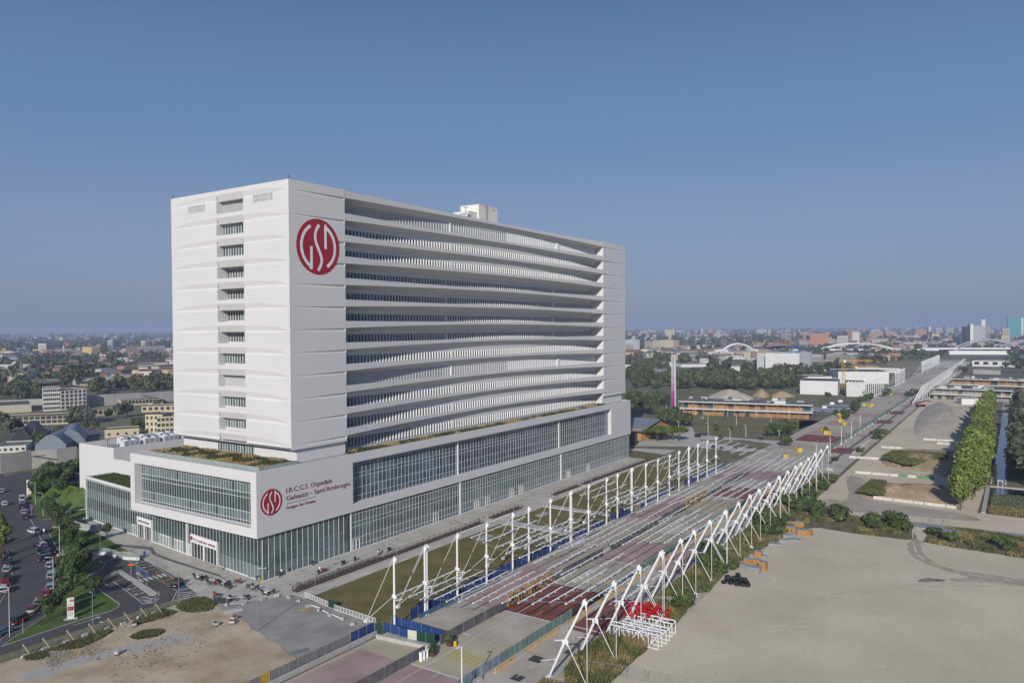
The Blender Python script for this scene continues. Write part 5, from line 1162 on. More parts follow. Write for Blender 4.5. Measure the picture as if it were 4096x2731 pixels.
# curved ramp wall with glass rail
def wallrun(name, label, cat, pts, h, th, mt, h2=0, mt2=None, pw_=1.1):
    P_ = [g(*p) for p in pts]; O_ = Vector((P_[0].x,P_[0].y,0)); t = thing(name, label, cat, O_)
    sm = []
    for i in range(len(P_)-1):
        p0, p1, p2, p3 = P_[max(0,i-1)], P_[i], P_[i+1], P_[min(len(P_)-1,i+2)]
        for s in range(5): u = s/5; sm.append(.5*((2*p1)+(p2-p0)*u+(2*p0-5*p1+4*p2-p3)*u*u+(3*p1-3*p2+p3-p0)*u**3))
    sm.append(P_[-1]); sm = [Vector((p.x,p.y,0))-O_ for p in sm]
    w = MB()
    for a, b in zip(sm, sm[1:]): w.bar(a+Vector((0,0,h/2)), b+Vector((0,0,h/2)), th, h)
    obj('wall', w, mt, t)
    if h2:
        for a, b in zip(sm, sm[1:]):
            n = max(1, round((b-a).length/pw_))
            for i in range(n):
                p, q = a.lerp(b, i/n), a.lerp(b, (i+.94)/n); obj('glass_pane', MB().bar(p+Vector((0,0,h+h2/2)), q+Vector((0,0,h+h2/2)), .03, h2), mt2, t); obj('post', MB().box(p.x-.04,p.y-.04,h,p.x+.04,p.y+.04,h+h2+.05), STEEL, t)
    return t
RG = M('rail_pane', (.26,.31,.28), .15, spec=.7)
wallrun('ramp_wall', 'curved white ramp wall topped with glass panes above the drop-off', 'wall', [kL(650,985),kL(870,975),kL(1100,962),kL(1180,985),kL(1290,1010),kL(1460,1018)], .75, .3, WHITE, 1.1, RG)
wallrun('stair_fence', 'white wall with steel panels around the underground stair', 'wall', [kL(700,600),kL(795,680),kL(960,720),kL(1050,705)], .6, .2, M('grey_concrete_wall', (.42,.43,.43), .8), 1.4, M('mesh_pane', (.36,.38,.38), .5), 1.3)
# site fence along the drive with timber props
t = thing('wire_fence', 'low wire fence with concrete blocks and timber props along the drive', 'fence', (0,0,0)); P_ = [g(*kA(*p)) for p in ((0,1355),(240,1272),(450,1205),(700,1120),(930,1050),(1130,990),(1300,930),(1470,880),(1620,830),(1800,760),(2060,665))]
i = 0
for a, b in zip(P_, P_[1:]):
    n = max(1, round((b-a).length/2.4))
    for k in range(n):
        p = a.lerp(b, k/n); obj('post', MB().tube((p.x,p.y,0),(p.x,p.y,1.25),.035), STEEL, t)
    for z in (.5,.85,1.2): obj('wire', MB().tube((a.x,a.y,z),(b.x,b.y,z),.015,.015,4), STEEL, t)
    if 1 <= i < 9:
        obj('prop', MB().bar((a.x,a.y,1.9),(a.x+.5,a.y-1.9,.05),.12), M('pale_timber', (.45,.36,.26), .85), t); obj('post', MB().bar((a.x,a.y,0),(a.x,a.y,2.0),.1), STEEL, t)
    i += 1
for i, (px, py) in enumerate([(250,1290),(460,1215),(690,1140),(880,1070),(1110,1005),(1280,950),(1450,880),(1600,840)]):
    p = g(*kA(px,py)); tag(obj('foundation_block', MB().bar((-.5,-.1,.22),(.5,.15,.2),.5,.42), CONC, None, (p.x,p.y-.3,0), R.uniform(-.2,.2)), f'rough concrete block at the foot of the wire fence, {nth(i)} from the left', 'concrete block', 'concrete blocks under the wire fence')
# planting and rubble at the edge of the dirt ground
gp_ = [WP(*[kA(*q) for q in pl]) for pl in ([(470,1230),(700,1150),(900,1090),(1100,1000),(1180,1030),(1000,1130),(850,1200),(640,1230)],[(1380,940),(1700,800),(1850,830),(1600,920),(1480,950)],[(1370,1080),(1480,1030),(1660,1010),(1720,1040),(1600,1090),(1430,1115)],[(1840,760),(2000,690),(2140,670),(2260,740),(2200,800),(1950,830)],[(250,1300),(450,1240),(500,1300),(320,1330)])]
for i, pl in enumerate(gp_):
    sheet('grass_ground', ragged(smooth_poly(pl,4), .55, .8, i+60), M('rough_grass', (.075,.095,.028), .95, col2=(.17,.15,.07), sc=.6, sc2=4, var=.2, bump=.6), .05); scatter_tufts('weeds', polysampler(pl), 5200, WEED, .12, .45, .08, 70+i)
rr = random.Random(31); RK = M('rubble', (.33,.29,.23), .95, .15, 2, rnd=.15)
def rock(s):
    mb = MB(); k = len(mb.v); mb.lathe([(.05*s,0),(s*rr.uniform(.7,1),s*.1),(s*rr.uniform(.6,.9),s*.45),(.06*s,s*rr.uniform(.5,.7))], 6); mb.v = [(x+rr.uniform(-.15,.15)*s, y+rr.uniform(-.15,.15)*s, z+rr.uniform(-.08,.08)*s) for x, y, z in mb.v]; return mb
rks = [rock(.5).mesh('rock', RK) for _ in range(4)]
rb = MB()
for _ in range(1500):
    c_ = rr.choice([(700,1260,.25),(560,1330,.2),(950,1230,.25),(1500,1300,1),(1900,1100,1),(500,1250,.4),(1650,860,.3)]); p = g(*kA(c_[0]+rr.gauss(0,220*c_[2]), min(1560, c_[1]+rr.gauss(0,110*c_[2]+14))))
    if p.y > 2.4 or p.x > -19 or p.y < -42: continue
    s = rr.uniform(.04,.16)*(1.6 if rr.random() < .08 else 1); rb.box(p.x,p.y,0,p.x+s*rr.uniform(.8,2),p.y+s*rr.uniform(.8,2),s)
o = obj('rubble', rb, RK); o['kind'] = 'stuff'
for i, (px, py, s) in enumerate([(840,1250,1.1),(460,1240,1.0),(245,1295,1.0),(1300,985,.8),(1440,960,.8),(980,1230,.9),(1080,1225,.8),(1600,835,.6),(590,1410,.7)]):
    p = g(*kA(px,py)); o = link('rock', rks[i % 4], None, (p.x,p.y,0), i); o.scale = (s,s*.8,s*.8); tag(o, f'pale lump of rubble on the dirt ground, {nth(i)} of the larger lumps', 'rock', 'larger rubble lumps')
sheet('pavement', ragged([tuple(g(*kA(*p))[:2]) for p in ((180,1470),(700,1330),(1200,1200),(1900,1050),(2010,1090),(1900,1140),(1500,1210),(1100,1290),(800,1400),(400,1520),(260,1560))], .5, 1.5, 4), M('dusty_concrete', (.38,.355,.32), .95, col2=(.45,.425,.385), sc=.5, sc2=3, var=.06), .022)
for i, ((px, py), lb) in enumerate(((kA(1235,1270),'concrete inspection box on legs in the middle of the dirt ground'),(kA(2255,970),'concrete inspection box with rusty lid farther right on the dirt ground'),(kB(335,950),'rusty concrete block beside the slab edge'),(kB(360,905),'rusty concrete pit cover beside the slab edge'),(kA(1400,975),'pale slab pair among the weeds'))):
    p = g(px, py); t = thing('inspection_box', lb, 'concrete box', (p.x,p.y,0), .3+i); obj('box', MB().box(-.55,-.4,.28,.55,.4,.75), CONC, t); obj('lid', MB().box(-.5,-.35,.75,.5,.35,.8), RUST if i != 0 else CONC, t)
    obj('leg', MB().box(-.5,-.35,0,-.4,.35,.28).box(.4,-.35,0,.5,.35,.28), DKSTEEL, t)
# totem sign
p = g(*kA(740,900)); t = thing('totem_sign', 'tall white totem sign with red panels on the lawn by the drive', 'sign', (p.x,p.y,.06), -.55)
obj('slab', MB().box(-.62,-.14,.12,.62,.14,4.3), WHITE, t); obj('base', MB().box(-1.2,-.55,-.02,1.2,.55,.12), CONC, t)
obj('red_panel', MB().box(-.55,-.165,1.75,.55,-.14,2.55).box(-.1,-.165,3.5,.55,-.14,3.95), RED, t)
lt = MB(); 
for i, z in enumerate((3.05,2.95,2.85,2.7,1.45,1.35,1.2,.95,.85,.7)): lt.box(-.5,-.155,z,.35-.15*(i % 3),-.141,z+.045)
lt.box(-.5,-.18,2.1,-.1,-.166,2.16).box(-.5,-.18,2.25,.2,-.166,2.3).box(-.5,-.18,1.92,.3,-.166,1.97)
obj('print_line', lt, M('print_grey', (.30,.31,.33), .6), t)
text('GSD', t, (0,-.18,3.62), (pi/2,0,0), .26, WHITE); text('P', t, (.15,-.17,.95), (pi/2,0,0), .45, DKSTEEL)
# signs
def sign(px, py, top, lb, col, shape='rect', w=.6, h=.6, face=-.55, post=M('sign_post', (.5,.5,.5), .5), body=None):
    p = g(px, py); hh = hgt(p, *top); t = thing('road_sign', lb, 'sign', (p.x,p.y,0), face); obj('post', MB().tube((0,0,0),(0,0,hh),.04), post, t)
    if shape == 'tri': pts = [(-.45,hh-.8),(.45,hh-.8),(0,hh)]
    elif shape == 'disc': pts = [(.36*cos(a*pi/6), hh-.36+.36*sin(a*pi/6)) for a in range(12)]
    else: pts = [(-w/2,hh-h),(w/2,hh-h),(w/2,hh),(-w/2,hh)]
    mb = MB(); mb.face([(x,-.06,z) for x, z in pts]); mb.face([(x,-.03,z) for x, z in pts[::-1]])
    for i in range(len(pts)): a, b = pts[i], pts[(i+1) % len(pts)]; mb.face([(a[0],-.06,a[1]),(a[0],-.03,a[1]),(b[0],-.03,b[1]),(b[0],-.06,b[1])])
    obj('sign_face', mb, col, t)
    if shape == 'tri': obj('inner', MB().face([(x*.62,-.065,hh-.52+(z-hh+.52)*.62) for x, z in pts]), WHITE, t)
    if body: text(body, t, (0,-.07,hh-h*.75), (pi/2,0,0), h*.6, WHITE, align='CENTER', ex=.002)
    return t
BLS = M('sign_blue', (.02,.10,.35), .5); ORS = M('sign_orange', (.62,.12,.02), .5); PUR = M('sign_purple', (.20,.08,.25), .5)
sign(*kA(1370,440), kA(1370,318), 'orange rectangular sign on a thin post in the drop-off', ORS, w=1.3, h=.5); sign(*kA(1455,475), kA(1455,372), 'blue pedestrian crossing sign on the traffic island', BLS, w=.75, h=.75); sign(*kA(1535,560), kA(1535,428), 'small blue and white sign at the zebra crossing', BLS, w=.7, h=.6)
sign(*kA(967,405), kA(967,310), 'round blue mandatory direction sign on the lawn tip', BLS, 'disc'); sign(*kA(605,330), kA(605,208), 'red triangular warning sign beside the street', RED, 'tri'); sign(*kA(622,440), kA(622,315), 'purple and white parking notice on a post', PUR, w=.75, h=.75); sign(*kA(692,350), kA(692,245), 'white disc and lilac sign beside the ramp', M('lilac', (.45,.42,.62), .5), w=1.2, h=.9)
sign(*kA(240,1055), kA(240,890), 'narrow red and white marker post beside the black off-roader', RED, w=.2, h=.6); sign(*kL(285,400), kL(285,325), 'triangular warning sign far up the street', RED, 'tri'); sign(*kL(330,560), kL(330,440), 'purple and white notice above the zebra crossing', PUR, w=.9, h=.9); sign(*kL(460,810), kL(460,690), 'small white sign on a post by the parked cars', WHITE2, w=.5, h=.6)
p = g(*kL(310,330)); t = thing('totem_sign', 'white parking totem with a blue letter at the top of the street', 'sign', (p.x,p.y,0), -.6); obj('slab', MB().box(-.9,-.15,0,.9,.15,5.2), WHITE, t); obj('blue_panel', MB().box(-.5,-.18,3.6,.6,-.15,4.8), BLS, t); text('P', t, (-.2,-.2,3.8), (pi/2,0,0), 1.1, WHITE)
# barrier gate and bin boxes
p = g(*kL(765,540)); t = thing('barrier_gate', 'red and white car park barrier arm at the edge of the park', 'barrier gate', (p.x,p.y,.05), -.3); obj('cabinet', MB().box(-.3,-.3,0,.3,.3,1.25), RED, t); obj('arm', MB().bar((0,0,1.1),(4.6,0,1.2),.12), WHITE2, t)
p = g(*kL(733,545)); tag(obj('bollard', MB().lathe([(.25,0),(.25,1.9),(.1,2.1)],10), WHITE2, None, (p.x,p.y,.05)), 'thick white bollard beside the barrier arm', 'bollard')
# row of bicycle hoops and bollards at the drop-off
hp = MB().path([(0,0,0),(0,0,.75),(.15,0,.85),(.75,0,.85),(.9,0,.75),(.9,0,0)], .035, 5).mesh('hoop', STEEL)
for i in range(13):
    p = g(*kA(1500+i*30, 255+i*19.5)); o = link('bicycle_hoop', hp, None, (p.x,p.y,0), 1.2); tag(o, f'steel bicycle hoop along the drop-off kerb, {nth(i)} from the ramp wall', 'bicycle rack', 'bicycle hoops along the drop-off kerb')
bl = MB().lathe([(.16,0),(.16,.8),(.05,.86)], 8).mesh('bollard', GREYM)
for i, a in enumerate(((1700,368),(1963,550),(2275,365),(1358,195))):
    p = g(*kA(*a)); o = link('bollard', bl, None, (p.x,p.y,0)); tag(o, ('grey bollard among the bicycle hoops','grey bollard by the dark parked car','grey bollard beside the main entrance','grey bollard at the end of the ramp wall')[i], 'bollard')
for i, (a, mt, lb) in enumerate(((kB(620,510),M('bin_yellow',(.6,.42,.03),.5),'yellow bin standing at the glass corner'),(kB(597,500),BLS,'blue litter bin beside the yellow bin at the corner'),(kA(1512,240),BLS,'dark blue letter box by the end of the ramp wall'),(kL(1052,690),BLS,'small blue box on the stair fence'))):
    p = g(*a); t = thing('bin', lb, 'bin', (p.x,p.y,0)); obj('body', MB().box(-.22,-.2,.35,.22,.2,1.15), mt, t); obj('post', MB().box(-.06,-.06,0,.06,.06,.35), DKSTEEL, t); obj('lid', MB().box(-.25,-.23,1.15,.25,.23,1.22), DKSTEEL if mt is not BLS else mt, t)
for sx_, lb in ((-.25,'small white camera on the left side of the glass corner'),(.6,'small white camera on the right side of the glass corner')):
    t = thing('security_camera', lb, 'camera', (0,0,0)); q = (-.25,.7,3.0) if sx_ < 0 else (.7,-.3,3.0); obj('arm', MB().bar((0,0,3.0), q, .06), WHITE2, t); obj('dome', MB().lathe([(.02,0),(.18,.08),(.2,.25),(.02,.3)],8,(q[0],q[1],2.85)), WHITE2, t)
# cast blocks, plank pile and leftovers on the concrete yard
for i, (a, s) in enumerate([((655,700),.55),((790,655),.4),((925,680),.6),((1030,715),.4),((1130,770),.55),((1245,810),.45),((1350,865),.6),((1490,905),.4),((1590,960),.45),((465,745),.45),((275,755),.4)]):
    p = g(*kB(*a)); tag(obj('concrete_block', MB().box(-s,-.25,0,s,.25,.42).box(-s*.5,-.2,.42,s*.4,.15,.5), CONC, None, (p.x,p.y,.01), i*.7), f'loose concrete block across the yard, {nth(i)} of the scattered line', 'concrete block', 'loose concrete blocks on the yard')
p = g(*kB(820,665)); tag(obj('concrete_ball', MB().lathe([(.02,0),(.28,.12),(.35,.35),(.28,.58),(.02,.7)],10), CONC, None, (p.x,p.y,.01)), 'round concrete ball beside the motor scooters', 'stone ball')
for nm, a, n, mt, lb in (('plank_pile',(345,815),9,M('grey_planks',(.48,.46,.43),.8,.1,3),'pile of pale planks at the edge of the concrete yard'),('plank_pile',(1030,1240),6,M('steel_sheets',(.30,.33,.38),.4,.1,2,metal=.5),'stack of long metal sheets beside the grey hoarding')):
    p = g(*kB(*a)); t = thing(nm, lb, 'pile', (p.x,p.y,.01), -.4)
    for k in range(n): obj('plank', MB().bar((-1.7+R.uniform(-.3,.3),(k-n/2)*.24,.06+.05*(k % 3)),(1.7+R.uniform(-.3,.3),(k-n/2)*.24+R.uniform(-.2,.2),.07+.05*(k % 3)),.2,.05), mt, t)
p = g(*kB(1110,805)); t = thing('debris_heap', 'yellow and tan sheets heaped with pale rubble on the concrete yard', 'heap', (p.x,p.y,.01)); obj('sheet', MB().box(-.9,-.1,.1,.1,.7,.2), M('yellow_board',(.5,.4,.06),.7), t); obj('sheet', MB().box(-.4,-.8,.08,.9,-.1,.16), TAN, t); 
for k in range(16): obj('rubble', rks[k % 4], None, t, (R.gauss(.3,.9),R.gauss(-.2,.5),0)).scale = (.4,.4,.3)
for a, b, i in ((kB(1280,825),kB(1470,905),0),(kB(1165,770),kB(1260,800),1)):
    p, q = g(*a), g(*b); tag(obj('fallen_pole', MB().bar((p.x,p.y,.35),(q.x,q.y,.35),.16), WHITE2), ('long white beam lying on blocks in the concrete yard','shorter white beam lying on blocks in the concrete yard')[i], 'beam')
def lowfence(nm, lb, a, b, h, mt, pw_=.9):
    p, q = g(*a), g(*b); L_ = (q-p).length; n = int(L_/pw_); t = thing(nm, lb, 'fence', (p.x,p.y,0)); d = (q-p)/n
    for k in range(n):
        u = Vector((d.x*k,d.y*k,0)); v = Vector((d.x*(k+.92),d.y*(k+.92),0)); f = MB(); Z = Vector((0,0,h)); z0 = Vector((0,0,.1))
        for s, e in ((u+z0,v+z0),(u+Z,v+Z),(u+z0,u+Z),(v+z0,v+Z)): f.bar(s, e, .06)
        for s in range(1, 4): w_ = u.lerp(v, s/4); f.bar(w_+z0, w_+Z, .035)
        obj('panel', f, mt, t)
    return t
lowfence('metal_fence','white barred fence at the near corner of the dry lawn',kB(1095,670),kB(1340,770),1.15,WHITE2); lowfence('metal_fence','white barred fence running to the green gate',kB(1405,805),kB(1840,950),1.15,WHITE2)
p, q = g(*kB(1345,770)), g(*kB(1420,790)); tag(obj('mesh_gate', MB().bar((p.x,p.y,.8),(q.x,q.y,.8),.06,1.5), GREENP), 'dark mesh gate panel between the two white barred fences', 'gate')
p, q = g(*kB(140,735)), g(*kB(280,745)); t = thing('mesh_gate', 'dark green mesh screen in front of the parked scooters', 'screen', (0,0,0)); obj('mesh', MB().bar((p.x,p.y,.75),(q.x,q.y,.75),.05,1.3), M('dark_mesh', (.03,.04,.038), .8), t); obj('post', MB().tube((q.x,q.y,0),(q.x,q.y,1.9),.05), STEEL, t)
p, q = g(*kB(280,750)), g(*kB(480,745)); obj('rail', MB().tube((p.x,p.y,1.5),(q.x,q.y,1.5),.03).tube((p.x,p.y,.2),(q.x,q.y,.2),.03), STEEL, t)

# ---------------------------------------------------------------- cars
TYRE = RUBBER; CARG = M('car_glass', (.018,.022,.028), .05, spec=.9)
def carpaint(n, c): return M('car_'+n, c, .25, .02, 1, metal=.25, spec=.6, coat=.6)
PAINT = {n: carpaint(n, c) for n, c in dict(white=(.72,.72,.71), silver=(.42,.44,.46), grey=(.16,.17,.18), black=(.015,.015,.018), red=(.38,.015,.02), blue=(.03,.06,.16), navy=(.012,.018,.04), teal=(.02,.13,.13), maroon=(.16,.01,.015)).items()}
def car_meshes(kind):
    if kind == 'van': L_, W_, H_, belt, prof = 5.0, 1.95, 1.95, 1.05, [(-2.35,.95),(-2.3,1.9),(1.05,1.92),(1.75,1.1)]
    elif kind == 'suv': L_, W_, H_, belt, prof = 4.5, 1.9, 1.66, .98, [(-2.1,.95),(-1.85,1.6),(.55,1.64),(1.2,1.0)]
    elif kind == 'boxy': L_, W_, H_, belt, prof = 4.3, 1.8, 1.85, 1.05, [(-2.05,1.0),(-1.98,1.82),(.7,1.84),(1.0,1.05)]
    elif kind == 'small': L_, W_, H_, belt, prof = 3.6, 1.64, 1.48, .9, [(-1.7,.88),(-1.3,1.4),(.35,1.46),(1.05,.92)]
    else: L_, W_, H_, belt, prof = 4.2, 1.78, 1.46, .88, [(-1.95,.86),(-1.4,1.36),(.35,1.42),(1.2,.88)]
    hl = L_/2; hw = W_/2; b = MB()
    # lower body: lofted stations (x, half width, z bottom, z top)
    st = [(-hl,hw*.82,.42,belt*.80),(-hl+.12,hw*.95,.26,belt*.98),(-hl+.7,hw,.22,belt),(0,hw,.2,belt),(hl-1.1,hw,.22,belt*.97),(hl-.35,hw*.94,.25,belt*.84),(hl,hw*.78,.38,belt*.68)]
    ring = []
    for x, w, z0, z1 in st:
        i = len(b.v); zm = z0+(z1-z0)*.55; b.v += [(x,-w*.94,z0),(x,-w,zm),(x,-w*.9,z1),(x,w*.9,z1),(x,w,zm),(x,w*.94,z0)]; ring.append(i)
    for a, c in zip(ring, ring[1:]):
        for k in range(6): k2 = (k+1) % 6; b.f.append((a+k, c+k, c+k2, a+k2)[::-1])
    b.f.append(tuple(ring[0]+k for k in range(6))); b.f.append(tuple(ring[-1]+k for k in reversed(range(6))))
    gl_ = MB(); x0, z0 = prof[0]; x1, z1 = prof[1]; x2, z2 = prof[2]; x3, z3 = prof[3]; wb = hw*.9; wt = hw*.74
    i = len(gl_.v); gl_.v += [(x0,-wb,z0-.05),(x3,-wb,z3-.05),(x2,-wt,z2-.04),(x1,-wt,z1-.04),(x0,wb,z0-.05),(x3,wb,z3-.05),(x2,wt,z2-.04),(x1,wt,z1-.04)]
    gl_.f += [(0,1,2,3),(7,6,5,4),(1,5,6,2),(4,0,3,7),(3,2,6,7)]
    rf_ = MB(); rf_.v += [(x1-.03,-wt-.02,z1-.05),(x2+.05,-wt-.02,z2-.05),(x2+.05,wt+.02,z2-.05),(x1-.03,wt+.02,z1-.05),(x1+.1,-wt*.9,z1+.04),(x2-.1,-wt*.9,z2+.03),(x2-.1,wt*.9,z2+.03),(x1+.1,wt*.9,z1+.04)]
    rf_.f += [(4,5,6,7),(0,1,5,4),(1,2,6,5),(2,3,7,6),(3,0,4,7)]
    xm = (x1+x2)/2
    for s in (-1, 1):
        rf_.bar((xm,s*(wb-.01),belt-.05),(xm,s*(wt+.01),z2-.05),.09,.05); rf_.bar((x0+.02,s*wb,z0-.02),(x1,s*(wt+.01),z1-.05),.1,.07); rf_.bar((x3,s*wb,z3-.02),(x2,s*(wt+.01),z2-.05),.07,.07)
    rW = .34 if kind != 'suv' else .37
    wh = MB().tube((0,-.11,0),(0,.11,0),rW,rW,14); rim = MB().tube((0,-.125,0),(0,.125,0),rW*.58,rW*.58,10)
    lt_ = MB().box(hl-.2,-.3,-.07,hl-.02,.12,.09)
    return dict(body=b.mesh('body_'+kind, None, True), win=gl_.mesh('win', CARG), roof=rf_.mesh('roof', None), wheel=wh.mesh('wheel', TYRE), rim=rim.mesh('rim', STEEL), L=L_, W=W_, r=rW, belt=belt)
CM = {k: car_meshes(k) for k in ('hatch','suv','small','van','boxy')}; CARC = {}
HLM = MB().box(-.12,-.2,-.08,.06,.2,.08); HL1 = HLM.mesh('headlight', M('headlight_clear', (.6,.62,.65), .2)); TL1 = HLM.mesh('tail_light', M('tail_red', (.35,.01,.01), .3)); PLT = MB().box(-.02,-.26,-.06,.02,.26,.06).mesh('number_plate', WHITE2)
def car(kind, col, x, y, ang, label, group='cars parked along the kerb', z=.03):
    key = (kind, col); c = CM[kind]
    if key not in CARC:
        bd = c['body'].copy(); bd.materials.clear(); bd.materials.append(PAINT[col]); rfm = c['roof'].copy(); rfm.materials.clear(); rfm.materials.append(PAINT['maroon'] if (kind, col) == ('small','white') else PAINT[col]); CARC[key] = (bd, rfm)
    bd, rfm = CARC[key]; t = thing('parked_car', label, 'car', (x,y,z), ang, group)
    link('body', bd, t); link('window', c['win'], t); link('roof', rfm, t)
    xw = c['L']*.31
    for sx_ in (-1, 1):
        for sy in (-1, 1):
            w = link('wheel', c['wheel'], t, (sx_*xw, sy*(c['W']/2-.1), c['r'])); link('rim', c['rim'], w)
    for sy in (-1, 1): link('headlight', HL1, t, (c['L']/2-.08, sy*c['W']*.34, c['belt']*.62)); link('tail_light', TL1, t, (-c['L']/2+.06, sy*c['W']*.36, c['belt']*.72))
    link('number_plate', PLT, t, (-c['L']/2-.0, 0, .55))
    if kind == 'boxy': obj('spare_wheel', MB().tube((-2.32,0,1.0),(-2.12,0,1.0),.36,.36,14), TYRE, t)
    return t
def carpx(kind, col, k, px, py, a, label, group='cars parked along the kerb'):
    p = g(*k(px, py)); return car(kind, col, p.x, p.y, a, label, group)
SA = atan2(63.9-22.5, -16.3+37.6)  # street heading near
cars = [('boxy','black',kA,215,935,SA-.55,'black boxy off-roader with spare wheel parked at the bend'),('small','white',kA,345,822,SA-.25,'small white car with a dark red roof behind the black off-roader'),('hatch','silver',kA,410,745,SA-.1,'silver hatchback between the white and the red car'),('small','red',kA,478,650,SA+.0,'bright red small car half hidden by the roadside trees'),('hatch','silver',kA,525,585,SA,'pale blue-grey car under the trees behind the red car'),('suv','silver',kA,535,465,SA+.02,'silver grey SUV under the lamp post on the street'),('hatch','silver',kA,520,355,SA,'silver car parked ahead of the grey SUV'),
('suv','navy',kA,500,280,SA-1.1,'dark blue SUV turning across the street'),('hatch','black',kA,487,222,SA+1.57-.7,'black hatchback pulling out behind a dark car'),('hatch','maroon',kA,455,185,SA+.5,'dark red car in the queue of the street'),('hatch','white',kA,430,145,SA+.4,'white saloon at the head of the queue'),('suv','white',kL,350,735,SA+.5,'white SUV with black roof in the street lane'),('hatch','navy',kL,268,580,SA+.1,'dark car below the zebra crossing'),('hatch','silver',kL,250,530,SA+.1,'silver car behind the dark car at the crossing'),('suv','black',kL,230,470,SA+.1,'black SUV in the queue farther up'),('hatch','silver',kL,232,435,SA+.1,'silver car close behind the black SUV'),('van','white',kL,232,395,SA+.1,'white box van in the queue'),('hatch','white',kL,48,445,SA+.2,'white car driving alone in the far lane'),
('hatch','silver',kL,25,310,SA,'silver car at the left picture edge far up'),('hatch','silver',kA,62,90,SA-.3,'silver car in the left row, farthest visible from the camera'),('hatch','blue',kA,55,240,SA-.1,'blue-grey car second in the left row'),('suv','navy',kA,70,330,SA-.1,'dark blue SUV third in the left row'),('hatch','silver',kA,68,400,SA+.05,'silver car fourth in the left row'),('hatch','black',kA,75,490,SA+.1,'black car fifth in the left row'),('hatch','red',kA,45,540,SA+.2,'red car sixth in the left row'),('suv','white',kA,12,620,SA+.3,'white SUV nearest in the left row'),('hatch','teal',kA,30,1060,SA-.75,'teal car cut by the left picture edge')]
for kd, col, k, px, py, a, lb in cars: carpx(kd, col, k, px, py, a, lb)
carpx('suv','black',kA,1850,545,.75,'black SUV standing in the blue bay of the drop-off')
for i, (kd, col, k, px, py, a, lb) in enumerate([('van','black',kI,1025,1300,-.1,'black van parked beyond the far lawn'),('hatch','black',kI,1098,1282,-.1,'black car behind the black van'),('hatch','maroon',kI,1188,1415,.6,'dark red car beside the far masts'),('small','red',kI,1268,1425,.3,'bright red car beside the far masts'),('hatch','black',kI,1415,1418,.3,'black car at the end of the blue hoarding'),('hatch','black',kI,1680,1328,0,'lone black car on the far road'),('suv','white',kI,1075,1115,0,'white SUV in front of the timber pavilion'),('small','silver',kI,1215,1160,0,'silver car on the far grass road'),('hatch','black',kI,825,1215,.2,'dark car beside the orange brick gable'),('hatch','silver',kI,860,1208,.2,'grey car behind the brick gable'),('hatch','white',kJ,945,945,0,'white car on the far boulevard')]): carpx(kd, col, k, px, py, a, lb, 'cars parked in the distance')
for i in range(16):
    px = 570+i*15; p = g(*kL(px, 195-i*2.4+R.uniform(-3,3))); car(R.choice(['hatch','suv','small']), R.choice(['silver','white','black','navy','grey']), p.x, p.y, 1.2, f'car behind the park trees up the street, {nth(i)} from the left', 'cars in the far car park')
# ---------------------------------------------------------------- motorcycles and bicycles
def moto_proto(col, box=True, fair=False):
    t = thing('motorcycle', '', 'motorcycle', (0,0,0)); 
    for x in (-.66, .66): w = obj('wheel', MB().tube((0,-.07,0),(0,.07,0),.3,.3,14), TYRE, t, (x,0,.3)); obj('rim', MB().tube((0,-.08,0),(0,.08,0),.17,.17,8), STEEL, w)
    b = MB(); b.bar((-.5,0,.55),(.25,0,.5),.3,.35); b.bar((-.3,0,.35),(.2,0,.35),.36,.25)
    obj('engine', b, DKSTEEL, t)
    f = MB().bar((-.05,0,.78),(.42,0,.85),.34,.26).bar((.66,-.0,.35),(.66,0,.66),.2,.1)
    if fair: f.bar((.35,0,.7),(.75,0,1.05),.42,.3).bar((.6,0,1.05),(.72,0,1.35),.3,.03)
    obj('bodywork', f, col, t); obj('seat', MB().bar((-.75,0,.82),(.02,0,.78),.3,.12), RUBBER, t)
    obj('fork', MB().tube((.68,-.1,.3),(.42,-.1,.98),.03).tube((.68,.1,.3),(.42,.1,.98),.03), STEEL, t); obj('handlebar', MB().tube((.38,-.36,1.05),(.38,.36,1.05),.022).box(.3,-.42,1.1,.36,-.3,1.2).box(.3,.3,1.1,.36,.42,1.2), DKSTEEL, t)
    obj('headlight', MB().tube((.5,0,.95),(.62,0,.95),.09), STEEL, t)
    if box: obj('top_case', MB().box(-1.05,-.22,.88,-.62,.22,1.2), RUBBER, t)
    return t
MP = {}; mbl = [('black',M('moto_black',(.02,.02,.022),.3)),('white',M('moto_white',(.6,.6,.6),.3)),('red',M('moto_red',(.35,.02,.03),.3)),('silver',M('moto_silver',(.35,.36,.38),.3)),('blue',M('moto_blue',(.03,.09,.22),.3))]
for i, (cn, mt) in enumerate(mbl): MP[cn] = [moto_proto(mt, i != 2, i in (1,2,3)), False]
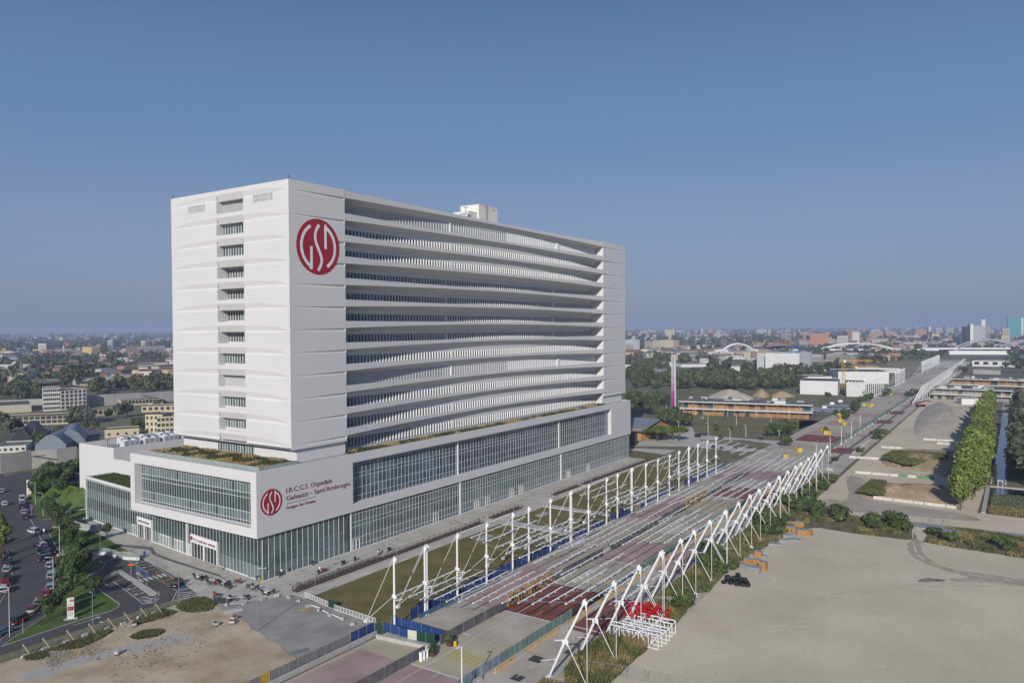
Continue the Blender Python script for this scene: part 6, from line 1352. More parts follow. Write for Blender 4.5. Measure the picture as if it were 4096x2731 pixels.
ml_ = [('black',kA,2050,480,'left of the group by the second lamp post'),('white',kA,2080,495,'in the middle of the first pair of cycles'),('silver',kA,2120,490,'with a windscreen, right of the first pair'),('black',kA,2210,545,'at the left of the second group'),('white',kA,2245,530,'with windscreen in the second group'),('red',kB,185,545,'crimson, in the second group'),('silver',kB,235,555,'right of the crimson one'),('black',kB,285,580,'large tourer in the second group'),('white',kB,270,545,'behind the large tourer'),('red',kB,395,525,'on its own before the glass corner'),('black',kB,510,580,'beside the grey scooter'),('silver',kB,565,600,'grey scooter in the middle of the paving'),('white',kB,680,650,'left of a close pair'),('white',kB,735,640,'right of a close pair'),('red',kB,170,670,'behind the dark mesh screen'),('black',kB,350,705,'behind the rail screen'),('blue',kB,475,695,'blue, with a windscreen, behind the rail screen'),('silver',kB,840,450,'against the glass facade left of a dark one'),('black',kB,935,410,'dark, against the glass facade'),('black',kB,1185,330,'standing against the glass below a lamp post'),('white',kB,1240,425,'first in the bicycle rows'),('red',kB,1300,410,'orange and black one in the bicycle rows'),('black',kB,1500,330,'small one further up the bicycle rows'),('black',kB,1620,290,'with top case further up the bicycle rows'),('white',kB,1870,225,'near the end of the bicycle rows'),('black',kB,1980,190,'last beyond the bicycle rows')]
for i, (cn, k, px, py, lb) in enumerate(ml_):
    p = g(*k(px, py)); a = R.uniform(-.4,.4)+(1.9 if i < 17 else .3)+(pi if i % 3 == 0 else 0); pr_ = MP[cn]
    if not pr_[1]: o = pr_[0]; o.location = (p.x,p.y,.01); o.rotation_euler = (.1,0,a); pr_[1] = True
    else: o = dup(pr_[0], (p.x,p.y,.01), a); o.rotation_euler = (.1,0,a)
    o['label'] = f'{cn} motorcycle {lb}'; o['group'] = 'motorcycles parked outside the hospital'
def bike():
    t = thing('bicycle', '', 'bicycle', (0,0,0))
    for x in (-.52,.52):
        w = MB(); n = 14
        for k in range(n): a0, a1 = 2*pi*k/n, 2*pi*(k+1)/n; w.bar((.33*cos(a0),0,.33*sin(a0)),(.33*cos(a1),0,.33*sin(a1)),.035,.04)
        for k in range(4): w.bar((.32*cos(k*pi/4),0,.32*sin(k*pi/4)),(-.32*cos(k*pi/4),0,-.32*sin(k*pi/4)),.01)
        obj('wheel', w, TYRE, t, (x,0,.34))
    obj('frame', MB().tube((-.52,0,.34),(-.1,0,.3),.018).tube((-.1,0,.3),(.38,0,.75),.02).tube((-.1,0,.3),(-.22,0,.82),.018).tube((-.22,0,.78),(.38,0,.8),.018).tube((.52,0,.34),(.36,0,.95),.018).tube((-.52,0,.34),(-.2,0,.75),.014), STEEL, t)
    obj('seat', MB().bar((-.36,0,.88),(-.12,0,.86),.14,.06), RUBBER, t); obj('handlebar', MB().tube((.33,-.26,.98),(.33,.26,.98),.015), DKSTEEL, t); return t
bp = bike(); 
for i in range(34):
    x = 1.0+i*.78+R.uniform(-.15,.15); pos = (x, -10.25+R.uniform(-.1,.1), .01); lb = f'bicycle racked along the rusty railing, {nth(i)} from the street corner'
    if i == 0: bp.location = pos; bp.rotation_euler = (0,0,pi/2); bp['label'] = lb; bp['group'] = 'bicycles along the rusty railing'
    else: dup(bp, pos, pi/2+R.uniform(-.15,.15), lb, 'bicycles along the rusty railing')
rk = thing('bicycle_rack', 'low steel rack with vertical hoops holding the bicycles', 'bicycle rack', (0,-10.2,0))
for i in range(20): obj('hoop', hp, None, rk, (.6+i*1.4,.55,0))
for i in range(20): rk.children[i].rotation_euler = (0,0,pi/2)
# ---------------------------------------------------------------- people
SKIN = M('skin', (.42,.26,.19), .6); 
def person(x, y, z, ang, label, seated, top, leg, hair=(.05,.03,.02)):
    t = thing('person', label, 'person', (x,y,z), ang)
    J = dict(pel=(0,0,.95,.125), bel=(0,0,1.08,.12), che=(0,0,1.32,.15), nec=(0,0,1.48,.055), hed=(.01,0,1.6,.095), top=(.01,0,1.7,.08),
        sl=(0,.17,1.4,.06), el=(.02,.24,1.14,.043), wl=(.12,.22,.92,.03), hl=(.16,.21,.84,.035), sr=(0,-.17,1.4,.06), er=(-.04,-.24,1.14,.043), wr=(-.02,-.25,.9,.03), hr=(0,-.25,.82,.035),
        al=(0,.09,.9,.095), kl=(.12,.1,.5,.06), fl=(.02,.1,.08,.045), tl=(.16,.1,.05,.04), ar=(0,-.09,.9,.095), kr=(-.04,-.1,.5,.06), fr=(-.22,-.1,.1,.045), tr=(-.1,-.1,.04,.04))
    if seated:
        for k in ('pel','bel','che','nec','hed','top','sl','el','wl','hl','sr','er','wr','hr','al','ar'): q = J[k]; J[k] = (q[0],q[1],q[2]-.48,q[3])
        J['kl'] = (.45,.12,.5,.06); J['kr'] = (.45,-.12,.5,.06); J['fl'] = (.42,.12,.08,.045); J['fr'] = (.42,-.12,.08,.045); J['tl'] = (.58,.12,.05,.04); J['tr'] = (.58,-.12,.05,.04); J['wl'] = (.35,.14,.6,.03); J['wr'] = (.35,-.14,.6,.03); J['hl'] = (.42,.12,.58,.03); J['hr'] = (.42,-.12,.58,.03)
    E_ = [('pel','bel'),('bel','che'),('che','nec'),('nec','hed'),('hed','top'),('che','sl'),('sl','el'),('el','wl'),('wl','hl'),('che','sr'),('sr','er'),('er','wr'),('wr','hr'),('pel','al'),('al','kl'),('kl','fl'),('fl','tl'),('pel','ar'),('ar','kr'),('kr','fr'),('fr','tr')]
    ks = list(J); me = bpy.data.meshes.new('body'); me.from_pydata([J[k][:3] for k in ks], [(ks.index(a), ks.index(b)) for a, b in E_], [])
    o = link('body', me, t); md = o.modifiers.new('skin', 'SKIN'); 
    sv = me.skin_vertices[0].data if me.skin_vertices else None
    if sv is None:
        bpy.context.view_layer.objects.active = o; o.select_set(True); bpy.ops.object.mode_set(mode='OBJECT'); bm = bmesh.new(); bm.from_mesh(me); bm.verts.layers.skin.verify(); bm.to_mesh(me); bm.free(); sv = me.skin_vertices[0].data
    for i, k in enumerate(ks): sv[i].radius = (J[k][3], J[k][3]); sv[i].use_root = (k == 'pel')
    o.modifiers.new('sub', 'SUBSURF').levels = 1
    e = bpy.data.meshes.new_from_object(o.evaluated_get(bpy.context.evaluated_depsgraph_get())); o.modifiers.clear(); o.data = e
    e.materials.clear(); [e.materials.append(m_) for m_ in (SKIN, top, leg)]
    zt_, zl_ = (1.45,.93) if not seated else (.97,.56)
    for p in e.polygons:
        c_ = p.center; p.use_smooth = True
        arm = abs(c_.y) > .2 and c_.z < (1.12 if not seated else .7)
        p.material_index = 0 if (c_.z > zt_ or (arm and c_.z < (1.1 if not seated else .65))) else (1 if c_.z > zl_ else 2)
    hz = 1.6 if not seated else 1.12
    obj('hair', MB().lathe([(.02,.13),(.08,.11),(.105,.04),(.1,-.04),(.05,-.06)],10,(-.015,0,hz)), M('hair', hair, .8), t)
    fc = MB().box(.1,-.012,-.02,.125,.012,.02); obj('nose', fc, SKIN, t, (.0,0,hz)); obj('eye', MB().box(.095,-.04,.02,.102,-.02,.032).box(.095,.02,.02,.102,.04,.032), DKSTEEL, t, (0,0,hz)); obj('mouth', MB().box(.09,-.025,-.05,.1,.025,-.042), RED, t, (0,0,hz))
    obj('shoe', MB().box(-.1,-.04,0,.16,.05,.08), DKSTEEL, t, (J['fl'][0]+.02,J['fl'][1],.0)); obj('shoe', MB().box(-.1,-.04,0,.16,.05,.08), DKSTEEL, t, (J['fr'][0]+.02,J['fr'][1],.0))
    return t
p = g(*kH(1332,1308)); person(p.x, p.y, 0, 2.4, 'person in a white coat walking out of the main entrance', False, M('white_coat', (.72,.74,.78), .8), M('dark_trousers', (.04,.045,.06), .8))
p = g(*kH(1590,1425)); person(p.x-.2, p.y, 0, -2.4, 'person in light clothes sitting at the foot of the glass wall', True, M('pale_shirt', (.45,.36,.30), .8), M('beige_trousers', (.3,.25,.2), .8))
tag(obj('plinth', MB().box(p.x-.45,p.y-.25,0,p.x+.05,p.y+.25,.38), CONC), 'low concrete plinth under the sitting person', 'plinth')
# ---------------------------------------------------------------- trees by the street
st_ = [(kA(490,930),1.15),(kA(588,850),.95),(kA(655,770),1.35),(kA(735,660),1.25),(kA(760,560),1.35),(kA(700,600),1.25),(kA(985,680),1.05),(kA(720,500),1.35),(kA(790,480),1.3),(kA(680,470),1.2),(kL(880,1150),1.2),(kL(790,1120),1.4),(kL(740,1050),1.3),(kL(820,1020),1.45),(kL(700,930),1.35),(kL(760,900),1.3),(kL(640,860),1.25),(kL(700,820),1.3),(kL(600,700),1.4),(kL(560,650),1.35),(kL(540,600),1.4),(kL(620,640),1.2),(kL(500,560),1.3),(kL(400,360),1.5),(kL(440,330),1.55),(kL(470,300),1.5),(kL(390,300),1.4),(kL(380,400),1.2),(kL(520,330),1.3),(kL(480,380),1.2),(kL(350,330),1.2)]
for i, ((px, py), s) in enumerate(st_):
    p = g(px, py); tree('young', p.x, p.y, s*.86, f'leafy young street tree on the lawn beside the curved street, {nth(i)} from the near end', 'street trees along the curved lawn', .06)
for i, ((px, py), s) in enumerate([(kL(565,440),1.2),(kL(640,400),1.5),(kL(735,430),1.3),(kL(845,440),1.4),(kL(700,350),1.2),(kL(800,360),1.1)]):
    p = g(px, py); tree('bright' if i != 1 else 'young', p.x, p.y, s, f'thin bright green sapling on the park lawn, {nth(i)} from the left', 'saplings on the park lawn', .06)
for i, ((px, py), s) in enumerate([(kL(520,240),.75),(kL(600,215),.7),(kL(660,205),.75),(kL(720,190),.7),(kL(760,170),.75),(kL(560,215),.8),(kL(690,215),.65),(kL(480,220),.8),(kL(630,180),.7),(kL(780,150),.7)]):
    p = g(px, py); tree('broadmid', p.x, p.y, s, f'bushy tree screening the car park above the lawn, {nth(i)} of that cluster', 'trees in front of the prison wall')
p = g(*kL(1118,790)); tree('young', p.x, p.y, .75, 'small lone tree on the edge of the forecourt paving', None)
for i, a in enumerate(((20,240),(35,330),(10,150),(0,270))): p = g(*kA(*a)); tree('bright', p.x, p.y, 2.2, f'bright street tree leaning in from the left picture edge, {nth(i)} of the clump', 'trees at the left picture edge')
# rooftop machines on the low volume behind
ACW = M('hvac_white', (.62,.64,.66), .5, .04, 2)
for r_ in range(2):
    for i in range(7):
        x = 24+i*7.0+r_*3; y = 101+r_*7.5; t = thing('chiller_unit', f"white rooftop chiller in the {'front' if r_==0 else 'rear'} row on the low block, {nth(i)} from the left", 'cooling unit', (x,y,18.7), 0, 'chillers on the low block roof')
        obj('case', MB().box(0,0,.2,5.4,2.6,2.7), ACW, t); obj('base', MB().box(.1,.1,0,5.3,2.5,.2), BLS if i % 2 else DKSTEEL, t)
        for k in range(2): obj('fan', MB().tube((1.4+k*2.6,1.3,2.7),(1.4+k*2.6,1.3,3.15),.95,.95,12), ACW, t); obj('fan_grille', MB().tube((1.4+k*2.6,1.3,3.16),(1.4+k*2.6,1.3,3.18),.8,.8,12), DKSTEEL, t)
        obj('panel', MB().box(.3,-.03,.6,1.6,0,2.4).box(2,-.03,.6,3.3,0,2.4).box(3.8,-.03,.6,5.1,0,2.4), M('hvac_grey', (.35,.37,.40), .5), t)
for i in range(3): t = thing('flue', f'shiny steel flue on the low block roof, {nth(i)} from the left', 'chimney', (22+i*7,108,18.7)); obj('pipe', MB().tube((0,0,0),(0,0,2.8+i*.2),.35), STEEL, t); obj('cowl', MB().lathe([(.5,2.7),(.5,3.1),(.1,3.4)],8), STEEL, t)
# ---------------------------------------------------------------- background buildings
CREAMB = M('cream_wall', (.55,.48,.34), .85, .05, .2); WHB = M('white_wall', (.62,.60,.55), .85, .04, .2); ROOFD = M('dark_flat_roof', (.10,.095,.09), .9, .1, .1); GREYW = M('grey_wall', (.36,.35,.34), .85, .07, .1)
WIN = M('far_window', (.055,.06,.065), .2, .2, .1, rnd=.3); TERR = M('terracotta_roof', (.26,.12,.075), .9, .15, .1); BRK = M('brick_red', (.30,.125,.07), .85, .1, .2); ORB = M('orange_brick', (.46,.25,.12), .85, .06, .3); TIMB = M('timber_cladding', (.33,.19,.09), .8, .15, .35, rnd=.15); GLT = M('teal_tower_glass', (.06,.30,.30), .25, .1, .02); STONE = M('beige_render', (.52,.44,.34), .85, .06, .1); BLG = M('blue_cladding', (.06,.16,.30), .6, .1, .1); METR = M('grey_metal_roof', (.30,.31,.32), .6, .08, .1); YEL = M('yellow_planter', (.55,.42,.05), .6)
wmesh = {}
def winmesh(w, h, mt):
    k = (round(w,1), round(h,1), mt.name)
    if k not in wmesh: wmesh[k] = MB().box(-w/2,-.12,0,w/2,.05,h).mesh('window', mt)
    return wmesh[k]
def block(nm, label, cat, pL, pR, depth, h, mt, rows=0, cols=0, roof=ROOFD, group=None, ww=None, wh=None, sidecols=0, gable=0, z=-.05, wmt=None, parapet=.5, balc=False, stuffwin=False):
    a, b = Vector((pL[0],pL[1],0)), Vector((pR[0],pR[1],0)); L_ = (b-a).length; an_ = atan2(b.y-a.y, b.x-a.x)
    t = thing(nm, label, cat, (a.x,a.y,z), an_, group)
    w = MB().box(0,0,0,L_,depth,h)
    if not gable:
        w.box(0,0,h,L_,.25,h+parapet).box(0,depth-.25,h,L_,depth,h+parapet).box(0,.25,h,.25,depth-.25,h+parapet).box(L_-.25,.25,h,L_,depth-.25,h+parapet)
    obj('wall', w, mt, t)
    if gable:
        r = MB(); e = .6
        r.face([(-e,-e,h-.1),(L_+e,-e,h-.1),(L_+e,depth/2,h+gable),(-e,depth/2,h+gable)]); r.face([(L_+e,depth+e,h-.1),(-e,depth+e,h-.1),(-e,depth/2,h+gable),(L_+e,depth/2,h+gable)])
        r.face([(-e,-e,h-.1),(-e,depth/2,h+gable),(-e,depth+e,h-.1)]); r.face([(L_+e,-e,h-.1),(L_+e,depth+e,h-.1),(L_+e,depth/2,h+gable)]); obj('roof', r, roof, t)
    else: obj('roof', MB().box(.25,.25,h,L_-.25,depth-.25,h+.12), roof, t)
    wmt = wmt or WIN
    if rows and cols:
        sx_ = L_/cols; sz = h/rows; ww = ww or sx_*.5; wh = wh or sz*.5; me = winmesh(ww, wh, wmt); mb = MB()
        for i in range(cols):
            for j in range(rows):
                x, zz = (i+.5)*sx_, (j+.35)*sz
                if stuffwin: mb.box(x-ww/2,-.1,zz,x+ww/2,.03,zz+wh)
                else: link('window', me, t, (x,0,zz))
        if sidecols:
            sy = depth/sidecols
            for i in range(sidecols):
                for j in range(rows):
                    y, zz = (i+.5)*sy, (j+.35)*sz
                    if stuffwin: mb.box(-.1,y-ww/2,zz,.03,y+ww/2,zz+wh)
                    else: o = link('window', me, t, (0,y,zz)); o.rotation_euler = (0,0,-pi/2)
        if stuffwin: o = obj('window', mb, wmt, t); o['kind'] = 'stuff'
        if balc:
            mb = MB()
            for j in range(rows): mb.box(L_*.1,-1.2,j*sz+.1,L_*.9,0,j*sz+sz*.35)
            obj('balcony', mb, WHB, t)['kind'] = 'stuff'
    return t
def bpx(nm, label, cat, a, b, top, depth, mt, **k):
    p, q = g(*a), g(*b); h = hgt(p, *top); return block(nm, label, cat, p, q, depth, max(2.5, h), mt, **k)
# prison compound on the left
def wallpx(lab, pts, tops, th=.7, mt=GREYW):
    P_ = [g(*p) for p in pts]; hs = [hgt(p, *q) for p, q in zip(P_, tops)]; mb = MB(); t = thing('perimeter_wall', lab, 'wall', (0,0,0))
    for i in range(len(P_)-1):
        a, b, ha, hb = P_[i], P_[i+1], hs[i], hs[i+1]; n = max(1, int((b-a).length/14))
        for k in range(n):
            p, q = a.lerp(b, k/n), a.lerp(b, (k+.985)/n); h = ha+(hb-ha)*k/n; mb = MB(); mb.bar((p.x,p.y,h/2-.1),(q.x,q.y,h/2-.1),th,h); obj('panel', mb, mt, t)
        if i % 2 == 0: obj('bracket', MB().bar((a.x,a.y,ha*.7),(a.x+3,a.y-5,ha*.75),.4), DKSTEEL, t)
    return t
wallpx('long pale concrete prison wall behind the street and car park', [(-300,1918),kL(0,115),kL(330,60),kL(600,30),kL(800,0)], [(-300,1838),kW(0,1480),kW(270,1450),kW(540,1425),kW(790,1405)], mt=M('stained_wall', (.40,.38,.345), .9, col2=(.50,.48,.44), sc=.15, sc2=1, var=.06))
wallpx('far grey prison wall behind the white block', [(-300,1640),kW(0,978),kW(450,962),kW(905,985),kW(1490,945),kW(1810,922),kW(2200,900)], [(-300,1603),kW(0,916),kW(450,895),kW(905,865),kW(1490,835),kW(1810,820),kW(2200,802)])
bpx('prison_building','long two storey cream prison building with a row of square windows','building',kW(-60,1190),kW(715,1160),kW(-60,1105),16,CREAMB,rows=2,cols=13,ww=2.6,wh=2.0)
bpx('prison_building','white five storey block standing in the prison yard','building',kW(635,1020),kW(905,998),kW(635,822),26,WHB,rows=5,cols=6,ww=1.7,wh=1.9)
bpx('prison_building','narrow side wing of the white block with small windows','building',kW(452,1030),kW(632,1020),kW(452,800),20,WHB,rows=5,cols=9,ww=.9,wh=1.8)
bpx('prison_building','low cream wing left of the hospital with three square windows','building',kW(965,1085),kW(1240,1060),kW(965,1028),12,CREAMB,rows=1,cols=5,ww=2.4,wh=2.2)
bpx('prison_building','cream three storey corner block just left of the hospital','building',kW(1520,1262),kW(1700,1262),kW(1520,1072),16,CREAMB,rows=3,cols=4,ww=1.1,wh=1.7)
bpx('prison_building','projecting cream bay right beside the hospital','building',kW(1640,1268),kW(1860,1255),kW(1640,1098),10,CREAMB,rows=3,cols=5,ww=1.5,wh=1.6)
bpx('prison_building','low cream annex with round vents near the hospital roof machines','building',kW(1095,1312),kW(1455,1290),kW(1095,1235),12,CREAMB,rows=1,cols=4,ww=1.2,wh=1.2)
bpx('prison_building','cream courtyard building with a dark roof against the far wall','building',kW(1265,975),kW(1700,950),kW(1265,925),24,CREAMB,rows=1,cols=12,ww=2,wh=2.6)
bpx('prison_building','cream building edge behind the courtyard near the hospital','building',kW(1480,1040),kW(1850,1030),kW(1480,985),14,CREAMB,rows=1,cols=6,ww=2.4,wh=2.2)
bpx('prison_building','stepped cream roofs at the left picture edge','building',kW(-100,1060),kW(330,1035),kW(-100,985),40,M('cream_roof', (.50,.46,.37), .9))
bpx('gatehouse','small house with grey flat roof in the lower left compound','building',kW(-40,1470),kW(272,1452),kW(-40,1410),18,WHB,rows=1,cols=5,ww=1.2,wh=1.2,roof=M('grey_roof', (.16,.16,.165), .9))
def vault(label, a, b, depth, h, rise_, mt):
    p, q = g(*a), g(*b); L_ = (q-p).length; t = thing('vaulted_hall', label, 'hall', (p.x,p.y,0), atan2(q.y-p.y,q.x-p.x)); 
    mb = MB(); mb.grid(lambda u, v: (L_*u, depth*v, h+rise_*sin(pi*u)), 16, 1); 
    for y in (0, depth): mb.face([(L_*i/16, y, h+rise_*sin(pi*i/16)) for i in range(17)]+[(L_,y,0),(0,y,0)])
    mb.box(0,0,0,.2,depth,h).box(L_-.2,0,0,L_,depth,h); obj('roof', mb, mt, t); return t
VG = M('vault_blue_grey', (.20,.23,.27), .5, .08, .3); VB = M('vault_dark', (.03,.032,.04), .6)
vault('blue-grey vaulted roof behind the prison wall', kW(365,1445), kW(690,1430), 30, 2.5, 5.0, VG); vault('second blue-grey vaulted roof nearer the hospital', kW(590,1400), kW(890,1380), 30, 2.5, 5.5, VG)
vault('dark vaulted tunnel roof in the prison yard', kW(245,1330), kW(510,1310), 26, 2, 5.5, VB); vault('left dark vaulted tunnel roof in the prison yard', kW(120,1340), kW(330,1330), 26, 1.5, 4.5, VB)
struct('asphalt_yard', MB().sheet(WP(kW(380,1205),kW(700,1170),kW(1090,1250),kW(1080,1330),kW(800,1290),kW(520,1240)), .0), M('yard_asphalt', (.13,.125,.125), .9, .1, .1))
for i, (x, yb, yt) in enumerate([(363,1400,1185),(550,1320,1135),(500,1290,1180),(889,1190,1015),(1012,1225,1055),(412,895,843),(950,960,872),(575,610,430)]): p = g(*kW(x,yb)); lamp_post(p.x,p.y,hgt(p,*kW(x,yt)),f'tall grey yard lamp in the prison compound, {nth(i)} listed',.12,.8,2,GREYM,'yard lamps of the prison')
# warehouses beyond
bpx('warehouse','long pale warehouse with ribbon windows behind the round tree','warehouse',kW(870,768),kW(1450,735),kW(870,692),30,M('warehouse_pale', (.50,.44,.35), .85),rows=1,cols=6,ww=16,wh=2.4,roof=METR,stuffwin=False)
bpx('warehouse','pale warehouse with blue doors left of the round tree','warehouse',kW(345,800),kW(640,775),kW(345,725),30,M('warehouse_pale2', (.52,.46,.37), .85),rows=1,cols=2,ww=22,wh=2.4,roof=METR)
bpx('warehouse','striped cream and dark shed next to the hospital tower','warehouse',kW(1455,752),kW(1830,765),kW(1455,695),40,M('shed_cream', (.58,.54,.42), .8),rows=1,cols=16,ww=2.2,wh=7,roof=METR,wmt=M('shed_dark_stripe', (.12,.12,.11), .8))
bpx('warehouse','broad low grey roofed hall behind the striped shed','warehouse',kW(1190,672),kW(1850,665),kW(1190,635),70,GREYW,roof=M('hall_roof', (.26,.25,.245), .8))
bpx('warehouse','white office cube with two window bands','warehouse',kW(150,762),kW(240,760),kW(150,680),30,M('pale_grey_wall', (.46,.47,.47), .8),rows=2,cols=1,ww=9,wh=2.2)
bpx('car_park','multi storey car park with zigzag ramp and white decks','car park',kW(-80,655),kW(190,650),kW(-80,548),40,DKSTEEL,rows=5,cols=1,ww=62,wh=2.2,wmt=M('deck_white', (.55,.55,.54), .8))
bpx('stair_tower','pale stair tower of the multi storey car park','tower',kW(192,652),kW(228,650),kW(192,520),14,STONE)
vault('arched grey hangar roof beside the car park', kW(215,665), kW(330,655), 90, 2.5, 5, METR)
bpx('office_block','brick red office block with dark side beyond the motorway','building',kW(542,515),kW(605,512),kW(542,412),22,BRK,rows=6,cols=4,ww=5,wh=1.6,stuffwin=True)
bpx('apartment_block','tall yellow and brown apartment block with stepped roof','building',kW(958,455),kW(1045,452),kW(958,362),40,M('yellow_wall', (.55,.42,.18), .85),rows=7,cols=5,balc=True,stuffwin=True)
bpx('apartment_block','dark brown half of the stepped apartment block','building',kW(1046,455),kW(1130,452),kW(1046,365),40,M('brown_wall', (.14,.11,.09), .85),rows=7,cols=5,stuffwin=True)
bpx('apartment_block','square dark block with white window grid near the hospital','building',kW(1380,440),kW(1445,438),kW(1380,352),30,M('brown_wall2', (.17,.14,.12), .85),rows=6,cols=5,wmt=WHB,stuffwin=True)
bpx('retail_store','white car dealership with a flat roof','building',kW(955,515),kW(1190,512),kW(955,472),40,WHB,rows=1,cols=3,stuffwin=True); bpx('retail_store','white showroom with grey panel roof','building',kW(830,490),kW(950,488),kW(830,452),30,WHB)
bpx('blue_tower','left blue glass block on the left skyline','building',kW(325,360),kW(385,358),kW(325,303),40,BLG); bpx('blue_tower','middle blue glass block on the left skyline','building',kW(420,358),kW(450,358),kW(420,303),40,BLG); bpx('blue_tower','right blue glass block on the left skyline','building',kW(455,360),kW(495,358),kW(455,296),50,BLG)
bpx('apartment_block','orange brick block right of the blue towers','building',kW(720,370),kW(800,368),kW(720,312),50,BRK,rows=5,cols=5,stuffwin=True); bpx('apartment_block','pale apartment block beside a pylon','building',kW(1283,335),kW(1325,335),kW(1283,282),40,STONE,rows=5,cols=4,stuffwin=True)
bpx('apartment_block','long white block with red balconies before the woods','building',kW(1510,395),kW(1650,392),kW(1510,358),30,WHB,rows=3,cols=10,stuffwin=True); bpx('apartment_block','long beige block touching the tower edge','building',kW(1655,388),kW(1755,386),kW(1655,352),30,STONE,rows=3,cols=8,stuffwin=True)
struct('road', MB().sheet(WP(kW(-100,640),kW(300,600),kW(700,560),kW(1100,530),kW(1620,490),kW(1620,500),kW(1200,560),kW(800,595),kW(400,640),kW(-100,680)), .0), ASPH)
struct('grass_ground', MB().sheet(WP(kW(430,580),kW(600,545),kW(900,530),kW(1240,520),kW(1240,535),kW(900,550),kW(640,570)), .03), M('verge_green', (.09,.12,.03), .9))
def pylon(px, yb, yt, lb, mt=STEEL):
    p = g(px, yb); h = hgt(p, px, yt); w = h*.12; t = thing('power_pylon', lb, 'pylon', (p.x,p.y,0)); m_ = MB()
    for sx_ in (-1,1):
        for sy in (-1,1): m_.bar((sx_*w,sy*w,0),(0,0,h),h*.012)
    for k in range(1, 8): ww = w*(1-k/8); z = h*k/8; m_.bar((-ww,-ww,z),(ww,ww,z),h*.008); m_.bar((-ww,ww,z),(ww,-ww,z),h*.008)
    obj('lattice', m_, mt, t); a = MB()
    for z in (.75,.86): a.bar((-h*.16,0,h*z),(h*.16,0,h*z),h*.012)
    obj('cross_arm', a, mt, t)
for i, (x, yb, yt) in enumerate([(1175,410,270),(1328,365,270),(1130,360,285),(630,345,280),(1155,330,262)]): pylon(*kW(x,yb), kW(x,yt)[1], f'lattice power pylon on the left skyline, {nth(i)} by size', M('pylon_grey', (.45,.47,.5), .6))
p = g(*kW(668,500)); h_ = hgt(p,*kW(668,335)); t = thing('telecom_mast','tall white telecom mast with antenna ring left of centre','mast',(p.x,p.y,0)); obj('pole', MB().tube((0,0,0),(0,0,h_),.8,.4), WHITE2, t); obj('antenna', MB().lathe([(2.2,h_*.78),(2.2,h_*.84),(.6,h_*.86)],8), WHITE2, t)
# ---------------------------------------------------------------- right hand side, near
p0 = g(*kI(430,1340)); p1 = g(*kI(793,1250)); ga = atan2(p1.y-p0.y,p1.x-p0.x); W_ = (p1-p0).length
t = thing('brick_hall', 'orange brick gabled hall with grey zinc roof beside the tower base', 'building', (p0.x,p0.y,-.03), ga)
hE = hgt(p0,*kI(425,1218)); pm_ = p0.lerp(p1,.47); hR = hgt(pm_,*kI(605,1115)); hE2 = hgt(p1,*kI(793,1205)); D_ = 46
w = MB(); w.face([(0,0,0),(W_,0,0),(W_,0,hE2),(W_*.47,0,hR),(0,0,hE)]); w.face([(0,D_,0),(0,D_,hE),(W_*.47,D_,hR),(W_,D_,hE2),(W_,D_,0)]); w.face([(0,0,0),(0,0,hE),(0,D_,hE),(0,D_,0)]); w.face([(W_,0,0),(W_,D_,0),(W_,D_,hE2),(W_,0,hE2)])
obj('wall', w, ORB, t); r = MB(); e = 1.6
r.face([(-2.5,-e,hE-1.0),(W_*.47,-e,hR+.25),(W_*.47,D_,hR+.25),(-2.5,D_,hE-1.0)]); r.face([(W_*.47,-e,hR+.25),(W_+.6,-e,hE2+.1),(W_+.6,D_,hE2+.1),(W_*.47,D_,hR+.25)]); obj('roof', r, M('zinc_roof', (.20,.22,.25), .5, .06, .3), t)
bk = MB(); rr = random.Random(2)
for j in range(7):
    for i in range(14):
        x = W_*.3+i*.95+(j%2)*.4; z = hE*.62+j*.62
        if x < W_*.72 and z < hE+(hR-hE)*(1-abs(x-W_*.47)/(W_*.5))-1.2: obj('brick', bpy.data.meshes.get('brick_hole') or MB().box(0,-.1,0,.45,.02,.28).mesh('brick_hole', BRK), None, t, (x,0,z))
obj('door', MB().box(-.9,-.12,0,-.1,.0,3.2), YEL, t)
block('service_block','dark ribbed service block in the shade of the hospital','building',g(*kI(310,1390)),g(*kI(392,1385)),14,5.5,M('dark_brown_cladding', (.06,.045,.04), .7))
for i, a in enumerate(((520,1335),(600,1350),(680,1340),(760,1335),(830,1345),(640,1320))): p = g(*kI(*a)); tree('umbrella', p.x, p.y, 1.0, f'flat crowned bright green tree in front of the brick hall, {nth(i)} from the left', 'flat crowned trees before the brick hall')
for i, a in enumerate(((655,1170),(700,1180),(740,1175),(790,1185),(850,1185),(900,1190),(620,1130),(690,1120),(800,1130),(870,1150),(500,1060),(560,1080),(460,1040),(400,1000),(350,960),(300,930),(420,950),(480,990),(540,1010),(590,960),(650,980),(690,950))): p = g(*kI(*a)); tree('broad' if i % 3 else 'broadmid', p.x, p.y, (.58 if a[1] > 1110 else .8)+.12*(i % 3), f'dark tree between the brick hall and the timber pavilion, {nth(i)} of that clump', 'dark trees behind the brick hall')
